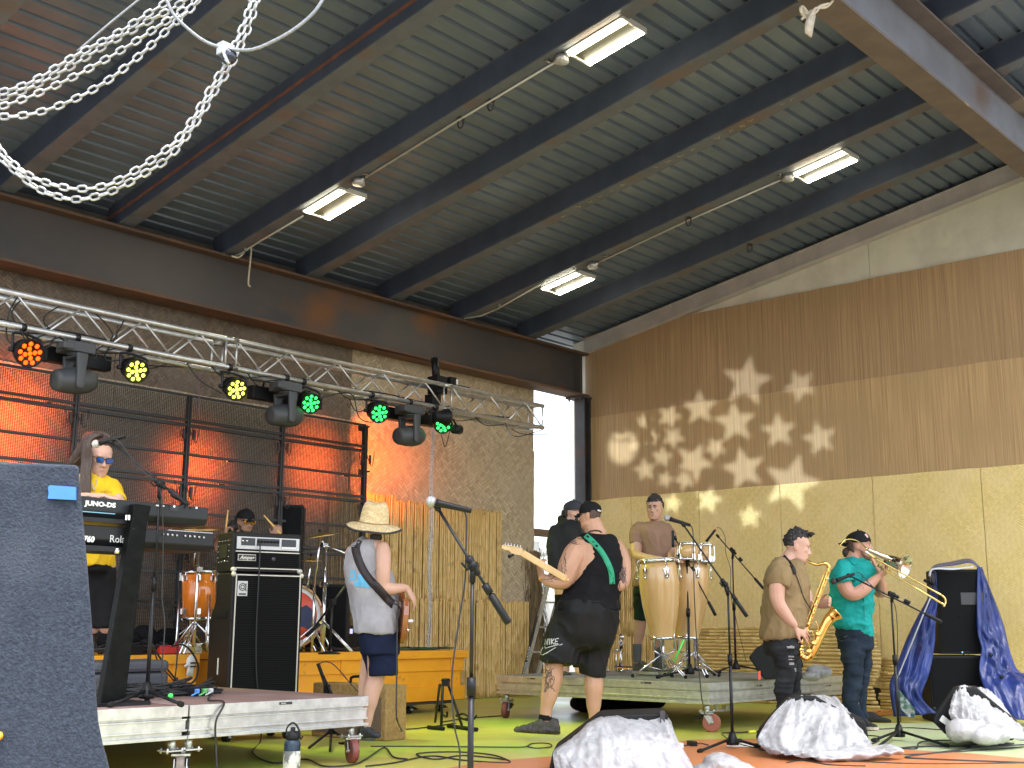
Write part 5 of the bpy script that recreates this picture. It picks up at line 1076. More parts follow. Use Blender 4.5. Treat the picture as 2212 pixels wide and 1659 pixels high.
mb=MB(); kb=dep(1341,1385,depof(pd_)); mb.box(kb,(.07,.03,.16),.7); obj('practice_block',mb,black,t); mb=MB(); f_=(V(CP)-kb); f_.z=0; f_.normalize(); r_=Z.cross(f_); kq0=kb+f_*.045-Z*.015; mb.prism([kq0+Z*.04,kq0+r_*.032,kq0-Z*.04,kq0-r_*.032],f_*.004); em=obj('emblem',mb,white,t); mb=MB(); mb.cyl(kq0+f_*.004,kq0+f_*.008,.014,12); obj('emblem_centre',mb,tagm,em)
mb=MB(); mb.cyl(pd_+V((0,0,.0)),kb-V((0,0,.05)),.008); obj('rod',mb,chrome,t)
# ================================================================ DRUM KIT
RZ=.657
gold=mat('cymbal_bronze',(.55,.38,.13),(.42,.28,.08),scale=4,rough=.28,metal=.85)
def cymbal(c,wpx,tilt,D,lab,roll=0,pole=True):
    C0=dep(*c,D); R=wpx/2*D/FP; t=thing('cymbal',lab,'cymbal',C0,group='cymbals of the drum kit'); ax=(Z+V((RT))*tilt-V(FH)*roll).normalized()
    mb=MB(); mb.lathe(C0,ax,[(-.016,R),(-.005,R*.6),(.004,R*.25),(.02,R*.15),(.024,.01),(.018,.01),(.0,R*.25),(-.008,R*.6),(-.018,R)],36); obj('disc',mb,gold,t)
    mb=MB(); mb.lathe(C0,ax,[(.02,.008),(.03,.016),(.05,.014),(.06,.006)],10); obj('wing_nut',mb,black,t)
    if pole:
        mb=MB(); b_=V((C0.x+.03,C0.y+.1,RZ)); mb.cyl(C0-Z*.02,b_+Z*(C0.z-RZ)*.55,.009); mb.cyl(b_,b_+Z*(C0.z-RZ)*.6,.013); obj('pole',mb,chrome,t)
        for k in range(3): mb=MB(); d=V((math.cos(k*2.1+.3),math.sin(k*2.1+.3),0)); mb.cyl(b_+Z*.25,b_+d*.26+Z*.012,.008,6); obj('leg',mb,chrome,t)
    return t
DD=12.2
cymbal((428,1138),112,.03,DD-.6,'large bronze cymbal between the two keyboards and the bass amplifier',.15)
cymbal((692,1155),82,-.16,DD-.3,'tilted bronze cymbal right of the bass amplifier, lit yellow',.12)
cymbal((672,1208),46,.02,DD-.1,'hi-hat cymbal just right of the bass amplifier',.1)
ort=mat('orange_drum_shell',(.75,.22,.02),(.6,.15,.015),scale=3,rough=.18,coat=.7,stretch=(4,4,.5))
C0=dep(430,1285,DD-1.0); R=.155; t=thing('floor_tom','glossy orange floor tom drum left of the bass amplifier','drum',V((C0.x,C0.y,RZ))); ax=V((-.06,0,1)).normalized(); H_=.42
mb=MB(); mb.lathe(C0-ax*H_/2,ax,[(0,R*.98),(H_,R)],30); obj('shell',mb,ort,t)
for o_ in (-.5,.5): mb=MB(); mb.lathe(C0+ax*(H_*o_-.015),ax,[(0,R),(0,R*1.06),(.03,R*1.06),(.03,R),(0,R)],30,caps=False); obj('rim',mb,chrome,t)
mb=MB(); mb.lathe(C0+ax*(H_*.5),ax,[(.0,R*.99),(.008,R*.97)],24); obj('drum_head',mb,white,t)
for k in range(8):
    q=.2+2*pi*k/8; d=V((math.cos(q),math.sin(q),0)); mb=MB()
    for o_ in (-.36,.36): mb.box(C0+d*R*1.04+ax*H_*o_,(.028,.028,.05),q)
    mb.cyl(C0+d*R*1.09-ax*H_*.5,C0+d*R*1.09-ax*H_*.3,.006,6); mb.cyl(C0+d*R*1.09+ax*H_*.5,C0+d*R*1.09+ax*H_*.3,.006,6); obj('lug',mb,chrome,t)
for k in range(3): d=V((math.cos(.5+k*2.1),math.sin(.5+k*2.1),0)); mb=MB(); mb.tube([C0+d*R*1.12,V((C0.x,C0.y,RZ+.12))+d*R*1.15,V((C0.x,C0.y,RZ+.01))+d*R*1.35],.009,8); obj('leg',mb,chrome,t)
# boom hardware stand near the floor tom
hp=dep(418,1400,DD-1.3); hp=V((hp.x,hp.y,RZ)); t=thing('cymbal_stand','chrome double braced stand in front of the orange drum','drum stand',hp,group='chrome drum stands')
mb=MB(); mb.cyl(hp,V((hp.x,hp.y,dep(424,1190,DD-1.3).z)),.014,10); obj('post',mb,chrome,t)
mb=MB(); mb.box(V((hp.x,hp.y,dep(424,1230,DD-1.3).z)),(.06,.06,.04)); obj('clamp',mb,chrome,t)
for k in range(3):
    d=V((math.cos(-.4+k*2.1),math.sin(-.4+k*2.1),0)); mb=MB()
    for o_ in (-.018,.018): s_=Z.cross(d)*o_; mb.cyl(hp+Z*.28+s_,hp+d*.30+s_+Z*.01,.008,6)
    mb.cyl(hp+Z*.06,hp+d*.16+Z*.13,.007,6); obj('leg',mb,chrome,t)
hp=dep(697,1395,DD-.2); hp=V((hp.x,hp.y,RZ)); Dh=depof(hp); t=thing('cymbal_stand','tall chrome stand with boom arm right of the bass drum','drum stand',hp,group='chrome drum stands')
mb=MB(); mb.cyl(hp,V((hp.x,hp.y,dep(699,1262,Dh).z)),.016,10); mb.cyl(hp,V((hp.x,hp.y,dep(699,1172,Dh).z)),.011,10); obj('post',mb,chrome,t)
mb=MB(); mb.cyl(dep(698,1175,Dh),dep(745,1195,Dh-.1),.010,8); mb.cyl(dep(700,1178,Dh),dep(692,1160,Dh),.010,8); obj('boom_arm',mb,chrome,t)
for y_ in (1178,1262): mb=MB(); mb.box(dep(699,y_,Dh),(.07,.07,.04)); mb.cyl(dep(690,y_+4,Dh),dep(708,y_-2,Dh),.012,8); obj('clamp',mb,chrome,t)
for k in range(3):
    d=V((math.cos(.9+k*2.1),math.sin(.9+k*2.1),0)); mb=MB()
    for o_ in (-.018,.018): s_=Z.cross(d)*o_; mb.cyl(hp+Z*.3+s_,hp+d*.32+s_+Z*.01,.008,6)
    obj('leg',mb,chrome,t)
# bass drum facing the camera
KD=12.1; K0=dep(628,1331,KD); fk=(V((CP))-K0+V((.8,0,0))); fk.z=0; fk.normalize(); sk=Z.cross(fk).normalized(); RK=.30
t=thing('bass_drum','bass drum with red and navy picture on its front head, behind the tall cabinet','drum',V((K0.x,K0.y,RZ)))
mb=MB(); mb.lathe(K0-fk*.4,fk,[(0,RK),(.38,RK)],44); obj('shell',mb,ort,t)
mb=MB(); mb.lathe(K0-fk*.03,fk,[(0,RK*1.0),(0,RK*1.07),(.045,RK*1.07),(.045,RK*.98),(0,RK)],48,caps=False); obj('hoop',mb,mat('maple_hoop',(.55,.33,.14),rough=.3,coat=.4),t)
mb=MB(); mb.lathe(K0-fk*.012,fk,[(0,RK*.99),(.006,RK*.985)],48); obj('drum_head',mb,mat('red_head',(.72,.10,.05),(.6,.08,.05),scale=3,rough=.4),t)
mb=MB(); N_=48
mb.add([K0-fk*.001+(sk*math.cos(2*pi*k/N_)+Z*math.sin(2*pi*k/N_))*r for r in (RK*.86,RK*.985) for k in range(N_)],[(k,(k+1)%N_,N_+(k+1)%N_,N_+k) for k in range(N_)]); obj('white_band',mb,white,t,fix=False)
mb=MB(); nv=[(-.2,.35),(.05,.3),(.3,.32),(.5,.42),(.66,.3),(.8,.12),(.83,-.2),(.7,-.45),(.45,-.3),(.1,-.28),(-.3,-.2)]; mb.prism([K0-fk*.003+sk*RK*x+Z*RK*(y-.05) for x,y in nv],fk*.003); obj('picture',mb,mat('navy_ink',(.02,.03,.09),rough=.4),t)
mb=MB(); [mb.cyl(K0-fk*.12+sk*s_*RK*.95-Z*.05,V((K0.x,K0.y,RZ+.01))+sk*s_*RK*1.35+fk*.05,.009,8) for s_ in (-1,1)]; obj('spur',mb,chrome,t)
for k in range(8): q=2*pi*k/8+.3; mb=MB(); p=K0+(sk*math.cos(q)+Z*math.sin(q))*RK*1.08; mb.cyl(p-fk*.2,p+fk*.03,.006,6); mb.box(p+fk*.02,(.035,.035,.025)); obj('claw',mb,chrome,t)
# small mic stand in front of the bass drum
s0=dep(712,1395,KD-.9); s0=V((s0.x,s0.y,RZ)); Dm=depof(s0); t=thing('microphone_stand','short black stand aiming a microphone at the bass drum','microphone stand',s0,group='black microphone stands')
mb=MB(); mb.cyl(s0,dep(718,1300,Dm),.012); mb.lathe(s0,Z,[(0,.1),(.012,.1),(.03,.02)],16); obj('pole',mb,blackm,t); mb=MB(); mb.cyl(dep(672,1365,Dm),dep(765,1240,Dm),.011); obj('boom',mb,blackm,t); mb=MB(); mb.box(dep(718,1300,Dm),(.05,.05,.05)); obj('clutch',mb,black,t)
mic(dep(663,1372,Dm-.1),dep(663,1372,Dm)-dep(676,1360,Dm),'pencil','yellow',lab='microphone with yellow ring in front of the bass drum head',grp='instrument microphones')
# PA speakers behind the drummer
def spk(pa,pb,ybot,D,depth,lab,ang,grpn=None,zb=None,wedge=0,name='loudspeaker'):
    A=dep(*pa,D);B_=dep(pb[0],pa[1],D); r_=(B_-A); w_=r_.length; r_.normalize(); r_=Matrix.Rotation(ang,3,'Z')@r_; b_=V((-r_.y,r_.x,0)); z1=A.z; z0=dep(pa[0],ybot,D).z if zb is None else zb
    t=thing(name,lab,'loudspeaker',V((A.x,A.y,z0)),group=grpn); C0=A+r_*w_/2; M_=Matrix((r_,b_,Z)).transposed()
    mb=MB(); mb.prism([V((A.x,A.y,z0))+r_*0,V((A.x,A.y,z0))+r_*w_,V((A.x,A.y,z0))+r_*(w_-wedge)+b_*depth,V((A.x,A.y,z0))+r_*wedge+b_*depth],(0,0,z1-z0)); obj('shell',mb,mat('speaker_box',(.010,.0105,.011),spec=.2,rough=.6,bump=.2,bscale=150),t,bevel=.012)
    mb=MB(); mb.box(V((C0.x,C0.y,(z0+z1)/2))-b_*.004,(w_-.04,.012,z1-z0-.05),M_); obj('grille',mb,mat('speaker_grille',(.006,.006,.007),spec=.12,rough=.7,bump=.5,bscale=400),t)
    return t,A,r_,b_,w_,z0,z1
spk((592,1090),(655,1090),1400,12.9,.42,'black loudspeaker standing on the riser behind the drummer',.1,zb=RZ)[0]
t,A,r_,b_,w_,z0,z1=spk((652,1262),(752,1262),1400,12.6,.4,'low black loudspeaker box behind the bass drum',.05,zb=RZ)
# flight case piece and amp with glowing dials behind hat man's back
cs_=ony(745,1355,10.0); t=thing('effects_rack','small rack with pale glowing meters on the riser','rack',V((cs_.x,10,RZ))); mb=MB(); mb.box((cs_.x,10.1,RZ+.13),(.3,.3,.26)); obj('case',mb,black,t,bevel=.01); mb=MB(); mb.box((cs_.x-.02,9.945,RZ+.20),(.16,.006,.05)); obj('meter',mb,mat('meter_glow',(.3,.3,.5),emit=(.45,.42,.75),es=.35),t)
# heap of black gear at left of riser
rnd=random.Random(21); mb=MB()
for k in range(12): q=ony(250+rnd.uniform(0,120),1380,10.1+rnd.uniform(-.3,.3)); mb.ball((q.x,q.y,RZ+rnd.uniform(.03,.14)),(rnd.uniform(.1,.2),rnd.uniform(.1,.2),rnd.uniform(.06,.14)),10)
blobthing('gear_bag','heap of black gear bags on the left orange box behind the keyboard stand','bag',bf,mb,.02,1,lambda p,n_:.012*noise.noise(p*9))
q=ony(273,1395,9.6); t=thing('effects_pedal','black effects unit with white label on the left orange box','effects unit',V((q.x,q.y,RZ))); mb=MB(); mb.box((q.x,q.y,RZ+.04),(.26,.15,.08)); obj('case',mb,black,t,bevel=.006); mb=MB(); mb.box((q.x-.09,q.y-.077,RZ+.045),(.05,.004,.05)); obj('label',mb,white,t)
q=ony(360,1398,9.6); t=thing('red_box','small red box on the left orange riser box','box',V((q.x,q.y,RZ))); mb=MB(); mb.box((q.x,q.y,RZ+.035),(.24,.14,.06),.1); mb.box((q.x,q.y,RZ+.07),(.2,.1,.012),.1); obj('case',mb,mat('red_plastic',(.5,.03,.03),rough=.4),t,bevel=.008)
rnd=random.Random(31); mb=MB()
for k in range(7): c=ony(405,1402,9.62); mb.tube(sp([c+V((.13*math.cos(a_)+rnd.uniform(-.01,.01),.08*math.sin(a_),-.005+.012*k+rnd.uniform(0,.01)-c.z+RZ+.01)) for a_ in [j*pi/5+k for j in range(10)]],4,True),.008,6,closed=True)
tag(obj('rope_coil',mb,ropem),'coil of pale rope on the left orange box beside the bass cabinet','rope')
def scribble(n,cen,rx,ry,z,r,seed,m_,hz=.05,seg=7):
    rnd=random.Random(seed); mb=MB()
    for k in range(n):
        a0=rnd.uniform(0,2*pi); pts=[]; c=V(cen)+V((rnd.uniform(-.3,.3)*rx,rnd.uniform(-.3,.3)*ry,0))
        for j in range(seg): a0+=rnd.uniform(.4,1.3); q=rnd.uniform(.4,1); p=c+V((rx*q*math.cos(a0),ry*q*math.sin(a0),0)); pts.append((p.x,p.y,z+r+abs(rnd.gauss(0,hz)) if hz else z+r+rnd.choice((0,r*1.9))))
        mb.tube(sp(pts,6),r,6)
    return mb
greenc=mat('green_black_cable',(.03,.09,.03),(.015,.02,.015),scale=5,rough=.5)
q=ony(925,1402,9.9); tag(obj('cable_heap',scribble(10,(q.x,9.95,0),.45,.25,RZ,.007,41,greenc,.008),greenc),'dark green tinted cables lying on the right end of the orange box','cables')
q=ony(720,1390,9.7); tag(obj('cable_heap',scribble(16,(q.x,9.75,0),.5,.2,RZ,.007,42,cab,.012),cab),'heap of black cables on the riser in front of the bass drum','cables')
q=ony(300,1385,9.65); tag(obj('cable_heap',scribble(14,(q.x,9.7,0),.45,.15,RZ,.008,43,cab,.05),cab),'heap of black cables on the left orange box','cables')
# cables on the near deck
q=onz(330,1500,DT); tag(obj('cable_heap',scribble(48,(q.x-.02,q.y+.02,0),.42,.34,DT,.0075,44,cab,.028,8),cab),'big pile of black cables on the brown keyboard deck','cables')
q=onz(430,1503,DT); t=thing('power_strip','black power strip with blue and green plugs at the right of the cable pile','power strip',q); mb=MB(); mb.box(q+V((0,0,.03)),(.17,.09,.06),.2); mb.cyl(q+V((.08,0,.02)),q+V((.17,-.01,.02)),.012); obj('body',mb,black,t,bevel=.004)
for k,(c_,dx) in enumerate((((.1,.3,.7),-.06),((.15,.5,.15),.0),((.6,.62,.6),.05))): mb=MB(); mb.box(q+V((dx,-.055,.035)),(.03,.03,.03)); mb.tube(sp([q+V((dx,-.06,.04)),q+V((dx-.02,-.1,.03)),q+V((dx-.08,-.12,.01))],5),.006,6); obj('plug',mb,mat('plug_%d'%k,c_,rough=.5),t)
mb=MB(); q2=onz(368,1510,DT); mb.ball(q2+V((0,0,.02)),.018,8); tag(obj('cable_tag',mb,mat('green_tape',(.1,.9,.15))),'bright green plug cap in the black cable pile','plug')
cable('power_cable',[q+V((.1,-.02,.02)),onz(450,1512,DT+.008),V((onz(463,1518,DT).x,6.41,DT+.006)),ony(466,1560,6.37),ony(467,1620,6.37),onz(470,1690,.01)],.0065,'black cable hanging over the edge of the brown deck')
# hanging loops left of the bass rig
cable('loose_cable',[ony(x,y,8.9) for x,y in ((330,1395),(345,1420),(365,1450),(395,1480),(420,1470),(428,1440),(415,1410),(395,1393),(370,1396))],.008,'black cable looped between the orange box and the deck')
cable('loose_cable',[ony(x,y,8.95) for x,y in ((385,1240),(388,1320),(384,1390),(380,1450),(372,1490))],.006,'thin black cable hanging beside the orange floor tom')
cable('loose_cable',[ony(x,y,8.92) for x,y in ((330,1390),(342,1430),(375,1470),(385,1490),(390,1498))],.006,'black cable sagging in front of the left orange box')
# cases
q=onz(262,1500,DT); t=thing('plastic_case','dark grey rounded plastic case on the deck behind the cables','case',V((q.x,8.55,DT))); c=V((ony(262,1460,8.5).x,8.5,DT)); mb=MB(); mb.box(c+V((0,0,.06)),(.62,.35,.115)); obj('lower_shell',mb,mat('case_grey',(.05,.055,.065),rough=.5),t,bevel=.03); mb=MB(); mb.box(c+V((0,0,.165)),(.62,.35,.09)); obj('lid',mb,mat('case_grey'and'case_lid',(.06,.065,.075),rough=.5),t,bevel=.03)
q=onz(262,1606); c=V((q.x,q.y+.15,0)); t=thing('plastic_case','dark case lying on the floor under the brown deck','case',c); mb=MB(); mb.box(c+V((0,0,.10)),(.6,.35,.19)); obj('shell',mb,mat('case_grey',(.05,.055,.065),rough=.5),t,bevel=.03); mb=MB(); mb.box(c+V((0,-.18,.12)),(.1,.02,.03)); obj('latch',mb,black,t)
# ================================================================ GUITAR STAND, BOTTLE
gs=onz(965,1572); t=thing('guitar_stand','empty black folding guitar stand in front of the orange box','guitar stand',gs); Dg=depof(gs)
def gd(x,y,d=0): return dep(x,y,Dg+d)
mb=MB(); mb.tube([gd(956,1478),gd(953,1574,.0)],.016,8,flat=.7); mb.tube([gd(968,1478),gd(1000,1574,-.12)],.014,8,flat=.7); mb.tube([gd(950,1478,.02),gd(940,1560,.2)],.012,8); obj('frame',mb,blackm,t)
mb=MB(); mb.box(gd(963,1476),(.11,.07,.05),.7); mb.lathe(gd(963,1470),Z,[(0,.05),(.02,.03)],10); obj('top_hinge',mb,black,t)
for a,b_ in (((925,1571),(958,1574)),((968,1568),(1030,1576))): mb=MB(); mb.cyl(onz(*a,.018),onz(*b_,.018),.018,10); obj('foot_bar',mb,rubber,t)
mb=MB(); mb.tube(sp([gd(958,1545,-.05),gd(965,1548,-.14),gd(966,1538,-.18)],5),.010,8); mb.tube(sp([gd(985,1545,-.1),gd(1000,1553,-.2),gd(1020,1555,-.3),gd(1030,1545,-.32)],5),.010,8); mb.tube(sp([gd(990,1545,-.1),gd(1000,1542,-.15),gd(1012,1548,-.2)],5),.010,8); obj('cradle_arm',mb,black,t)
bq=onz(629,1672); Db=depof(bq); bm_=mat('navy_bottle',(.006,.022,.045),rough=.35,bump=.05); t=thing('water_bottle','navy blue insulated water bottle with black lid and scuffed base standing on the floor','water bottle',bq); R=17*Db/FP; zt=dep(628,1597,Db).z
mb=MB(); mb.lathe(bq,Z,[(.0,R*.9),(.01,R),(zt-.03,R),(zt-.008,R*.9),(zt,R*.7)],28); obj('body',mb,bm_,t)
mb=MB(); mb.lathe(bq,Z,[(.002,R*.95),(.01,R*1.04),(.135,R*1.04),(.14,R*1.0)],28); obj('boot',mb,mat('scuffed_boot',(.55,.54,.50),(.12,.12,.12),scale=14,rough=.6,lo=.45,hi=.55,c3=(.3,.35,.12),s3=8,lo3=.6,hi3=.65),t)
mb=MB(); mb.lathe(bq+V((0,0,zt-.004)),Z,[(0,R*.72),(.01,R*.8),(.05,R*.8),(.055,R*.3),(.075,R*.3),(.078,R*.2)],24); obj('lid',mb,black,t)
mb=MB(); mb.tube(sp([bq+V(RT)*R*.8*s_+V((0,0,zt+h)) for s_,h in ((-1,.02),(-.9,.07),(0,.10),(.9,.06),(1.2,.0),(1.6,.02))],5),.008,6,flat=.5); obj('strap',mb,black,t)
# ================================================================ STEPLADDER
t=thing('stepladder','aluminium stepladder with black lettered rails leaning behind the conga deck','ladder',ony(1125,1500,10.6)); fg=mat('ladder_alu',(.5,.5,.47),(.35,.35,.33),scale=10,rough=.4,metal=.5)
YL_=10.75
def lq(x,y,d=0): return ony(x,y,YL_+d)
mb=MB(); mb.bar(lq(1205,1180),lq(1122,1500),.03,.06,V((1,0,0))); r1_=obj('rail',mb,fg,t); mb=MB(); mb.bar(lq(1235,1180,.1),lq(1150,1500,.1),.03,.06,V((1,0,0))); obj('rail',mb,fg,t)
mb=MB(); mb.bar(lq(1160,1330,-.035),lq(1128,1465,-.035),.003,.05,V((1,0,0))); sp1=obj('black_strip',mb,tagm,r1_)
d_=(lq(1160,1330)-lq(1128,1465)).normalized(); text('DANGER  LADDER',lq(1131,1462,-.04),d_,d_.cross(V((0,1,0)))*-1 if d_.cross(V((0,1,0))).x>0 else d_.cross(V((0,1,0))),.035,white,sp1,name='ladder_lettering')
for k in range(6): f=k/6+.06; a=lq(1205,1180).lerp(lq(1122,1500),f); b_=lq(1235,1180,.1).lerp(lq(1150,1500,.1),f); mb=MB(); mb.bar(a,b_+V((.15,0,0)),.07,.025); obj('step',mb,fg,t)
mb=MB(); mb.box(lq(1128,1493,-.02),(.09,.08,.1),.2); obj('foot',mb,mat('yellow_foot',(.6,.42,.05),rough=.6),t); mb=MB(); mb.box(lq(1203,1192,-.03),(.08,.06,.08)); obj('lock',mb,mat('yellow_foot'and'yellow_lock',(.75,.55,.05),rough=.5),t)
# ================================================================ SPEAKER STACK AND TARP
SD=12.35
t1=spk((2020,1230),(2112,1230),1413,SD,.45,'upper black loudspeaker of the stack half wrapped in blue tarp',-.12,'black speaker stack at right',zb=dep(2060,1413,SD).z)
qs=dep(2078,1402,SD-.03); text('QSC',qs,t1[2],Z,.035,mat('logo_grey',(.5,.5,.5),rough=.4),t1[0],bold=.002); mb=MB(); mb.box(dep(2084,1407,SD-.03),(.1,.004,.008),Matrix((t1[2],t1[3],Z)).transposed()); obj('logo_bar',mb,MATS['logo_grey'],t1[0]); mb=MB(); mb.box(dep(2079,1409,SD-.04),(.012,.006,.012)); obj('power_light',mb,mat('blue_led',(.1,.2,1),emit=(.1,.2,1),es=1.5),t1[0])
mb=MB(); mb.box(dep(2100,1293,SD-.05),(.22,.006,.12),Matrix((t1[2],t1[3],Z)).transposed()); obj('gaffer_patch',mb,mat('gaffer_grey',(.035,.036,.04),rough=.5),t1[0])
t2=spk((2006,1416),(2122,1416),1545,SD,.5,'lower and wider black subwoofer of the tarp covered stack',-.12,'black speaker stack at right',zb=.0)
trp=mat('blue_tarp',(.014,.032,.17),(.010,.024,.13),scale=4,rough=.36,spec=.5,bump=.5,bscale=9,c3=(.022,.046,.22),s3=3); trd=mat('tarp_underside',(.05,.09,.10),(.03,.05,.05),scale=6,rough=.4)
def tpos(x,y,d): return dep(x,y,SD+d)
L_in=[(2018,1232,-.06),(2023,1288,-.08),(2022,1340,-.1),(2019,1394,-.12),(2008,1454,-.14),(1992,1505,-.16),(2024,1540,-.2)]
L_out=[(2008,1242,.15),(2008,1281,.0),(1980,1335,-.1),(1958,1380,-.05),(1932,1450,-.1),(1921,1482,-.12),(1930,1548,-.12)]
R_in=[(2111,1226,-.06),(2110,1290,-.08),(2111,1364,-.12),(2119,1400,-.14),(2115,1447,-.2),(2126,1486,-.3),(2160,1550,-.5)]
R_out=[(2117,1226,.35),(2139,1275,.3),(2165,1343,.25),(2182,1410,.1),(2200,1450,-.05),(2235,1468,-.2),(2260,1560,-.5)]
TP=[(2018,1232,-.06),(2022,1226,-.08),(2060,1222,-.08),(2095,1216,-.08),(2112,1226,-.07)]; TB=[(2008,1242,.2),(2018,1222,.4),(2055,1214,.4),(2094,1208,.4),(2117,1226,.4)]
mb=MB()
def cloth(inn,out,nu,nv,amp,seed,bulge=0):
    A=sp([tpos(*p) for p in inn],nv//(len(inn)-1)); B_=sp([tpos(*p) for p in out],nv//(len(inn)-1)); n_=len(A); g=[]
    for j in range(n_):
        for i in range(nu+1):
            u=i/nu; p=A[j].lerp(B_[j],u); e=math.sin(pi*u)**.6
            w_=amp*(.9*rid(V((u*3.2+seed,j/n_*2.1+u*2,seed)),1)+.5*noise.noise(V((u*9,j/n_*8,seed)))-.3)
            w_+=1.0*amp*(max(0,rid(V((u*3.5+seed+j/n_*1.5,j/n_*4-u,seed+3)),1))**3-.3)+.4*amp*max(0,rid(V((u*8+seed,j/n_*10+u*3,seed+4)),1))**3
            g.append(p-FHv*(w_*e+bulge*math.sin(pi*u)))
    mb.add(g,[(j*(nu+1)+i,j*(nu+1)+i+1,(j+1)*(nu+1)+i+1,(j+1)*(nu+1)+i) for j in range(n_-1) for i in range(nu)],True)
cloth(L_in,L_out,26,54,.05,1,.06); cloth(R_in,R_out,30,54,.06,5,.05); cloth(TP,TB,8,24,.015,9)
o=obj('blue_tarp',mb,[trp],fix=False); so_=o.modifiers.new('s','SOLIDIFY'); so_.thickness=.006; tag(o,'crumpled blue tarpaulin draped over the black speaker stack at right','tarpaulin')
for P_ in ([(2008,1245,-.12),(2011,1232,-.12),(2024,1228,-.13),(2060,1229,-.12),(2102,1224,-.12)],[(2010,1290,-.2),(1985,1350,-.26),(1965,1400,-.26),(1935,1472,-.24)]):
    mb=MB(); mb.tube(sp([tpos(*p) for p in P_],5),.012,6,flat=.4); obj('pale_hem',mb,mat('tarp_hem',(.45,.47,.5),rough=.5),o,fix=True)
mb=MB(); mb.add([tpos(*p) for p in ((1936,1482,-.22),(1975,1530,-.26),(1977,1550,-.22),(1962,1549,-.22),(1945,1530,-.22))],[(0,1,2,3,4)]); obj('turned_corner',mb,mat('turned_green',(.03,.10,.07),(.3,.32,.32),scale=14,rough=.3,lo=.5,hi=.6),o)
for p in ((2018,1531),(2140,1415),(2163,1462)): mb=MB(); mb.lathe(tpos(*p,-.3),-FHv,[(0,.02),(.01,.02)],12); obj('eyelet',mb,black,o)
q=onz(1900,1545); tag(obj('cable_heap',scribble(9,(q.x+.1,q.y+.1,0),.5,.25,0,.008,61,oran,.01),mat('orange_cord',(.55,.22,.04),rough=.5)),'orange extension cord bundle at the foot of the bamboo stack','cord')
# ================================================================ WEDGE MONITORS IN PLASTIC BAGS
def filmmat(name,c,a0,a1):
    m=mat(name,c,tuple(q*.85 for q in c),scale=5,rough=.3,spec=.6); n,L,b=tree(m)
    tc=n.new('ShaderNodeTexCoord'); wn=n.new('ShaderNodeTexNoise'); wn.inputs['Scale'].default_value=3; L(tc.outputs['Object'],wn.inputs[0])
    ad=n.new('ShaderNodeVectorMath'); ad.operation='MULTIPLY_ADD'; ad.inputs[1].default_value=(.35,.35,.35); L(wn.outputs['Color'],ad.inputs[0]); L(tc.outputs['Object'],ad.inputs[2])
    hs=[]
    for sc_,w_ in ((6,1),(13,.6),(26,.2)):
        q=n.new('ShaderNodeTexNoise'); q.inputs['Scale'].default_value=sc_; q.inputs['Detail'].default_value=1; L(ad.outputs[0],q.inputs[0])
        h=mathn(n,L,'ABSOLUTE',mathn(n,L,'SUBTRACT',q.outputs[0],.5)); h=mathn(n,L,'POWER',mathn(n,L,'SUBTRACT',1,mathn(n,L,'MULTIPLY',h,2.4)),5); hs.append(mathn(n,L,'MULTIPLY',h,w_))
    H=mathn(n,L,'ADD',mathn(n,L,'ADD',hs[0],hs[1]),hs[2]); bp=n.new('ShaderNodeBump'); bp.inputs['Strength'].default_value=.3; bp.inputs['Distance'].default_value=.012; L(H,bp.inputs['Height']); L(bp.outputs[0],b.inputs['Normal'])
    an=n.new('ShaderNodeTexNoise'); an.inputs['Scale'].default_value=4.5; an.inputs['Detail'].default_value=3; L(ad.outputs[0],an.inputs[0]); mr=n.new('ShaderNodeMapRange'); mr.inputs[1].default_value=.4; mr.inputs[2].default_value=.62; mr.inputs[3].default_value=a0; mr.inputs[4].default_value=a1; L(an.outputs[0],mr.inputs[0])
    L(mathn(n,L,'MINIMUM',mathn(n,L,'ADD',mr.outputs[0],mathn(n,L,'MULTIPLY',H,.25)),1),b.inputs['Alpha']); return m
film=filmmat('plastic_film',(.45,.45,.46),.52,.88)
n,L,b=tree(film); 
def wedge(poly,D,thick,lab,name='stage_monitor',dirv=None):
    t=thing(name,lab,'stage monitor',onz(poly[0][0],poly[0][1]) if 0 else dep(poly[0][0],poly[0][1],D),group='wedge monitors'); cx_=sum(q[0] for q in poly)/len(poly); d=dirv or (V(ray(cx_,1560))-Z*ray(cx_,1560)[2]).normalized()
    mb=MB(); mb.prism([dep(x,y,D) for x,y in poly],d*thick); obj('cabinet',mb,mat('speaker_box',(.022,.023,.024)),t,bevel=.015)
    return t
def bag(pts,lab,vs=.013,seed=0,amp=.02,mt=None,grp='white plastic bags over the monitors'):
    mb=MB()
    for (x,y,D,rx,ry,rz) in pts: mb.ball(dep(x,y,D),(rx,ry,rz),14)
    def dsp(p,n_):
        q=V((p.x+p.z*.6,p.y-p.z*.4,p.z)); return amp*(.9*max(0,rid(q,2.6,seed))**3-.5+.55*max(0,rid(q,6,seed+3))**3+.8*noise.noise(q*2.5))
    o=obj('plastic_bag',voxmesh(mb,vs,2,dsp),mt or film,None,fix=False); return tag(o,lab,'plastic bag',grp)
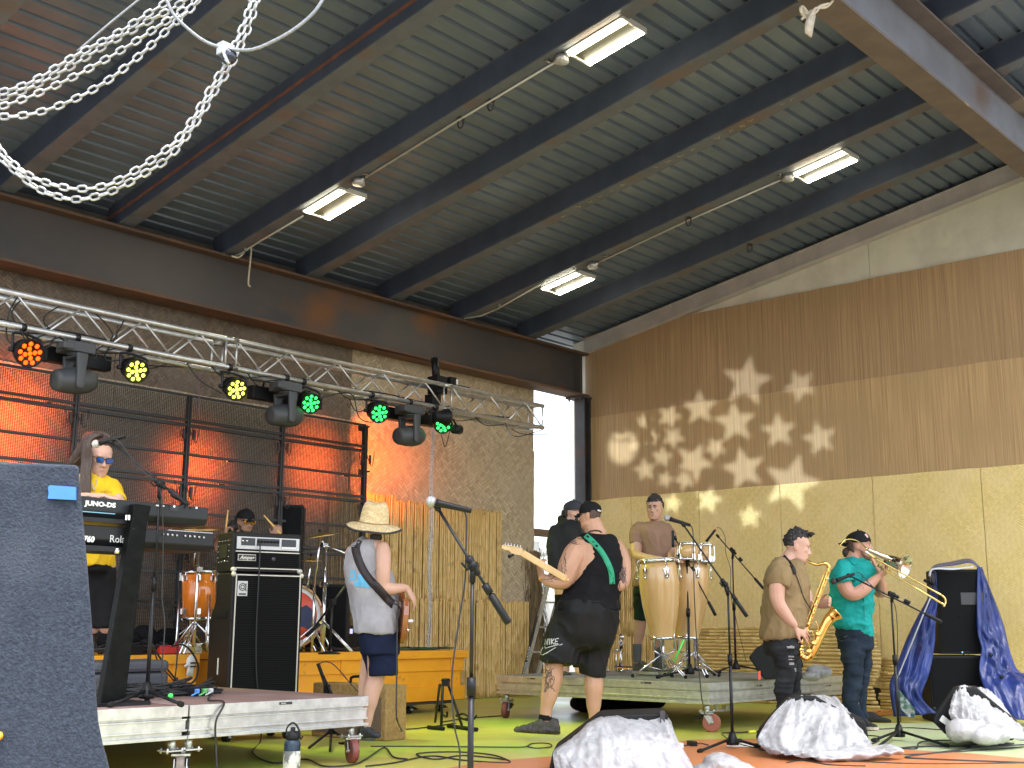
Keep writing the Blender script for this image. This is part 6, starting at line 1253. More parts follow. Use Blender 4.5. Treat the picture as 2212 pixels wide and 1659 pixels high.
# near centre monitor
DM=7.7
wedge([(1194,1622),(1290,1549),(1300,1545),(1438,1540),(1446,1552),(1490,1690),(1180,1690)],DM+.02,.5,'black wedge monitor under a thin white bag at the bottom centre')
mb=MB(); P_=[(1190,1624),(1288,1552),(1330,1549),(1432,1546),(1447,1560),(1492,1662),(1500,1700),(1180,1700)]
mb=MB()
def sheet3(rows,amp,seed,lab,mt=film,grp='white plastic bags over the monitors',n1=12,fold=7):
    dcam=FHv
    R=[sp([dep(x,y,D) for x,y,D in r],n1) for r in rows]; cols=[sp([R[j][i] for j in range(len(R))],n1) for i in range(len(R[0]))]; mb=MB(); g=[]; nr=len(cols[0]); nc=len(cols)
    for i in range(nc):
        for j in range(nr):
            p=cols[i][j]; u=i/(nc-1)*fold; v=j/(nr-1); uu=u+.35*noise.noise(V((v*2,u*.5,seed))); w_=amp*(1.0*noise.noise(V((uu*.8,v*1.2,seed)))+.75*max(0,rid(V((uu*1.1,v*1.1,seed+1)),1))**3+.45*max(0,rid(V((uu*2.7,v*2.2,seed+2)),1))**4+.22*max(0,rid(V((uu*5.5,v*7,seed+3)),1))**4-.3)*(1+.5*v); g.append(p-dcam*w_+Z*w_*.25)
    mb.add(g,[(i*nr+j,i*nr+j+1,(i+1)*nr+j+1,(i+1)*nr+j) for i in range(nc-1) for j in range(nr-1)],True); o=obj('plastic_bag',mb,mt,fix=False); s_=o.modifiers.new('s','SOLIDIFY'); s_.thickness=.003; s_.offset=0; return tag(o,lab,'plastic bag',grp)
film2=filmmat('thin_plastic_film',(.44,.44,.455),.38,.70)
sheet3([[(1197,1622,DM),(1240,1590,DM+.02),(1292,1551,DM+.03),(1362,1549,DM+.1),(1437,1545,DM+.12)],[(1194,1630,DM-.1),(1250,1592,DM-.12),(1310,1561,DM-.14),(1380,1562,DM-.06),(1447,1558,DM+.02)],[(1196,1650,DM-.15),(1245,1640,DM-.22),(1320,1615,DM-.3),(1400,1600,DM-.2),(1464,1598,DM-.04)],[(1204,1690,DM-.2),(1250,1690,DM-.3),(1330,1690,DM-.4),(1410,1680,DM-.3),(1498,1660,DM-.1)],[(1200,1760,DM-.2),(1250,1760,DM-.3),(1330,1760,DM-.4),(1420,1760,DM-.3),(1530,1760,DM-.1)]],.045,3,'thin white plastic sheet stretched over the wedge monitor at the bottom centre',film2)
mb=MB(); mb.box(dep(1431,1548,DM+.0),(.05,.03,.07),.6); tag(obj('tape_patch',mb,MATS['gaffer_grey']),'dark tape patch holding the bag on the bottom centre monitor','tape')
# right centre monitor
DN=9.0
wedge([(1633,1590),(1637,1580),(1697,1512),(1708,1504),(1760,1504),(1870,1560),(1880,1612),(1700,1634),(1634,1600)],DN+.1,.42,'black wedge monitor in a bulging white bag below the saxophone player')
sheet3([[(1702,1510,DN+.16),(1725,1504,DN+.18),(1760,1502,DN+.25),(1800,1507,DN+.3),(1838,1540,DN+.28)],[(1668,1545,DN+.02),(1710,1530,DN-.02),(1765,1522,DN+.02),(1815,1535,DN+.08),(1858,1572,DN+.12)],[(1644,1580,DN-.02),(1695,1570,DN-.12),(1755,1562,DN-.14),(1820,1575,DN-.08),(1876,1598,DN+.0)],[(1636,1604,DN-.08),(1685,1606,DN-.2),(1750,1606,DN-.24),(1820,1610,DN-.2),(1884,1612,DN-.1)],[(1655,1622,DN-.15),(1690,1632,DN-.28),(1750,1640,DN-.34),(1830,1642,DN-.34),(1900,1630,DN-.25)]],.055,21,'large wrinkled white bag in front of the saxophone player',film,fold=6)
bag([(1800,1634,DN-.3,.2,.16,.035),(1860,1626,DN-.25,.2,.16,.045),(1905,1622,DN-.22,.14,.13,.04),(1930,1622,DN-.2,.06,.08,.03)],'trailing end of the white bag lying on the orange floor',.011,5,.020)
# right monitor
DR=9.7
wedge([(2016,1560),(2020,1545),(2058,1490),(2068,1484),(2110,1486),(2200,1560),(2190,1600),(2060,1597),(2040,1585)],DR+.1,.42,'black wedge monitor in a white bag at the right edge, with white sticker')
mb=MB(); f_=V(RT)*.8-V(UP)*.6; c=dep(2048,1562,DR+.085); mb.bar(c-f_*.07,c+f_*.07,.006,.05,Z); tag(obj('sticker',mb,white),'small white sticker on the side of the right edge monitor','sticker')
sheet3([[(2056,1503,DR+.12),(2072,1483,DR+.16),(2100,1486,DR+.25),(2132,1490,DR+.3),(2165,1520,DR+.3)],[(2052,1522,DR+.02),(2078,1510,DR+.0),(2112,1512,DR+.04),(2150,1528,DR+.1),(2192,1560,DR+.15)],[(2047,1545,DR+.0),(2080,1545,DR-.1),(2115,1548,DR-.12),(2160,1560,DR-.08),(2212,1582,DR+.0)],[(2062,1570,DR-.02),(2090,1580,DR-.16),(2125,1588,DR-.2),(2170,1596,DR-.18),(2222,1602,DR-.05)]],.05,33,'large wrinkled white bag at the right edge in front of the blue tarp',film,fold=6)
bag([(2082,1578,DR-.12,.13,.14,.085),(2100,1568,DR-.1,.09,.12,.06),(2070,1588,DR-.1,.07,.1,.05)],'puffed left end of the bag below the right edge monitor',.011,7,.016); bag([(2128,1588,DR-.2,.13,.13,.075),(2150,1584,DR-.18,.1,.12,.07)],'second puff of white bag resting on the mint floor',.011,8,.016)
# small bags
bag([(1560,1650,7.9,.13,.13,.07),(1590,1660,7.9,.12,.12,.06),(1530,1665,7.9,.1,.12,.05),(1555,1640,7.9,.06,.08,.05),(1610,1668,7.9,.1,.1,.04)],'small crumpled white bag on the orange floor at the bottom edge',.013,9,.018)
Dd=depof(onz(1765,1472,CT))
bag([(1762,1450,11.6,.09,.1,.06),(1775,1452,11.6,.08,.1,.055),(1750,1460,11.55,.08,.1,.04)],'small crumpled white bag on the deck between the two horn players',.011,12,.012)
wedge([(1617,1420),(1633,1400),(1655,1388),(1732,1424),(1736,1440),(1712,1466),(1650,1468)],11.35,.5,'black wedge monitor on the deck behind the saxophone player')
mb=MB(); c=dep(1641,1459,11.33); mb.bar(c-Z*.04-V(RT)*.005,c+Z*.04,.008,.02); tag(obj('red_tag',mb,mat('red_glow_tape',(.9,.1,.04),rough=.5)),'small red tape tag on the black monitor behind the saxophone player','tape')
# ================================================================ FLOOR CABLES
def fc(pts,lab,r=.006,z=.007,m_=None): cable('floor_cable',[onz(x,y,z+.0) for x,y in pts],r,lab,'cable','black cables on the stage floor',mt=m_)
fc([(955,1560),(1005,1552),(1100,1545)],'short black cable behind the guitar stand')
fc([(790,1655),(850,1648),(930,1633),(1000,1642),(1095,1648),(1085,1640),(1000,1632),(940,1640),(900,1628),(980,1624),(1060,1630),(1100,1643)],'looped black cable right of the straw hat man',.0055)
fc([(800,1612),(900,1612),(1000,1613),(1100,1614),(1135,1613),(1150,1606),(1185,1606),(1190,1613),(1160,1616),(1140,1613)],'straight black cable from the amplifier towards the centre monitor',.005)
fc([(1640,1620),(1700,1628),(1760,1640),(1850,1645),(2000,1650),(2230,1648)],'long black cable along the bottom edge under the white bag')
fc([(1890,1628),(1960,1615),(2060,1612),(2100,1615),(2060,1622),(1960,1635),(2000,1640),(2212,1648)],'black cable bundle leaving the white bag to the right',.009)
fc([(1880,1625),(1950,1630),(2050,1625),(2150,1618),(2212,1613)],'black cable crossing the mint floor at right',.005)
fc([(1900,1612),(1975,1618),(1985,1605),(2010,1600),(2080,1600),(2140,1610),(2230,1608)],'looped black cable between the trombone stand and the right monitor')
fc([(1860,1570),(1900,1575),(1960,1572),(2040,1577)],'black cable behind the trombone stand foot')
fc([(1870,1588),(1900,1592),(1890,1605),(1860,1610),(1900,1618)],'black cable curl beside the trombone player shoe')
fc([(1700,1648),(1735,1643),(1790,1652),(1870,1655)],'black cable at the bottom edge below the white bag')
fc([(2075,1612),(2110,1608),(2160,1606),(2190,1606),(2150,1611),(2090,1615)],'black cable loop in front of the right edge bag')
fc([(840,1572),(880,1575),(930,1570),(985,1562)],'black cable beside the tweed amplifier')
fc([(1460,1612),(1490,1610),(1512,1606),(1530,1610)],'short black cable in front of the conga stand')
q=onz(1495,1612); t=thing('cable_adapter','small black adapter box on the orange floor beside the conga stand','adapter',q); mb=MB(); mb.box(q+V((0,0,.02)),(.12,.05,.04),.9); mb.box(q+V((-.12,.03,.015)),(.08,.04,.03),.9); obj('body',mb,black,t,bevel=.004)
q=onz(1465,1616); mb=MB(); mb.box(q+V((0,0,.02)),(.09,.06,.04),.9); tag(obj('white_adapter',mb,white),'small white adapter block beside the centre monitor','adapter')
q=onz(1600,1611); mb=MB(); mb.box(q+V((0,0,.007)),(.30,.2,.002),.5); tag(obj('paper_sheet',mb,white),'white sheet of paper on the orange floor behind the conga stand','paper')
q=onz(1620,1585); t=thing('cable_plug','black cable with yellow green plug ends lying on the yellow floor','plug',q); mb=MB(); mb.tube(sp([onz(1560,1583,.01),onz(1600,1582,.012),onz(1630,1580,.01),onz(1645,1582,.01)],5),.007,6); obj('lead',mb,cab,t); mb=MB(); mb.cyl(onz(1618,1581,.015),onz(1632,1580,.015),.012,8); obj('plug_end',mb,MATS['tape_yellow'],t)
# ================================================================ PEOPLE
from mathutils.bvhtree import BVHTree
PXM=1/FP
def crop(ox,oy,s): return lambda x,y:((ox+x/s)/1.8228,(oy+y/s)/1.8228)
def skinmat(name,c,t=.0):
    m=mat(name,c,tuple(q*.86 for q in c),scale=9,rough=.55,lo=.3,hi=.7); b=m.node_tree.nodes['Principled BSDF']; b.inputs['Subsurface Weight'].default_value=.12; b.inputs['Subsurface Radius'].default_value=(.02,.008,.004); b.inputs['Subsurface Scale'].default_value=.5; return m
def clothmat(name,c,c2=None,rough=.85,bump=.5,bs=9): return mat(name,c,c2 or tuple(q*.8 for q in c),scale=5,rough=rough,bump=bump,bscale=bs,detail=5,spec=.15)
class Person:
    def __init__(s,crop_,D,skin): s.c=crop_; s.D=D; s.mb=MB(); s.skin=skin; s.kids=[]; s.k=D*PXM
    def P(s,x,y,dd=0): X,Y=s.c(x,y); return dep(X,Y,s.D+dd)
    def sc(s,px): X0,_=s.c(0,0); X1,_=s.c(px,0); return (X1-X0)*s.k  # crop px -> metres
    def rings(s,mb,rs,n=24,p=2.3,grow=0):
        R_l=[]
        for x0,x1,y,b,dd in rs:
            c=s.P((x0+x1)/2,y,dd); a=s.sc(x1-x0)/2+grow; b=b+grow; ring=[]
            for k in range(n):
                t=2*pi*k/n; ct,st=math.cos(t),math.sin(t); e=2/p
                ring.append(c+RTv*a*math.copysign(abs(ct)**e,ct)+FHv*b*math.copysign(abs(st)**e,st))
            R_l.append(ring)
        # smooth interpolation between rings
        out=[]; 
        for j in range(n):
            col=sp([r[j] for r in R_l],3); out.append(col)
        mb.loft([[out[j][i] for j in range(n)] for i in range(len(out[0]))])
    def limb(s,mb,pts,grow=0,n=12,flat=None,sm=4,caps=True,ends=True):
        P_=[s.P(x,y,dd) for x,y,dd,r in pts]; r_=[s.sc(r)+grow for *_,r in pts]; C_=sp(P_,sm); rr=[]
        for i in range(len(pts)-1):
            for j in range(sm): t=j/sm; t=t*t*(3-2*t); rr.append(r_[i]*(1-t)+r_[i+1]*t)
        rr.append(r_[-1]); mb.tube(C_,rr,n)
        if ends: mb.ball(P_[0],r_[0]*.98,n); mb.ball(P_[-1],r_[-1]*.98,n)
        return P_
    def head(s,x,y,hpx,th,pitch=0,roll=0,dd=0,wide=1,nose=1,jaw=1):
        c=s.P(x,y,dd); h=s.sc(hpx); th=R_(th)
        f=(-FHv*math.cos(th)+RTv*math.sin(th)).normalized(); r=f.cross(Z).normalized()
        f=(f*math.cos(R_(pitch))-Z*math.sin(R_(pitch))).normalized(); u=r.cross(f).normalized()
        Q=Matrix.Rotation(R_(roll),3,f); r=Q@r; u=Q@u
        H=lambda a,b,z: c+r*(a*h*wide)+f*(b*h)+u*(z*h)
        s.H=H; s.h=h; s.hr,s.hf,s.hu=r,f,u; s.hc=c
        R0=[(-.5,.10,.33,.10),(-.47,.17,.375,.04),(-.42,.215*jaw,.39,-.02),(-.34,.255*jaw,.395,-.10),(-.25,.28,.40,-.2),(-.15,.295,.40,-.28),(-.05,.305,.385,-.34),(.05,.315,.375,-.38),(.15,.325,.395,-.405),(.25,.325,.375,-.41),(.34,.295,.325,-.375),(.42,.225,.235,-.29),(.475,.13,.13,-.18),(.5,.05,.03,-.08)]
        s.R0=R0; rings=[]
        for z,w_,yf,yb in R0: rings.append(s.hring(z,w_,yf,yb))
        s.mb.loft(rings)
        def ball(a,b,z,rr): s.mb.ball(H(a,b,z),[q*h for q in rr] if hasattr(rr,'__len__') else rr*h,10,Matrix((r,f,u)).transposed())
        if nose: s.mb.loft([[H(a*w_,b,z) for a,b in ((-1,.33),(-.8,yb),(0,yb+.02),(.8,yb),(1,.33))] for z,w_,yb in ((.10,.035,.385),(.03,.04,.415),(-.05,.05,.455),(-.11,.062,.485),(-.145,.06,.475),(-.165,.04,.42))]); ball(0,.465,-.12,(.05,.045,.04)); [ball(q*.052,.43,-.135,.034) for q in (-1,1)]
        ball(0,.385,-.245,(.10,.045,.022)); ball(0,.38,-.285,(.085,.045,.024)); ball(0,.34,-.42,(.09,.07,.06))
        for q in (-1,1): ball(q*.125,.35,.135,(.10,.05,.035)); ball(q*.18,.315,-.06,(.075,.06,.06)); ball(q*.322,-.01,-.01,(.028,.075,.105)); ball(q*.318,.0,-.08,(.03,.045,.05)); ball(q*.115,.345,.035,(.055,.035,.035))
        return H
    def hring(s,z,w_,yf,yb,n=28,off=0,p=2.25):
        out=[]; cy=(yf+yb)/2*.7+.0
        for k in range(n):
            t=2*pi*k/n; ct,st=math.cos(t),math.sin(t); e=2/p
            y_=cy+(yf-cy)*abs(st)**e if st>=0 else cy-(cy-yb)*abs(st)**e
            out.append(s.H((w_+off)*math.copysign(abs(ct)**e,ct),y_+math.copysign(off,st)*abs(st),z))
        return out
    def hand(s,w,d,nrm,size=.185,curl=.5,thumb=1,spread=.0,curls=None,tcurl=.4):
        """w wrist point, d finger direction, nrm out of the back of the hand, thumb=+1/-1 side"""
        d=V(d).normalized(); nrm=V(nrm); nrm=(nrm-d*nrm.dot(d)).normalized(); sd_=d.cross(nrm)*thumb; L=size/.185; mb=s.mb
        rr=[]
        for q,wd,tk in ((-.01,.027,.019),(.02,.034,.019),(.05,.041,.017),(.085,.043,.015),(.10,.038,.012)):
            rr.append([V(w)+d*q*L+sd_*wd*L*math.cos(t)+nrm*tk*L*math.sin(t) for t in [2*pi*k/14 for k in range(14)]])
        mb.loft(rr)
        for k,(o_,len_) in enumerate(((.031,.95),(.0105,1.06),(-.0105,1.0),(-.031,.80))):
            p=V(w)+d*.088*L+sd_*o_*L; a_=spread*(o_/.03); dr=(d*math.cos(a_)+sd_*math.sin(a_)).normalized(); cu=(curls[k] if curls else curl); pts=[p-d*.02*L]; rad=[.0095*L]
            pts.append(p); rad.append(.0095*L); ang=0
            for j,sl_ in enumerate((.044,.029,.022)):
                ang+=cu*(1.0,1.15,.8)[j]; q=(dr*math.cos(ang)-nrm*math.sin(ang)); p=p+q*sl_*len_*L; pts.append(p); rad.append((.0088,.0080,.0068)[j]*L)
            mb.tube(sp(pts,2),[rad[min(i//2,len(rad)-1)] for i in range(len(sp(pts,2)))],8); mb.ball(pts[-1],rad[-1],8)
        p=V(w)+d*.022*L+sd_*.028*L; pts=[p-sd_*.01,p]; q=(d*.72+sd_*.62-nrm*.25).normalized(); p=p+q*.042*L; pts.append(p); q=(d*math.cos(tcurl)+sd_*(.45-tcurl*.6)-nrm*(.2+tcurl*.6)).normalized(); p=p+q*.032*L; pts.append(p); p=p+(q-nrm*.15-sd_*.15).normalized()*.026*L; pts.append(p)
        mb.tube(pts,[.017*L,.015*L,.0115*L,.010*L,.008*L],8); mb.ball(pts[-1],.008*L,8)
    def shoe(s,mb,heel,toe,w_=.05,h=.09,sole=None):
        heel=V(heel);toe=V(toe); d=(toe-heel); L=d.length; d.normalize(); r=d.cross(Z).normalized(); rs=[]
        for f,hw,hh in ((-.02,.6,.35),(.02,.78,.95),(.2,.82,1.0),(.38,.82,.98),(.52,.88,.72),(.7,1.0,.52),(.86,.95,.42),(.97,.62,.3),(1.02,.3,.15)):
            c=heel+d*L*f; rs.append([c+r*hw*w_*math.copysign(abs(math.cos(t))**.8,math.cos(t))+Z*(h*hh*.5+h*hh*.5*math.copysign(abs(math.sin(t))**.7,math.sin(t))) for t in [2*pi*k/14 for k in range(14)]])
        mb.loft(rs)
        if sole is not None: sole.loft([[p+(heel-p).normalized()*0 for p in [heel+d*L*f+r*q*hw*w_*1.08+Z*z for q,z in ((-1,0),(1,0),(1,.026),(-1,.026))]] for f,hw in ((-.03,.6),(.02,.8),(.3,.8),(.6,.98),(.8,1),(.95,.75),(1.03,.4))],smooth=False)
    def finish(s,label,vs=.0065,group=None,sm=2):
        v=voxmesh(s.mb,vs,sm); s.body=obj('person',v,s.skin,None,fix=False,origin=s.P(*s.foot)if hasattr(s,'foot') else None); tag(s.body,label,'person',group)
        s.bvh=[BVHTree.FromPolygons([V(p) for p in v.v],v.f)]; return s.body
    def wear(s,name,mb,m,vs=.011,sm=2,wr=.006,freq=6,label=None,seed=0,st=(1,1,1),vox=True):
        if vox:
            def dsp(p,n_):
                q=V((p.x*st[0],p.y*st[1],p.z*st[2])); return wr*(1.1*noise.noise(q*freq+V((seed,0,0)))+ .8*(rid(q,freq*.8,seed+2)**2-.4)+.6*max(0,rid(q,freq*1.9,seed+6))**3+.3*noise.noise(q*freq*2.3))
            v=voxmesh(mb,vs,sm,dsp if wr else None)
        else: v=mb
        o=obj(name,v,m,s.body,fix=not vox); 
        s.bvh.append(BVHTree.FromPolygons([V(p) for p in v.v],v.f))
        if label:o['label']=label
        return o
    def hit(s,x,y,off=.003,raw=False):
        X,Y=(x,y) if raw else s.c(x,y); d=V(ray(X,Y)).normalized(); best=None
        for b_ in s.bvh:
            h=b_.ray_cast(V(CP),d)
            if h[0] is not None and (best is None or h[3]<best[3]): best=h
        return (V(CP)+d*(best[3]-off)) if best else None
    def decal(s,poly,m,name,parent=None,step=1.2,off=.004,raw=False,inside=None):
        if raw: q=poly
        else: q=[s.c(x,y) for x,y in poly]
        def ins(x,y):
            r=False;j=len(q)-1
            for i in range(len(q)):
                if (q[i][1]>y)!=(q[j][1]>y) and x<(q[j][0]-q[i][0])*(y-q[i][1])/(q[j][1]-q[i][1])+q[i][0]: r=not r
                j=i
            return r
        xs=[a for a,_ in q]; ys=[b for _,b in q]; nx=int((max(xs)-min(xs))/step)+2; ny=int((max(ys)-min(ys))/step)+2; x0,y0=min(xs),min(ys); mb=MB(); idx={}
        def vt(i,j):
            if (i,j) not in idx:
                h=s.hit(x0+i*step,y0+j*step,off,True); idx[(i,j)]=None if h is None else len(mb.v)
                if h is not None: mb.v.append(tuple(h))
            return idx[(i,j)]
        for i in range(nx):
            for j in range(ny):
                if ins(x0+(i+.5)*step,y0+(j+.5)*step):
                    f=[vt(i,j),vt(i+1,j),vt(i+1,j+1),vt(i,j+1)]
                    if None not in f: mb.f.append(tuple(f)); mb.sm.append(True); mb.mi.append(0)
        if not mb.f: return None
        return obj(name,mb,m,parent or s.body,fix=False)
    def stroke(s,lines,m,name,r=.002,parent=None,off=.001):
        mb=MB()
        for ln in lines:
            pts=[s.hit(x,y,off) for x,y in ln]; pts=[p for p in pts if p is not None]
            if len(pts)>1: mb.tube(pts,r,5)
        return obj(name,mb,m,parent or s.body,fix=False) if mb.f else None
    # ---- head wear in the head frame
    def cap(s,m,back=False,up=.0,brim=.34,label=None,tilt=0):
        H=s.H; mb=MB(); zs=[(.10+up,1.05),(.18,1.08),(.28,1.10),(.36,1.12),(.44,1.2),(.50,1.5),(.545,2.2)]
        base={.10+up:(.33,.39,-.40),.18:(.335,.395,-.415),.28:(.325,.37,-.41),.36:(.30,.33,-.375),.44:(.24,.26,-.3),.50:(.15,.16,-.2),.545:(.05,.05,-.09)}
        f_=-1 if back else 1
        rings=[]
        for z,_ in zs:
            w_,yf,yb=base[z]; zz=z
            rings.append([H(*q) for q in [((w_+.028)*math.cos(t),(((yf+yb)/2+((yf-yb)/2+.03)*math.sin(t))),zz+.02*math.sin(t)*(1)) for t in [2*pi*k/28 for k in range(28)]]])
        mb.loft(rings)
        o=s.wear('cap',mb,m,vs=.006,sm=1,wr=0,label=label)
        mb=MB(); g=[]; n_=12
        for j in range(5):
            v_=j/4
            for i in range(n_+1):
                a_=(i/n_-.5)*2; x=a_*.29*(1-.25*v_*a_*a_); y=f_*(.36 if not back else .40)+f_*(brim*v_*(1-.35*a_*a_))-(f_*.12*a_*a_); z=.125+up*.6-.10*a_*a_*(.4+.6*v_)-.05*v_-(tilt*v_)
                g.append(H(x,y,z))
        mb.add(g,[(j*(n_+1)+i,j*(n_+1)+i+1,(j+1)*(n_+1)+i+1,(j+1)*(n_+1)+i) for j in range(4) for i in range(n_)],True)
        b_=obj('brim',mb,m,o); q=b_.modifiers.new('s','SOLIDIFY'); q.thickness=.006; q.offset=0
        mb=MB(); mb.ball(H(0,-.02,.57),.008,6); obj('button',mb,m,o); return o
    def hair(s,m,zlow=-.05,front=.33,top=.05,side=.03,seed=0,name='hair',rough=.012):
        H=s.H; mb=MB(); rings=[]
        for z in [zlow,zlow+.08,.1,.2,.3,.38,.45,.5,.54]:
            if z<=zlow+.09 and z>.1: continue
            import bisect
            R0=s.R0; z_=min(z,.497); i=max(j for j in range(len(R0)-1) if R0[j][0]<=z_); f=(z_-R0[i][0])/(R0[i+1][0]-R0[i][0]); w_,yf,yb=[R0[i][k]*(1-f)+R0[i+1][k]*f for k in (1,2,3)]
            if z<front-.1: yf2=.02+.10*max(0,(z-zlow)/(front-zlow))
            elif z<front: yf2=.02+(yf-.02)*(z-front+.1)/.1*.5+.05
            else: yf2=yf+.035
            g=side if z<.3 else side+(top-side)*(z-.3)/.24
            rings.append([H((w_+g)*math.cos(t),(yf2+yb-g)/2+(yf2-yb+g)/2*math.sin(t),z+(g if z>.44 else 0)) for t in [2*pi*k/28 for k in range(28)]])
        mb.loft(rings); return s.wear(name,mb,m,vs=.006,sm=1,wr=rough,freq=45,seed=seed)
    def beard(s,m,z1=-.2,amt=.018,moust=True):
        mb=MB(); rings=[]
        for z in (-.53,-.5,-.44,-.36,-.30,-.22,z1,-.1):
            R0=s.R0; z_=max(z,-.499); i=max(j for j in range(len(R0)-1) if R0[j][0]<=z_); f=(z_-R0[i][0])/(R0[i+1][0]-R0[i][0]); w_,yf,yb=[R0[i][k]*(1-f)+R0[i+1][k]*f for k in (1,2,3)]
            y0=.10 if z<-.3 else .02; yf_=yf+amt*1.6 if z<-.3 else .30
            if z>-.15: yf_=.10; y0=-.02
            rings.append([s.H((w_+amt)*math.cos(t),(yf_+y0)/2+(yf_-y0)/2*math.sin(t),z) for t in [2*pi*k/24 for k in range(24)]])
        mb.loft(rings)
        if moust: mb.ball(s.H(0,.40,-.205),(.10*s.h,.035*s.h,.02*s.h),10,Matrix((s.hr,s.hf,s.hu)).transposed())
        return s.wear('beard',mb,m,vs=.0055,sm=1,wr=.004,freq=60)
    def eyes(s,brow,k=1):
        for q in (-1,1):
            mb=MB(); mb.ball(s.H(q*.115,.355,.035),(.036*s.h,.028*s.h,.014*s.h),8,Matrix((s.hr,s.hf,s.hu)).transposed()); e=obj('eye',mb,mat('eye_white',(.55,.52,.5),rough=.3),s.body)
            mb=MB(); mb.ball(s.H(q*.11,.378,.035),.013*s.h*(k*.3+.7)*1.2,8); obj('iris',mb,mat('iris',(.03,.02,.015),rough=.2),e)
            mb=MB(); mb.tube([s.H(q*a,b,z) for a,b,z in ((.04,.405,.10),(.10,.405,.125),(.17,.36,.115))],[.008*s.h*k,.012*s.h*k,.005*s.h*k],6); obj('eyebrow',mb,brow,s.body)
            mb=MB(); mb.tube([s.H(q*a,b,z) for a,b,z in ((.065,.385,.045),(.115,.388,.058),(.165,.355,.045))],.0045*s.h*k,5); obj('eyelid',mb,brow,e)
        mb=MB(); mb.tube([s.H(a,b,z) for a,b,z in ((-.085,.385,-.268),(0,.432,-.262),(.085,.385,-.268))],.006*s.h*k,5); obj('mouth_line',mb,mat('lip_dark',(.25,.08,.06),rough=.5),s.body)
    def glasses(s,m,lens,wid=.13,z=.035,label=None):
        mb=MB(); MM=Matrix((s.hr,s.hf,s.hu)).transposed()
        for q in (-1,1):
            mb.tube([s.H(q*.14+a*wid,.43-.02*abs(q*.14+a*wid)/.2,z+b*.07) for a,b in ((-.9,1),(.9,1),(1,.3),(.75,-1),(-.6,-1),(-.95,0))],.012*s.h,6,closed=True)
            mb.tube([s.H(q*.27,.40,z+.06),s.H(q*.335,.2,z+.05),s.H(q*.345,-.02,z+.03)],.010*s.h,6)
        mb.tube([s.H(-.04,.45,z+.04),s.H(.04,.45,z+.04)],.012*s.h,6); o=obj('sunglasses',mb,m,s.body)
        for q in (-1,1): mb=MB(); mb.prism([s.H(q*.14+a*wid*.95,.428,z+b*.065) for a,b in ((-.9,1),(.9,1),(1,.3),(.75,-1),(-.6,-1),(-.95,0))],s.hf*.004); obj('lens',mb,lens,o)
        return o
sk_pale=skinmat('skin_pale',(.56,.33,.235)); sk_tan=skinmat('skin_tan',(.52,.29,.175)); sk_olive=skinmat('skin_olive',(.42,.235,.15)); sk_dark=skinmat('skin_dark',(.34,.18,.11))
hairb=mat('black_hair',(.012,.010,.010),(.02,.016,.014),scale=60,rough=.6); hairbr=mat('brown_hair',(.03,.017,.011),(.065,.038,.024),scale=1,stretch=(90,90,6),rough=.6,lo=.35,hi=.65); hairlb=mat('light_brown_beard',(.12,.055,.03),(.2,.10,.055),scale=50,rough=.7)
capb=clothmat('black_cap',(.012,.012,.013),rough=.8,bump=.15,bs=200); blackc=clothmat('black_cotton',(.010,.010,.011)); tat=mat('tattoo_ink',(.13,.085,.07),rough=.6)
# ---------------------------------------------------------------- 1 straw hat bassist
c=crop(1300,1900,1.6588); p=Person(c,9.1,sk_pale); p.foot=(250,1650,0)
p.head(290,285,150,140,5)
p.limb(p.mb,[(290,340,0,36),(290,400,0,40)])
p.rings(p.mb,[(240,340,385,.06,0),(140,385,430,.08,0),(118,375,500,.09,.02),(140,400,700,.11,0),(165,435,950,.14,0)])
p.limb(p.mb,[(345,428,-.07,44),(350,500,-.13,49),(347,590,-.15,46),(350,678,-.14,40),(400,695,-.13,39),(450,690,-.11,32),(497,688,-.07,22)])
w_=p.P(500,690,-.06); e=p.P(545,760,-.03); p.hand(w_,e-w_,RTv*.6-FHv*.3+Z*.5,.2,.38,-1)
p.limb(p.mb,[(140,450,.1,40),(125,600,.25,36),(180,720,.4,30)])   # far arm reaching forward
p.limb(p.mb,[(310,1100,0,70),(300,1280,0,56),(285,1330,0,56),(262,1420,0,52),(250,1520,0,33),(238,1610,0,24),(240,1640,0,26)])
p.limb(p.mb,[(270,1100,.12,62),(235,1280,.14,46),(225,1400,.15,42),(222,1520,.16,30),(215,1620,.16,24)])
p.finish('bassist seen from behind in straw hat, grey tank top and navy shorts',.008)
mb=MB(); p.shoe(mb,p.P(205,1672,0.02),p.P(325,1668,-.02),.052,.10); 
q=onz(*c(200,1682)); 
sh_=p.wear('shoe',mb,mat('dark_shoe',(.02,.02,.022),(.04,.04,.045),scale=30,rough=.7),vs=.007,wr=.003,freq=30)
mb=MB(); h0=onz(*c(208,1685)); h1=onz(*c(328,1685)); mb.prism([h0+V((0,-.045,0)),h1+V((0,-.045,0)),h1+V((0,.045,0)),h0+V((0,.045,0))],(0,0,.025)); obj('sole',mb,mat('dark_sole',(.08,.08,.085),rough=.7),sh_,bevel=.01)
mb=MB(); p.shoe(mb,p.P(185,1655,.16),p.P(290,1650,.13),.05,.09); p.wear('shoe',mb,MATS['dark_shoe'],vs=.009,wr=.002)
tk=clothmat('grey_jersey',(.33,.32,.33),(.27,.26,.27),bump=.6,bs=7)
mb=MB(); p.rings(mb,[(200,300,382,.05,0),(152,318,412,.08,.01),(120,335,460,.105,.01),(106,365,540,.13,.01),(113,400,620,.14,.0),(135,425,720,.145,0),(150,435,820,.15,0),(152,442,920,.165,0),(160,438,984,.165,0)],grow=.008); p.limb(mb,[(210,380,0,30),(185,420,0,35)],grow=.0)
tk_=p.wear('tank_top',mb,tk,vs=.010,wr=.016,freq=5.5,seed=3,st=(1,1,.55))
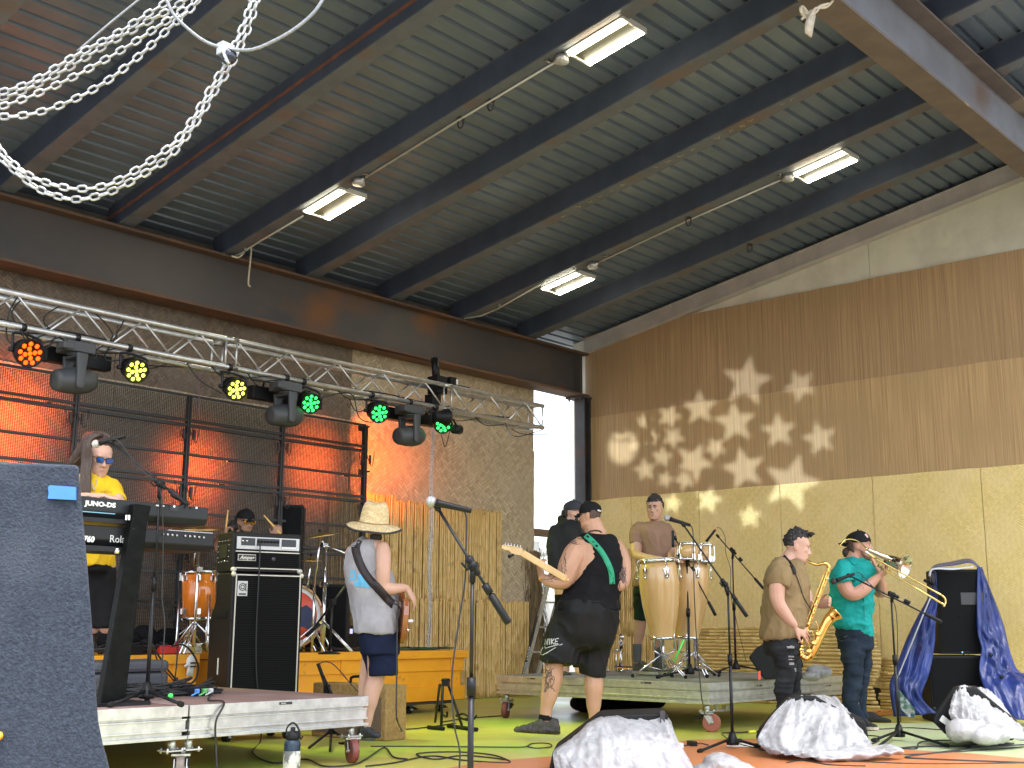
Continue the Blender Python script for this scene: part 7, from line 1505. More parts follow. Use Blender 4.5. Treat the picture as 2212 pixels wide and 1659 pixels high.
blu=mat('blue_print',(.10,.36,.55),rough=.7)
p.decal([(128,575),(165,570),(168,625),(160,640),(128,640)],blu,'shirt_print',tk_); p.decal([(178,600),(205,600),(240,650),(262,690),(160,675),(150,655),(178,640)],blu,'shirt_print',tk_); p.decal([(135,590),(150,590),(150,620),(135,620)],tk,'print_hole',tk_,off=.006); p.decal([(440,578),(447,590),(449,640),(443,655)],mat('red_print',(.6,.12,.1)),'shirt_print',tk_)
nv_=clothmat('navy_shorts',(.008,.013,.035),rough=.8)
mb=MB(); p.rings(mb,[(190,448,965,.15,0),(192,452,1040,.16,0),(205,455,1120,.16,0)],grow=.0); p.limb(mb,[(345,1080,-.02,98),(350,1180,-.02,92),(350,1262,-.02,92)],ends=False,n=20); p.limb(mb,[(290,1080,.08,90),(305,1180,.09,72),(312,1268,.09,60)],ends=False,n=20)
p.wear('shorts',mb,nv_,vs=.010,wr=.009,freq=5,seed=8,st=(1,1,.5))
mb=MB(); p.rings(mb,[(262,335,340,.07,0),(258,338,365,.075,0),(275,325,378,.06,0)]); p.wear('hair',mb,hairb,vs=.007,wr=.003)
# straw hat
st_=weave('straw',(.78,.62,.36),(.62,.46,.22),(.38,.26,.11),75,'XZ',rough=.6); hp_=p.P(286,278); hs=p.sc(1)
hx_=(Z*.985+RTv*.10-FHv*.20).normalized()
ha_=hx_.cross(FHv).normalized(); hb_=hx_.cross(ha_)
def hpt(r,t,h,q=1): a_=r*math.cos(t); b_=r*math.sin(t)*q; return hp_+ha_*a_*hs+hb_*b_*hs+hx_*h*hs
mb=MB(); prof=[(180,-22),(172,-12),(150,-2),(120,4),(104,8),(96,20),(92,60),(86,100),(76,132)]; g=[]
for r,h in prof:
    g.append([hpt(r*(1+.03*math.sin(t*3)*(r>100)),t,h+(14*math.cos(t)**2-6 if r>140 else 0)*(1)+(3*math.sin(5*t) if r>150 else 0),.86 if r<100 else .95) for t in [2*pi*k/40 for k in range(40)]])
for r,h in ((58,142),(34,126),(10,122)): g.append([hpt(r,t,h+(16*abs(math.cos(t)) if r<60 else 0),.8) for t in [2*pi*k/40 for k in range(40)]])
mb.loft(g,caps=True); ht=p.wear('straw_hat',mb,st_,vox=False); q=ht.modifiers.new('s','SOLIDIFY'); q.thickness=.008; ht.modifiers.remove(q)
mb=MB(); mb.tube([hpt(181*(1+.03*math.sin(t*3)),t,-22+14*math.cos(t)**2-6+3*math.sin(5*t),.95) for t in [2*pi*k/40 for k in range(40)]],.008,6,closed=True); obj('dark_edge',mb,mat('dark_trim',(.03,.025,.03)),ht)
mb=MB(); mb.tube([hpt(98,t,16,.87) for t in [2*pi*k/40 for k in range(40)]],.008,6,closed=True); obj('hat_band',mb,mat('straw_band',(.30,.2,.09)),ht)
# strap
strap=mat('black_strap',(.02,.012,.012),rough=.6)
def strapline(P_,pts,wpx,m,off=.008,dd_end=None):
    A=[];B_=[]; S=[(x,y) for x,y in pts]; X=sp([V((x,y,0)) for x,y in S],6)
    for i,q in enumerate(X):
        t=(X[min(i+1,len(X)-1)]-X[max(i-1,0)]).normalized(); n_=V((-t.y,t.x,0)); a_=q+n_*wpx/2; b_=q-n_*wpx/2
        ha,hb=P_.hit(a_.x,a_.y,off),P_.hit(b_.x,b_.y,off)
        m_=P_.hit(q.x,q.y,off)
        if m_ is None: continue
        ha=ha or m_; hb=hb or m_; dm=depof(m_)
        if abs(depof(ha)-dm)>.08: ha=dep(*P_.c(a_.x,a_.y),dm)
        if abs(depof(hb)-dm)>.08: hb=dep(*P_.c(b_.x,b_.y),dm)
        A.append(ha);B_.append(hb)
    mb=MB(); k=len(A); mb.add(A+B_,[(i,i+1,k+i+1,k+i) for i in range(k-1)],True); return mb
# bass guitar
bsg=thing('bass_guitar','red sunburst bass guitar seen edge on, held by the straw hat man','guitar',p.P(460,860,.05))
sun=mat('sunburst',(.16,.03,.015),(.30,.10,.02),scale=3,rough=.18,coat=.8)
# body outline in its own plane: nearly edge on, facing right and away
nf=(RTv*.96+FHv*.22-Z*.05).normalized(); lo2=(Z*-.25-FHv*.95).normalized(); lo2=(lo2-nf*lo2.dot(nf)).normalized(); ac=nf.cross(lo2)
C0=p.P(447,865,.08); pr=[(-.24,.02),(-.22,.10),(-.12,.15),(-.02,.12),(.08,.14),(.17,.17),(.24,.10),(.26,0),(.24,-.10),(.17,-.17),(.08,-.14),(-.02,-.12),(-.13,-.16),(-.25,-.13),(-.24,-.05),(-.18,-.02)]
mb=MB(); mb.prism([C0+lo2*a_+ac*b_ for a_,b_ in sp([V((a_,b_,0)) for a_,b_ in pr],3,True) for _ in (0,)] if 0 else [C0+lo2*q.x+ac*q.y for q in sp([V((a_,b_,0)) for a_,b_ in pr],3,True)],nf*.042); obj('body',mb,sun,bsg,bevel=.008)
mb=MB(); mb.bar(C0-lo2*.2+nf*.045,C0-lo2*.85+nf*.05,.05,.02,nf); obj('neck',mb,mat('maple_neck',(.6,.38,.15),rough=.3),bsg)
mb=MB(); mb.box(C0+lo2*.15+nf*.05,(.06,.06,.02)); mb.cyl(C0+lo2*.22+ac*.05+nf*.02,C0+lo2*.22+ac*.05+nf*.06,.012); obj('bridge',mb,chrome,bsg)
mb=strapline(p,[(180,372),(165,430),(190,520),(240,610),(310,690),(370,755),(420,800)],54,strap); o=obj('guitar_strap',mb,strap,bsg); q=o.modifiers.new('s','SOLIDIFY'); q.thickness=.006
mb=MB(); mb.tube(sp([p.P(395,800,-.12),p.P(410,790,-.14),p.P(440,800,-.14),p.P(455,830,-.10),p.P(440,900,-.13),p.P(436,1100,-.17),p.P(434,1300,-.18),p.P(432,1480,-.2),p.P(440,1560,-.2),onz(*c(480,1640))],5),.006,6); obj('cable',mb,cab,bsg)
# ---------------------------------------------------------------- 2 tank top guitarist
c=crop(1900,1900,1.58); p=Person(c,10.3,sk_tan); p.foot=(420,1560,0)
p.head(672,205,165,-118,6,dd=0,wide=1.12,jaw=1.15)
p.limb(p.mb,[(690,260,0,58),(705,330,.0,72)])
p.rings(p.mb,[(620,790,330,.10,0),(560,840,390,.17,0),(540,855,480,.2,0),(540,850,600,.21,0),(500,830,740,.22,0)])
p.limb(p.mb,[(615,400,-.06,66),(575,450,-.12,74),(540,520,-.15,70),(510,600,-.17,58),(460,618,-.18,46),(410,610,-.17,36),(372,592,-.15,26)])
w_=p.P(372,592,-.15); e=p.P(352,520,-.13); p.hand(w_,e-w_,-RTv*.8-FHv*.4,.2,.0,-1,curls=[.45,.5,.55,.6],tcurl=.3)
p.limb(p.mb,[(830,400,.05,50),(868,470,.0,48),(880,560,-.02,46),(868,620,-.06,44),(835,645,-.12,36),(790,640,.05,30)])
p.limb(p.mb,[(480,950,-.02,80),(450,1100,-.04,60),(436,1220,-.04,61),(415,1320,-.04,52),(396,1410,-.04,37),(392,1470,-.04,38)])
p.limb(p.mb,[(690,1040,.03,44),(690,1150,.01,50),(692,1260,.0,59),(692,1370,.0,46),(690,1460,.0,28),(688,1500,.0,30)])
p.finish('big guitarist seen from behind in black cap, black tank top and black shorts',.008)
mb=MB(); p.rings(mb,[(635,792,322,.09,0),(606,818,350,.13,0),(618,838,410,.175,0),(628,856,470,.205,0),(598,862,560,.225,0),(540,852,650,.235,0),(492,838,720,.25,0),(470,838,790,.26,0)],grow=.018)
tt=p.wear('tank_top',mb,blackc,vs=.011,wr=.012,freq=5,seed=1,st=(1,1,1.4))
mb=MB(); p.rings(mb,[(478,836,735,.25,0),(462,838,800,.26,0),(445,832,880,.255,0),(432,815,950,.24,0),(440,800,1010,.20,0),(470,770,1060,.12,0)],grow=.006); p.limb(mb,[(530,880,-.03,98),(505,960,-.04,112),(488,1040,-.05,122),(478,1120,-.05,122)],ends=False,n=22); p.limb(mb,[(700,880,.02,110),(698,1000,.0,100),(690,1100,.0,88),(683,1196,.02,80)],ends=False,n=22)
sh_=p.wear('shorts',mb,clothmat('black_shorts',(.012,.012,.012),(.018,.018,.018),rough=.6,bump=.6,bs=6),vs=.011,wr=.02,freq=4,seed=5,st=(1,1,.6))
mb=MB(); p.shoe(mb,p.P(470,1562,0.0),p.P(205,1552,-.14),.056,.125); so2=p.wear('shoe',mb,mat('brown_black_shoe',(.035,.03,.028),(.07,.06,.055),scale=22,rough=.8),vs=.007,wr=.006,freq=22)
mb=MB(); h0=onz(*c(474,1568)); h1=onz(*c(208,1552)); d_=(h1-h0).normalized(); s_=Z.cross(d_)*.05; mb.prism([h0+s_*.8,h0-s_*.8,h0.lerp(h1,.6)-s_,h1-s_*.5,h1+s_*.5,h0.lerp(h1,.6)+s_],Z*.032); obj('sole',mb,mat('sole_brown',(.05,.042,.038),rough=.7),so2,bevel=.012)
mb=MB(); p.limb(mb,[(392,1440,-.04,39),(388,1480,-.04,42)],ends=False); p.wear('sock',mb,blackc,wr=.0)
mb=MB(); p.shoe(mb,p.P(720,1580,.05),p.P(640,1600,-.12),.055,.12); p.wear('shoe',mb,MATS['brown_black_shoe'],vs=.009,wr=.003)
p.cap(capb,up=-.02,brim=.30,label='black cap with white lettering at the back')
mb=MB(); R0=p.R0; rings=[p.hring(z,w_,yf if z>.2 else -.05,yb,off=.008) for z,w_,yf,yb in R0[5:9]]; mb.loft(rings); p.wear('hair',mb,mat('shaved_hair',(.07,.045,.035),(.11,.07,.05),scale=80,rough=.8),vs=.007,wr=0)
p.stroke([[(716,170),(722,172),(730,174)],[(732,175),(738,177),(744,179)],[(716,174),(724,177),(734,179),(744,183)]],white,'cap_lettering',r=.0045)
p.glasses(blackm,mat('dark_lens',(.02,.03,.02),rough=.1),wid=.12)
mb=MB(); mb.tube([p.hit(x,y,.004) or p.P(x,y,-.1) for x,y in ((650,318),(668,303),(700,298),(725,300),(742,310))],.007,6); obj('necklace',mb,mat('brown_bead',(.05,.02,.015)),p.body)
grn=mat('green_strap',(.02,.33,.17),(.018,.29,.15),scale=30,rough=.6)
gt2=thing('electric_guitar','electric guitar with pale maple neck, mostly hidden in front of the tank top man','guitar',p.P(420,560,-.2))
mpl=mat('pale_maple',(.68,.46,.20),(.60,.38,.15),scale=6,rough=.3,coat=.4)
N0=p.P(246,437,-.28); N1=p.P(520,600,-.25); mb=MB(); mb.bar(N0,N1,.055,.024,FHv); nk=obj('neck',mb,mpl,gt2,bevel=.006)
nd=(N0-N1).normalized(); nu=nd.cross(FHv).normalized()
if nu.z<0: nu=-nu
def hp2(x,y): return p.P(x,y,-.28)
mb=MB(); mb.prism([hp2(*q) for q in ((250,412),(236,404),(205,398),(165,390),(132,386),(118,392),(120,410),(140,420),(165,424),(182,444),(205,448),(228,452),(252,456))],FHv*.016); obj('headstock',mb,mpl,gt2,bevel=.003)
for k in range(6): q=hp2(138+k*19,394+k*3.2); mb=MB(); mb.cyl(q,q-nu*.0+Z*.02+RTv*.005,.005,6); mb.ball(q+Z*.024+RTv*.005,(.008,.006,.006),6); obj('tuner',mb,chrome,gt2)
mb=MB(); q=hp2(195,448); mb.bar(q,hp2(165,462),.02,.02); mb.ball(hp2(168,460),.016,8); obj('clip_tuner',mb,black,gt2)
bd0=p.P(620,640,.32); nf=(RTv*-.55+FHv*.83).normalized(); lo2=(N1-N0).normalized(); lo2=(lo2-nf*lo2.dot(nf)).normalized(); ac=nf.cross(lo2)
mb=MB(); mb.prism([bd0+lo2*q.x+ac*q.y for q in sp([V((a_,b_,0)) for a_,b_ in pr],3,True)],nf*.042); obj('body',mb,mat('cream_guitar',(.6,.5,.3),rough=.25,coat=.6),gt2,bevel=.006)
mb=MB(); mb.bar(N1,bd0-lo2*.2,.05,.022,FHv); obj('neck_heel',mb,mpl,gt2)
mb=strapline(p,[(640,326),(690,372),(740,430),(780,500),(802,560),(808,632)],34,grn); o=obj('guitar_strap',mb,grn,gt2); q=o.modifiers.new('s','SOLIDIFY'); q.thickness=.005
mb=MB(); q=p.hit(800,548,.014); mb.box(q,(.07,.01,.035),Matrix.Rotation(.9,3,'Y')); obj('buckle',mb,grn,gt2)
# print on the shorts
NK=[[(388,1012),(392,975),(404,1010),(408,972)],[(416,1008),(420,972)],[(427,1006),(431,970)],[(447,972),(430,990),(446,1006)],[(474,970),(456,972),(450,1006),(470,1003)],[(454,989),(468,988)]]
ol=mat('white_outline',(.6,.6,.58),rough=.7); p.stroke(NK,ol,'shorts_lettering',r=.0045,parent=sh_,off=.002)
p.stroke([[(376,1025),(366,1045),(362,1068),(376,1072),(400,1060),(440,1035),(500,1003),(460,1012),(420,1022),(392,1032),(388,1020)]],ol,'shorts_logo',r=.0035,parent=sh_,off=.002)
rnd=random.Random(17)
def tattoo(P_,cx,cy,rx,ry,n,name='tattoo',seed=0,r=.0016):
    rn=random.Random(seed); L_=[]
    for k in range(n):
        x,y=cx+rn.uniform(-1,1)*rx*.8,cy+rn.uniform(-1,1)*ry*.8; ln=[(x,y)]; a_=rn.uniform(0,6.28)
        for j in range(5): a_+=rn.uniform(-1,1); x+=math.cos(a_)*rx*.22; y+=math.sin(a_)*ry*.22; ln.append((x,y))
        L_.append(ln)
    return P_.stroke(L_,tat,name,r=r)
tattoo(p,415,1180,28,42,22,seed=1,r=.003); tattoo(p,408,1255,26,38,20,seed=2,r=.003); tattoo(p,568,375,26,14,16,seed=3,r=.0028); tattoo(p,605,350,24,12,6,seed=4); tattoo(p,505,500,14,50,12,seed=5,r=.0025); tattoo(p,494,575,12,12,10,seed=6,r=.004); tattoo(p,872,590,18,50,28,seed=7,r=.004); tattoo(p,420,600,40,14,12,seed=8)
mb=MB(); q0=p.P(360,600,-.14); mb.lathe(p.P(371,588,-.15)-(e-w_).normalized()*.02,(e-w_),[(0,.036),(.012,.036)],14); obj('wristband',mb,oran,p.body)
# ---------------------------------------------------------------- 3 hooded man
p=Person(c,12.0,sk_pale); p.foot=(520,1195,0)
p.head(566,190,150,78,2,dd=0)
p.limb(p.mb,[(548,240,0,40),(540,290,0,46)])
p.rings(p.mb,[(450,590,300,.15,0),(430,590,450,.18,0),(450,600,700,.16,0)])
p.limb(p.mb,[(520,720,.05,60),(520,950,.05,46),(515,1150,.05,26),(515,1175,.05,24)]); p.limb(p.mb,[(590,720,-.05,60),(600,950,-.05,46),(600,1170,-.05,26)])
p.limb(p.mb,[(515,1183,.05,16),(535,1190,0,13)])
p.finish('man in black hoodie, cap and sunglasses behind the big guitarist, facing right',.009)
hd=clothmat('black_hoodie',(.014,.015,.015),(.02,.022,.02))
mb=MB(); p.rings(mb,[(490,580,238,.10,.02),(455,600,268,.14,.0),(428,612,320,.18,0),(418,615,420,.2,0),(425,610,520,.2,0),(440,605,650,.19,0)],grow=.01); p.limb(mb,[(450,300,-.14,42),(440,400,-.18,44),(445,490,-.2,38),(470,560,-.22,32),(520,590,-.26,26)]); p.limb(mb,[(492,228,.02,30),(520,255,-.06,26),(560,285,-.1,20)])
p.wear('hoodie',mb,hd,vs=.012,wr=.010,freq=5)
mb=MB(); p.rings(mb,[(450,620,640,.17,0),(455,640,720,.17,0)]); p.limb(mb,[(510,700,.04,62),(515,900,.04,52),(512,1140,.04,36)],ends=False); p.limb(mb,[(590,700,-.04,62),(600,900,-.04,52),(600,1150,-.04,36)],ends=False); p.wear('trousers',mb,blackc,vs=.013)
mb=MB(); p.shoe(mb,p.P(485,1200,.1),p.P(545,1200,-.05),.045,.06); p.wear('shoe',mb,MATS['dark_shoe'],vs=.012,wr=0)
p.cap(mat('charcoal_cap',(.022,.024,.03),rough=.8),up=.0,brim=.34); p.beard(mat('dark_beard',(.04,.03,.02),rough=.8)); p.glasses(blackm,mat('mirror_lens',(.25,.3,.35),rough=.05,metal=.8))
mb=MB(); p.rings(mb,[(492,535,170,.08,0),(490,530,215,.08,.02)]); p.wear('hair',mb,hairb,vs=.009,wr=.004)
mb=MB(); p.limb(mb,[(418,485,-.2,14),(420,505,-.2,16)]); p.wear('glove',mb,blackc,vs=.008,wr=0)
# ---------------------------------------------------------------- 4 conga player
c=crop(2400,1900,1.95125); p=Person(c,12.75,skinmat('skin_warm',(.50,.29,.195))); p.foot=(220,1470,0)
p.head(348,200,182,-22,4,roll=0,wide=1.0)
p.limb(p.mb,[(355,260,.02,42),(352,320,.02,52)])
p.rings(p.mb,[(270,430,320,.09,0),(200,465,360,.13,0),(230,475,450,.14,0),(235,470,600,.13,0),(230,465,760,.13,0)])
p.limb(p.mb,[(212,380,-.02,46),(205,460,-.04,42),(207,540,-.1,38),(225,565,-.18,36),(290,580,-.3,31),(360,588,-.42,24),(395,590,-.46,22)])
w_=p.P(392,588,-.46); p.hand(w_,p.P(450,592,-.52)-w_,Z-FHv*.1,.19,.12,-1,spread=.15)
p.limb(p.mb,[(462,390,.05,40),(468,470,.02,36),(474,540,-.1,30),(470,570,-.3,24),(468,584,-.42,21)])
w_=p.P(470,582,-.42); p.hand(w_,p.P(515,590,-.5)-w_,Z,.19,.15,1,spread=.1)
p.limb(p.mb,[(270,800,.05,62),(245,1000,.05,52),(236,1090,.05,44),(228,1160,.05,42),(214,1260,.05,28),(212,1370,.05,26)]); p.limb(p.mb,[(380,800,.1,62),(378,1000,.1,50),(380,1130,.1,42),(378,1230,.1,36),(374,1370,.1,26)])
p.finish('conga player in plain brown t-shirt standing on the deck behind the drums',.007)
mb=MB(); p.rings(mb,[(300,412,305,.07,.01),(252,445,322,.10,0),(205,470,350,.13,0),(222,478,420,.155,0),(240,476,520,.155,0),(232,474,640,.155,0),(190,480,740,.16,0),(185,478,800,.16,0)],grow=.01); p.limb(mb,[(230,350,0,46),(208,400,-.02,52),(205,468,-.03,50)],ends=False,n=18); p.limb(mb,[(440,350,.02,46),(462,410,.03,48),(468,490,.02,44)],ends=False,n=18); mb.ball(p.P(232,352,0),p.sc(46),12); mb.ball(p.P(440,352,.02),p.sc(46),12)
p.wear('t_shirt',mb,clothmat('brown_tee',(.28,.17,.115),(.24,.145,.095)),vs=.010,wr=.013,freq=6,seed=2,st=(1,1,.6))
mb=MB(); p.rings(mb,[(190,478,770,.16,0),(190,475,860,.16,0)]); p.limb(mb,[(258,830,.04,74),(248,940,.04,64),(242,1058,.04,56)],ends=False,n=16); p.limb(mb,[(385,830,.1,74),(380,940,.1,64),(380,1058,.1,56)],ends=False,n=16); p.wear('shorts',mb,clothmat('green_black_shorts',(.012,.03,.016),(.01,.02,.012)),vs=.011,wr=.008)
gs_=clothmat('grey_sock',(.10,.11,.11)); 
for x,dd in ((212,.05),(377,.1)):
    mb=MB(); p.limb(mb,[(x+2,1238,dd,34),(x,1380,dd,31)],ends=False,n=16); p.wear('sock',mb,gs_,vs=.009,wr=.002)
snk=mat('dark_trainer',(.05,.055,.045),(.12,.12,.10),scale=16,rough=.7); sol=mat('pale_sole',(.42,.42,.33),rough=.6)
for a,b_,dd in ((200,290,.0),(345,420,.03)):
    mb=MB();so_=MB(); h0=onz(*c(a,1477),CT); h1=onz(*c(b_,1481),CT); h1=h0+(h1-h0).normalized()*.27+(-FHv*.10); p.shoe(mb,h0+Z*.015,h1+Z*.015,.05,.13,so_); q=p.wear('shoe',mb,snk,vs=.008,wr=.004,freq=20); obj('sole',so_,sol,q)
p.hair(hairb,zlow=.02,front=.28,top=.07,side=.022,seed=3,rough=.010); p.eyes(hairb,2.0)
p.stroke([],tat,'x')if 0 else None
mb=MB(); mb.ball(p.H(0,.36,-.46),(.05*p.h,.04*p.h,.05*p.h),8); mb.ball(p.H(0,.41,-.20),(.09*p.h,.02*p.h,.012*p.h),8,Matrix((p.hr,p.hf,p.hu)).transposed()); p.wear('beard',mb,mat('stubble',(.13,.075,.05),rough=.8),vs=.005,wr=0)
# ---------------------------------------------------------------- 5 saxophone player
c=crop(2900,1950,1.746); p=Person(c,10.1,sk_pale); p.foot=(300,1580,0)
p.head(412,358,212,76,12,wide=1.04,jaw=1.12)
p.limb(p.mb,[(378,420,0,58),(345,470,0,66)])
p.rings(p.mb,[(280,430,470,.13,0),(215,460,540,.17,0),(205,460,700,.18,0),(210,430,900,.16,0),(225,400,1000,.14,0)])
p.limb(p.mb,[(292,530,-.18,54),(282,600,-.22,56),(278,680,-.22,52),(290,745,-.22,46),(330,810,-.21,42),(372,866,-.2,34),(402,895,-.19,25)])
w_=p.P(402,893,-.19); p.hand(w_,p.P(470,945,-.16)-w_,-FHv*.7+Z*.5-RTv*.1,.215,.25,1,spread=.25,tcurl=.2)
p.limb(p.mb,[(440,560,.18,50),(470,660,.2,44),(492,745,.18,36),(520,758,.12,32),(560,752,.08,24)])
w_=p.P(562,750,.07); p.hand(w_,p.P(625,745,.0)-w_,FHv*.3-Z*.1+RTv*.2,.2,.4,1,curls=[.5,.5,.5,.5])
p.limb(p.mb,[(320,1000,-.08,60),(335,1200,-.08,44),(325,1440,-.06,34),(320,1570,-.05,30)]); p.limb(p.mb,[(320,1000,.08,56),(390,1200,.12,38),(395,1440,.12,36),(390,1560,.12,30)])
p.finish('saxophone player with black hair in an olive tan t-shirt, in profile',.007)
mb=MB(); p.rings(mb,[(312,420,445,.10,0),(262,445,472,.15,0),(222,468,520,.19,0),(203,484,600,.2,0),(190,484,700,.205,0),(180,478,800,.205,0),(168,474,900,.205,0),(170,436,965,.2,0),(174,400,990,.19,0)],grow=.008); p.limb(mb,[(300,500,-.15,72),(287,560,-.2,78),(283,628,-.22,69)],ends=False,n=20); mb.ball(p.P(302,505,-.16),p.sc(75),14); p.limb(mb,[(430,540,.15,54),(458,620,.18,50)],ends=False,n=16)
tee5=p.wear('t_shirt',mb,clothmat('olive_tan_tee',(.245,.175,.085),(.205,.145,.07)),vs=.010,wr=.016,freq=6,seed=6,st=(1,1,.6))
mb=MB(); p.rings(mb,[(190,432,950,.18,0),(196,435,1020,.19,0),(222,430,1090,.18,0)]); p.limb(mb,[(322,1040,-.09,92),(335,1130,-.09,80),(338,1200,-.08,68),(325,1290,-.07,60),(322,1380,-.06,54),(325,1470,-.06,48),(322,1575,-.05,44)],ends=False,n=20); p.limb(mb,[(345,1040,.1,84),(385,1180,.12,56),(400,1300,.12,44),(398,1430,.12,38),(396,1560,.12,36)],ends=False,n=18)
j5=p.wear('jeans',mb,clothmat('black_denim',(.014,.015,.017),(.026,.028,.03)),vs=.010,wr=.013,freq=8,seed=3,st=(.5,.5,1.3))
rip=mat('rip_threads',(.34,.32,.30),(.12,.12,.12),scale=60,stretch=(1,1,8),rough=.9)
for q in ([(345,1040),(380,1034),(400,1040),(398,1052),(350,1055)],[(355,1103),(392,1104),(396,1113),(356,1114)],[(358,1125),(396,1128),(396,1134),(360,1133)],[(362,1148),(395,1150),(396,1166),(364,1168)],[(398,1190),(412,1192),(414,1215),(404,1212)]): p.decal(q,rip,'rip',j5)
for dd,x in ((-.06,320),(.12,395)):
    mb=MB(); h0=V(p.P(x-20,1500,dd)); h0.z=0; p.shoe(mb,h0,h0+RTv*.26-FHv*.06,.05,.1); p.wear('shoe',mb,MATS['dark_shoe'],vs=.01,wr=0)
hh5=p.hair(hairb,zlow=.0,front=.31,top=.085,side=.018,seed=5,rough=.012); p.eyes(hairb)
mb=MB()
rnd=random.Random(3)
for k in range(46):
    a_=rnd.uniform(-.24,.24); b_=rnd.uniform(-.2,.38); z_=.47-.5*(a_*a_+ (b_-.05)**2); q=p.H(a_,b_,z_); d_=(p.hu*1+p.hf*rnd.uniform(.0,.9)+p.hr*rnd.uniform(-.4,.4)).normalized(); mb.tube([q,q+d_*.026,q+d_*.04+p.hf*.016],[.010,.007,.002],5)
obj('hair_tuft',mb,hairb,hh5)
mb=strapline(p,[(322,415),(345,440),(375,478),(395,510),(402,540)],22,black,.012); sx_=None
# tenor saxophone
cs2=crop(3040,2050,2.7667); brass=mat('lacquered_brass',(.80,.52,.16),(.72,.44,.11),scale=5,rough=.16,metal=1); nick=mat('pearl',(.6,.58,.52),rough=.25)
def S(x,y,dd=0): X,Y=cs2(x,y); return dep(X,Y,10.0+dd)
sx=thing('saxophone','golden tenor saxophone held by the man in the tan t-shirt','saxophone',S(380,1500))
k_=10.0*PXM/2.7667/1.8228
mb=MB(); NP=sp([S(352,412,.06),S(380,432,.05),S(430,462,.03),S(500,478,.02),S(560,466,.0),S(600,474,0),S(622,510,0)],5); mb.tube(NP,[ (9+i*.45)*k_ for i in range(len(NP))],12); obj('neck',mb,brass,sx)
mb=MB(); mb.tube([S(338,402,.06),S(352,412,.06),S(372,426,.055)],[5*k_,11*k_,12*k_],10); obj('mouthpiece',mb,black,sx)
mb=MB(); BP=sp([S(622,505,0),S(590,600,0),S(520,790,0),S(440,1010,0),S(370,1200,0),S(310,1370,0),S(308,1440,0),S(350,1490,0),S(405,1490,-.01),S(450,1430,-.02),S(500,1310,-.03),S(560,1180,-.04),S(610,1090,-.05),S(640,1050,-.05)],5); nB=len(BP); mb.tube(BP,[(17+ (i/nB)*26 if i<nB*.5 else 30+ (i/nB-.5)*58)*k_ for i in range(nB)],18); obj('body_tube',mb,brass,sx)
bx=(S(700,1010,-.06)-S(610,1090,-.05)).normalized(); mb=MB(); mb.lathe(S(625,1070,-.05),bx,[(0,55*k_),(.03,60*k_),(.055,70*k_),(.075,86*k_),(.082,90*k_),(.08,82*k_),(.05,60*k_),(.0,48*k_)],28); obj('bell',mb,brass,sx)
rnd=random.Random(12)
for i in range(15):
    f=.06+i*.036; q=BP[int(f*nB)]; q2=BP[int(f*nB)+1]; ax=(q2-q).normalized(); o_=(-FHv+RTv*rnd.uniform(-.5,.5)).normalized(); o_=(o_-ax*o_.dot(ax)).normalized(); r_=(26+i*1.6)*k_; R_k=(12+i*1.1)*k_
    mb=MB(); mb.lathe(q+o_*r_,o_,[(0,R_k),(.006,R_k),(.009,R_k*.6)],14); mb.cyl(q+o_*(r_+.006)-ax*.02,q+o_*(r_+.006)+ax*.03,.003,5); obj('key_cup',mb,brass,sx)
    if i%3==1: mb=MB(); mb.lathe(q+o_*(r_+.011)+RTv*.012,o_,[(0,.008),(.003,.008)],10); obj('key_pearl',mb,nick,sx)
for (x,y,R_k) in ((455,1330,30),(500,1230,32),(400,1420,30)): q=S(x,y,-.09); o_=(-FHv+Z*.2).normalized(); mb=MB(); mb.lathe(q,o_,[(0,R_k*k_),(.008,R_k*k_),(.012,R_k*.5*k_)],18); mb.tube(sp([q+o_*.012,q+o_*.02+V((0,0,.04)),q+V((-.03,0,.1))],4),.004,5); obj('key_cup',mb,brass,sx)
for off in (26,-30): mb=MB(); mb.tube([S(600+off,560,-.03),S(520+off,780,-.03),S(440+off,1000,-.03),S(350+off,1240,-.03)],.0035,6); [mb.ball(S(600+off-k*31,560+k*84,-.03),.007,6) for k in range(9)]; obj('key_rod',mb,brass,sx)
mb=MB(); mb.tube(sp([S(255,1420,-.02),S(262,1380,-.04),S(290,1330,-.06),S(300,1290,-.06)],4),.005,6); mb.box(S(262,1385,-.03),(.02,.02,.05)); obj('key_guard',mb,brass,sx)
so3=strapline(p,[(322,415),(345,440),(375,478),(395,510),(402,540)],22,black,.012); o=obj('neck_strap',so3,black,sx); q=o.modifiers.new('s','SOLIDIFY'); q.thickness=.005
mb=MB(); mb.tube(sp([q for q in (p.hit(402,535,.01),p.hit(425,590,.01),p.hit(445,650,.01),p.hit(462,700,.01)) if q is not None]+[S(440,1000,-.04)],5),.004,6); obj('strap_cord',mb,black,sx)
# ---------------------------------------------------------------- 6 trombone player
c=crop(2900,1950,1.746); p=Person(c,11.25,skinmat('skin_ruddy',(.50,.255,.17))); p.foot=(830,1600,0)
p.head(840,352,196,66,2,wide=.98)
p.limb(p.mb,[(815,410,0,50),(805,460,0,58)])
p.rings(p.mb,[(740,870,470,.13,0),(670,920,540,.17,0),(670,910,700,.17,0),(710,890,900,.14,0)])
p.limb(p.mb,[(730,520,-.19,55),(735,590,-.21,52),(765,660,-.23,48),(810,680,-.25,45),(870,650,-.25,42),(925,605,-.23,34),(972,562,-.2,24)])
w_=p.P(975,560,-.2); p.hand(w_,p.P(1045,515,-.16)-w_,-FHv*.6-Z*.75,.2,.0,-1,curls=[.55,.6,.75,.8],tcurl=.4)
p.limb(p.mb,[(890,520,.2,48),(935,600,.2,42),(985,672,.18,36),(1000,640,.12,34),(985,560,.06,28),(965,505,.02,22)])
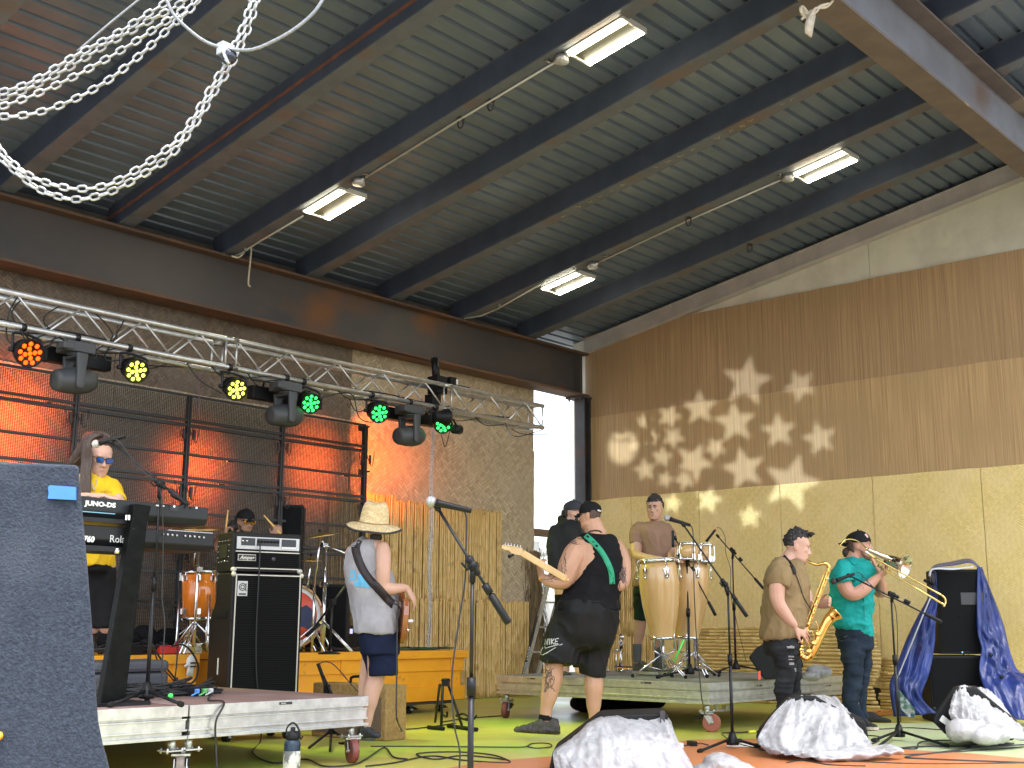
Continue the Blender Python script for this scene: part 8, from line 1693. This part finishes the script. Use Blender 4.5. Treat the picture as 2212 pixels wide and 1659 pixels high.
w_=p.P(963,502,.02); p.hand(w_,p.P(930,430,.0)-w_,RTv*.8-FHv*.3,.2,.0,1,curls=[.9,1.0,1.0,1.0],tcurl=.6)
p.limb(p.mb,[(790,960,-.06,60),(797,1150,-.08,48),(793,1350,-.08,36),(835,1540,-.06,28)]); p.limb(p.mb,[(840,960,.06,56),(880,1150,.1,32),(852,1350,.12,30),(868,1530,.14,24)])
p.finish('trombone player in teal shirt, dark jeans and black cap worn backwards',.007)
teal=clothmat('teal_shirt',(.012,.30,.27),(.01,.25,.23),rough=.75,bump=.8,bs=8)
mb=MB(); p.rings(mb,[(765,868,432,.09,0),(720,895,455,.14,0),(678,925,500,.18,0),(658,935,560,.195,0),(654,930,640,.195,0),(660,922,740,.19,0),(668,920,840,.185,0),(682,920,910,.18,0),(760,922,945,.17,0),(800,922,972,.15,0)],grow=.008); p.limb(mb,[(735,500,-.17,62),(735,550,-.2,68),(752,600,-.22,66)],ends=False,n=20); mb.ball(p.P(735,502,-.17),p.sc(62),14); p.limb(mb,[(880,510,.16,52),(915,580,.18,48)],ends=False,n=16)
ts6=p.wear('shirt',mb,teal,vs=.010,wr=.016,freq=7,seed=11,st=(.8,.8,1.2))
mb=MB(); mb.add([q for q in [p.hit(x,y,.012) or p.P(x,y,-.15) for x,y in ((762,425),(800,418),(850,440),(835,470),(812,478),(785,460))]],[(0,1,2,3,4,5)]); o=obj('collar',mb,teal,ts6,fix=True); q=o.modifiers.new('s','SOLIDIFY'); q.thickness=.006
p.stroke([[(862,480),(868,560),(872,640),(876,720),(878,820),(880,920),(882,975)]],mat('teal_dark',(.008,.17,.16)),'placket',r=.004,parent=ts6)
mb=MB(); p.rings(mb,[(695,920,905,.17,0),(698,928,980,.18,0),(705,930,1060,.175,0)]); p.limb(mb,[(785,1000,-.08,82),(798,1100,-.09,74),(803,1200,-.09,66),(795,1290,-.08,64),(786,1380,-.08,58),(800,1460,-.07,52),(835,1530,-.06,44),(842,1560,-.06,44)],ends=False,n=20); p.limb(mb,[(860,980,.08,66),(884,1130,.1,50),(873,1230,.1,46),(850,1330,.12,44),(845,1430,.13,42),(868,1540,.14,38)],ends=False,n=18)
j6=p.wear('jeans',mb,clothmat('indigo_denim',(.010,.016,.028),(.019,.029,.045)),vs=.010,wr=.010,freq=8,seed=9,st=(.6,.6,1.2))
p.stroke([[(710,985),(740,978),(760,965)],[(700,990),(730,1000)]],mat('stitch',(.08,.07,.06)),'pocket_seam',r=.0025,parent=j6)
sh6=mat('black_suede',(.018,.017,.018),rough=.9)
h0=onz(*c(822,1612)); h1=onz(*c(968,1622)); mb=MB();so_=MB(); p.shoe(mb,h0+Z*.01,h1+Z*.01,.05,.115,so_); s6=p.wear('shoe',mb,sh6,vs=.007,wr=.002); obj('sole',so_,mat('gum_sole',(.50,.42,.33),rough=.6),s6)
p.stroke([[(842,1576),(862,1602)],[(852,1570),(874,1600)],[(832,1584),(850,1604)]],white,'shoe_stripe',r=.006,parent=s6)
h0=onz(*c(880,1560)); mb=MB(); p.shoe(mb,h0,h0+RTv*.25-FHv*.05,.05,.10); p.wear('shoe',mb,sh6,vs=.009,wr=0)
p.beard(hairlb,amt=.022); cp6=p.cap(capb,back=True,up=.02,brim=.30,label='black cap worn backwards with a small pink and white patch')
mb=MB(); rings=[p.hring(z,w_,-.12,yb,off=.02) for z,w_,yf,yb in p.R0[3:9]]; mb.loft(rings); mb.ball(p.H(0,-.38,-.22),(.05,.05,.05),10); p.wear('hair',mb,hairbr,vs=.007,wr=.006,freq=40); p.eyes(hairlb)
p.decal([(880,268),(892,262),(903,276),(908,290),(896,290)],mat('patch_pink',(.6,.35,.33)),'cap_patch',cp6,step=.5)
# trombone
nik=mat('nickel_silver',(.62,.57,.48),rough=.12,metal=1); brl=mat('yellow_brass',(.80,.58,.20),rough=.2,metal=1)
cc6=crop(3260,2050,4.148); DT6=11.0
def T(x,y,dd=0): X,Y=cc6(x,y); return dep(X,Y,DT6+dd)
tb=thing('trombone','long brass slide trombone with silver bell pointing right and downward','trombone',T(1000,800))
mb=MB(); mb.lathe(T(610,505,.0),(T(700,565)-T(610,505)),[(0,.013),(.004,.015),(.02,.010),(.06,.006),(.075,.007)],14); obj('mouthpiece',mb,chrome,tb)
U=[T(640,525,0),T(760,610,0),T(1180,840,-.1),T(1780,1175,-.25),T(1850,1215,-.26),T(1905,1262,-.27),T(1922,1330,-.27),T(1900,1368,-.27),T(1850,1345,-.26)]
mb=MB(); mb.tube(sp([U[0],U[1]],3),.009,10); mb.tube(sp(U[1:],5),.0085,10); obj('upper_slide',mb,brl,tb)
mb=MB(); mb.tube([T(808,738,.02),T(1018,862,-.04),T(1400,1078,-.15),T(1850,1345,-.26)],.0085,10); mb.ball(T(1895,1385,-.27),.014,8); obj('lower_slide',mb,brl,tb)
mb=MB(); mb.cyl(T(860,660,-.02),T(820,745,.02),.007); mb.cyl(T(1025,755,-.05),T(1000,850,-.03),.007); obj('slide_brace',mb,brl,tb)
mb=MB(); BL_=sp([T(650,470,.05),T(760,520,.06),T(900,580,.05),T(1040,630,.04),T(1130,690,.03)],5); mb.tube(BL_,[.011+.0015*i**.9+(0 if i<14 else (i-13)*.0035) for i in range(len(BL_))],16)
ba=(T(1262,745,-.02)*1-T(1130,690,.03)); ba=(RTv*.62-FHv*.72-Z*.34).normalized(); bc=T(1255,755,-.05)
mb.lathe(bc-ba*.20,ba,[(0,.035),(.06,.043),(.11,.055),(.15,.073),(.18,.092),(.198,.107),(.203,.109),(.2,.104),(.18,.088),(.15,.069),(.11,.050),(.02,.03)],36); obj('bell',mb,nik,tb)
mb=MB(); mb.tube(sp([T(640,470,.05),T(480,330,.12),T(300,310,.16),T(225,370,.14),T(205,430,.1)],6),.008,8); obj('tuning_slide',mb,brl,tb)
mb=MB(); mb.lathe(p.P(958,600,-.2),(1,.6,.3),[(0,.001)]*2) if 0 else None
mb=MB(); pts=[p.hit(x,y,.002) for x,y in ((896,588),(905,605),(918,622),(935,640))]; mb.tube([q for q in pts if q is not None],.004,6); obj('bracelet',mb,mat('bracelet_grey',(.4,.42,.5)),p.body)
# ---------------------------------------------------------------- 7 keyboard player
c=crop(0,1700,2.0733); p=Person(c,8.35,sk_pale); p.foot=(800,1640,0)
p.head(808,222,288,42,16,roll=-2,wide=.96)
p.limb(p.mb,[(780,300,.04,64),(775,370,.05,80)])
p.rings(p.mb,[(700,850,360,.1,.05),(640,930,430,.13,.05),(650,940,560,.14,.05),(680,910,800,.14,.05),(700,905,1080,.14,.05)])
p.limb(p.mb,[(670,450,.0,58),(625,500,-.1,54),(600,548,-.2,50),(680,543,-.33,46),(770,538,-.40,38),(840,532,-.42,32)])
w_=p.P(842,528,-.42); p.hand(w_,p.P(950,548,-.4)-w_,Z*.9-FHv*.2,.2,.25,-1,spread=.12)
p.limb(p.mb,[(905,460,.0,58),(950,540,-.1,54),(975,640,-.18,50),(955,720,-.25,40),(940,748,-.3,34)])
w_=p.P(945,745,-.32); p.hand(w_,p.P(1000,775,-.3)-w_,Z-FHv*.2,.19,.3,1)
p.limb(p.mb,[(760,1080,.05,80),(765,1300,.05,70),(765,1600,.06,50)]); p.limb(p.mb,[(850,1080,.05,80),(860,1300,.05,70),(862,1600,.06,50)])
p.finish('keyboard player with long brown hair, blue mirrored sunglasses and yellow t-shirt',.007)
yel=clothmat('yellow_tee',(.72,.47,.02),(.62,.38,.015))
mb=MB(); p.rings(mb,[(735,830,345,.08,.05),(690,880,362,.11,.05),(645,935,400,.14,.05),(640,955,470,.16,.05),(645,950,560,.16,.05),(665,925,700,.16,.05),(680,910,850,.16,.05),(690,908,1000,.165,.05),(695,908,1098,.165,.05)],grow=.008); p.limb(mb,[(895,430,.03,66),(930,490,-.03,72),(958,570,-.1,72)],ends=False,n=18); p.limb(mb,[(690,430,.03,66),(655,480,-.04,72),(635,530,-.1,66)],ends=False,n=18)
t7=p.wear('t_shirt',mb,yel,vs=.010,wr=.014,freq=7,seed=4,st=(1,1,.6))
p.stroke([[(822,480),(825,496),(832,484),(838,498),(845,480)],[(850,482),(856,484),(856,498)],[(862,498),(862,484),(872,484)],[(878,484),(884,500),(892,484)],[(898,486),(898,500)],[(905,488),(912,502)]],mat('ochre_ink',(.25,.15,.02)),'shirt_lettering',r=.0018,parent=t7)
mb=MB(); p.rings(mb,[(700,912,1070,.15,.05),(705,918,1150,.16,.05)]); p.limb(mb,[(770,1120,.05,100),(765,1350,.05,92),(765,1600,.05,80)],ends=False,n=18); p.limb(mb,[(850,1120,.05,96),(860,1350,.05,90),(864,1600,.05,80)],ends=False,n=18); p.wear('trousers',mb,blackc,vs=.012)
for x in (765,864): mb=MB(); h0=V(p.P(x,1600,.1)); h0.z=DT; p.shoe(mb,h0,h0-FHv*.26+RTv*.05,.05,.1); p.wear('shoe',mb,MATS['dark_shoe'],vs=.012,wr=0)
cf=crop(250,1650,4.74); 
def K(x,y,dd=0): X,Y=cf(x,y); return dep(X,Y,8.35+dd)
mb=MB(); rings=[]
for z,w_,yf,yb in p.R0[4:]:
    yf2=-.02 if z<.2 else (.06 if z<.32 else (.16 if z<.4 else yf*.8)); rings.append(p.hring(z+(.025 if z>.4 else 0),w_,yf2,yb-.03,off=.03))
mb.loft(rings); hr7=p.wear('hair',mb,hairbr,vs=.007,wr=.005,freq=30)
rnd=random.Random(9)
def lock(pts,r): mbl.tube(sp(pts,6),[r*(1-.5*i/(len(sp(pts,6))-1)) for i in range(len(sp(pts,6)))],7)
mbl=MB()
hv=MB(); hv.ball(K(625,430,.03),(.098,.115,.078),16); hv.ball(K(560,330,.04),(.07,.10,.035),14)
hv.tube(sp([K(500,400,.02),K(400,560,.05),K(290,700,.10),K(170,820,.13)],4),[.062-.0018*i for i in range(13)],12); hv.tube(sp([K(470,430,-.05),K(425,640,-.08),K(410,900,-.11),K(405,1150,-.14),K(420,1390,-.16)],4),[.036-.0012*i for i in range(17)],12); hv.tube(sp([K(560,330,-.0),K(700,300,-.02),K(820,320,-.03),K(870,370,-.03)],4),[.036-.002*i for i in range(13)],10)
p.wear('hair',hv,hairbr,vs=.008,wr=.005,freq=22,seed=3,st=(1,1,.25))
for k in range(16):
    f=k/15; lock([K(660+rnd.uniform(-60,60),300,-.03-.05*f),K(520-60*f,360,-.05+.1*f),K(420-110*f,560,.0+.12*f),K(300-150*f+rnd.uniform(-20,20),740,.05+.12*f),K(200-110*f+rnd.uniform(-15,15),830+20*f,.08+.1*f)],.016)
for k in range(12):
    f=k/11; x=345+150*f; lock([K(640+rnd.uniform(-40,80),290,-.1),K(520,380,-.12),K(430+60*f,520,-.14),K(x+30,760,-.13),K(x+rnd.uniform(-12,12),1000,-.15),K(x-5+rnd.uniform(-12,12),1200,-.17),K(x+rnd.uniform(-15,15),1380,-.18)],.013)
obj('long_lock',mbl,hairbr,hr7)
mb=MB(); 
p.glasses(blackm,mat('blue_mirror',(.02,.20,.72),(.04,.12,.45),scale=3,rough=.06,metal=.85),wid=.12,z=.03)
mb=MB(); mb.tube([p.H(a,b,z) for a,b,z in ((-.09,.385,-.275),(0,.432,-.262),(.09,.385,-.275))],.007*p.h,5); obj('mouth_line',mb,MATS['lip_dark'],p.body)
mb=MB(); mb.tube(sp([q for q in [p.hit(x,y,.006) for x,y in ((745,350),(750,420),(765,478),(785,430),(798,350))] if q],5),.003,5); obj('necklace',mb,steelm,p.body)
tattoo(p,700,530,60,10,14,seed=11,r=.002); tattoo(p,860,535,30,10,8,seed=12,r=.002)
# ---------------------------------------------------------------- 8 drummer
c=crop(850,1950,6.637); p=Person(c,11.8,sk_dark); p.foot=(700,1500,0)
p.head(760,690,620,42,12,wide=1.0)
p.limb(p.mb,[(690,900,.04,150),(660,1050,.04,190)])
p.rings(p.mb,[(400,1000,1030,.12,.05),(150,1150,1120,.15,.05),(150,1150,1400,.16,.05),(200,1100,2200,.16,.05)])
p.limb(p.mb,[(160,1080,.02,120),(60,1300,-.1,110),(150,1500,-.2,90),(230,1200,-.25,80),(245,1130,-.26,60)]); p.hand(p.P(245,1140,-.26),Z,FHv*-.4-RTv,.19,1.0,-1)
p.limb(p.mb,[(1130,1080,.02,120),(1400,1350,-.05,110),(1600,1300,-.12,85),(1640,1120,-.15,70)]); w_=p.P(1640,1110,-.15); p.hand(w_,p.P(1600,850,-.16)-w_,-FHv*.9+RTv*.4,.21,.0,-1,curls=[.9,1.05,1.1,1.2],tcurl=.8)
p.limb(p.mb,[(450,2250,.0,230),(300,2300,-.4,200),(300,3000,-.42,150),(300,3500,-.4,110)]); p.limb(p.mb,[(850,2250,.0,230),(1050,2300,-.4,200),(1050,3000,-.42,150),(1050,3500,-.4,110)])
p.finish('drummer in black cap and orange mirrored sunglasses behind the bass amplifier',.009)
mb=MB(); p.rings(mb,[(300,880,1000,.11,.05),(230,1050,1080,.15,.05),(180,1120,1250,.17,.05),(180,1120,1700,.17,.05),(180,1120,2250,.18,.05)],grow=.01); p.wear('tank_top',mb,clothmat('olive_tank',(.05,.055,.045)),vs=.013,wr=.006)
p.cap(capb,up=.02,brim=.26); p.beard(mat('dark_beard',(.04,.03,.02)),amt=.02); p.glasses(blackm,mat('fire_lens',(.9,.25,.03),(.8,.6,.1),scale=6,rough=.15,metal=.5),wid=.14)
mb=MB(); rings=[p.hring(z,w_,-.05,yb-.05,off=.03) for z,w_,yf,yb in p.R0[3:9]]; mb.loft(rings); mb.ball(p.P(470,860,.05),(.07,.07,.08),10); p.wear('hair',mb,hairb,vs=.009,wr=.008,freq=25)
for a,b_,dd,lb in (((320,385),(235,1100),-.24,'upright wooden drumstick at the left of the drummer'),((1252,520),(1690,1010),-.17,'wooden drumstick gripped in the drummer fist at right')):
    A=p.P(*a,dd);B_=p.P(*b_,dd); mb=MB(); mb.tube([A,A.lerp(B_,.03),A.lerp(B_,.08),A.lerp(B_,.3),B_],[.004,.0075,.005,.0085,.009],8); tag(obj('drumstick',mb,mat('hickory',(.75,.45,.12),rough=.4)),lb,'drumstick','drumsticks')
st8=thing('drum_stool','round black drum stool under the drummer','stool',p.P(650,3600,0)); q=p.P(650,2400,.05); mb=MB(); mb.lathe(q-Z*.06,Z,[(0,.15),(.05,.17),(.06,.14)],20); obj('seat',mb,black,st8); mb=MB(); mb.cyl(V((q.x,q.y,RZ)),q-Z*.05,.02); obj('post',mb,chrome,st8)
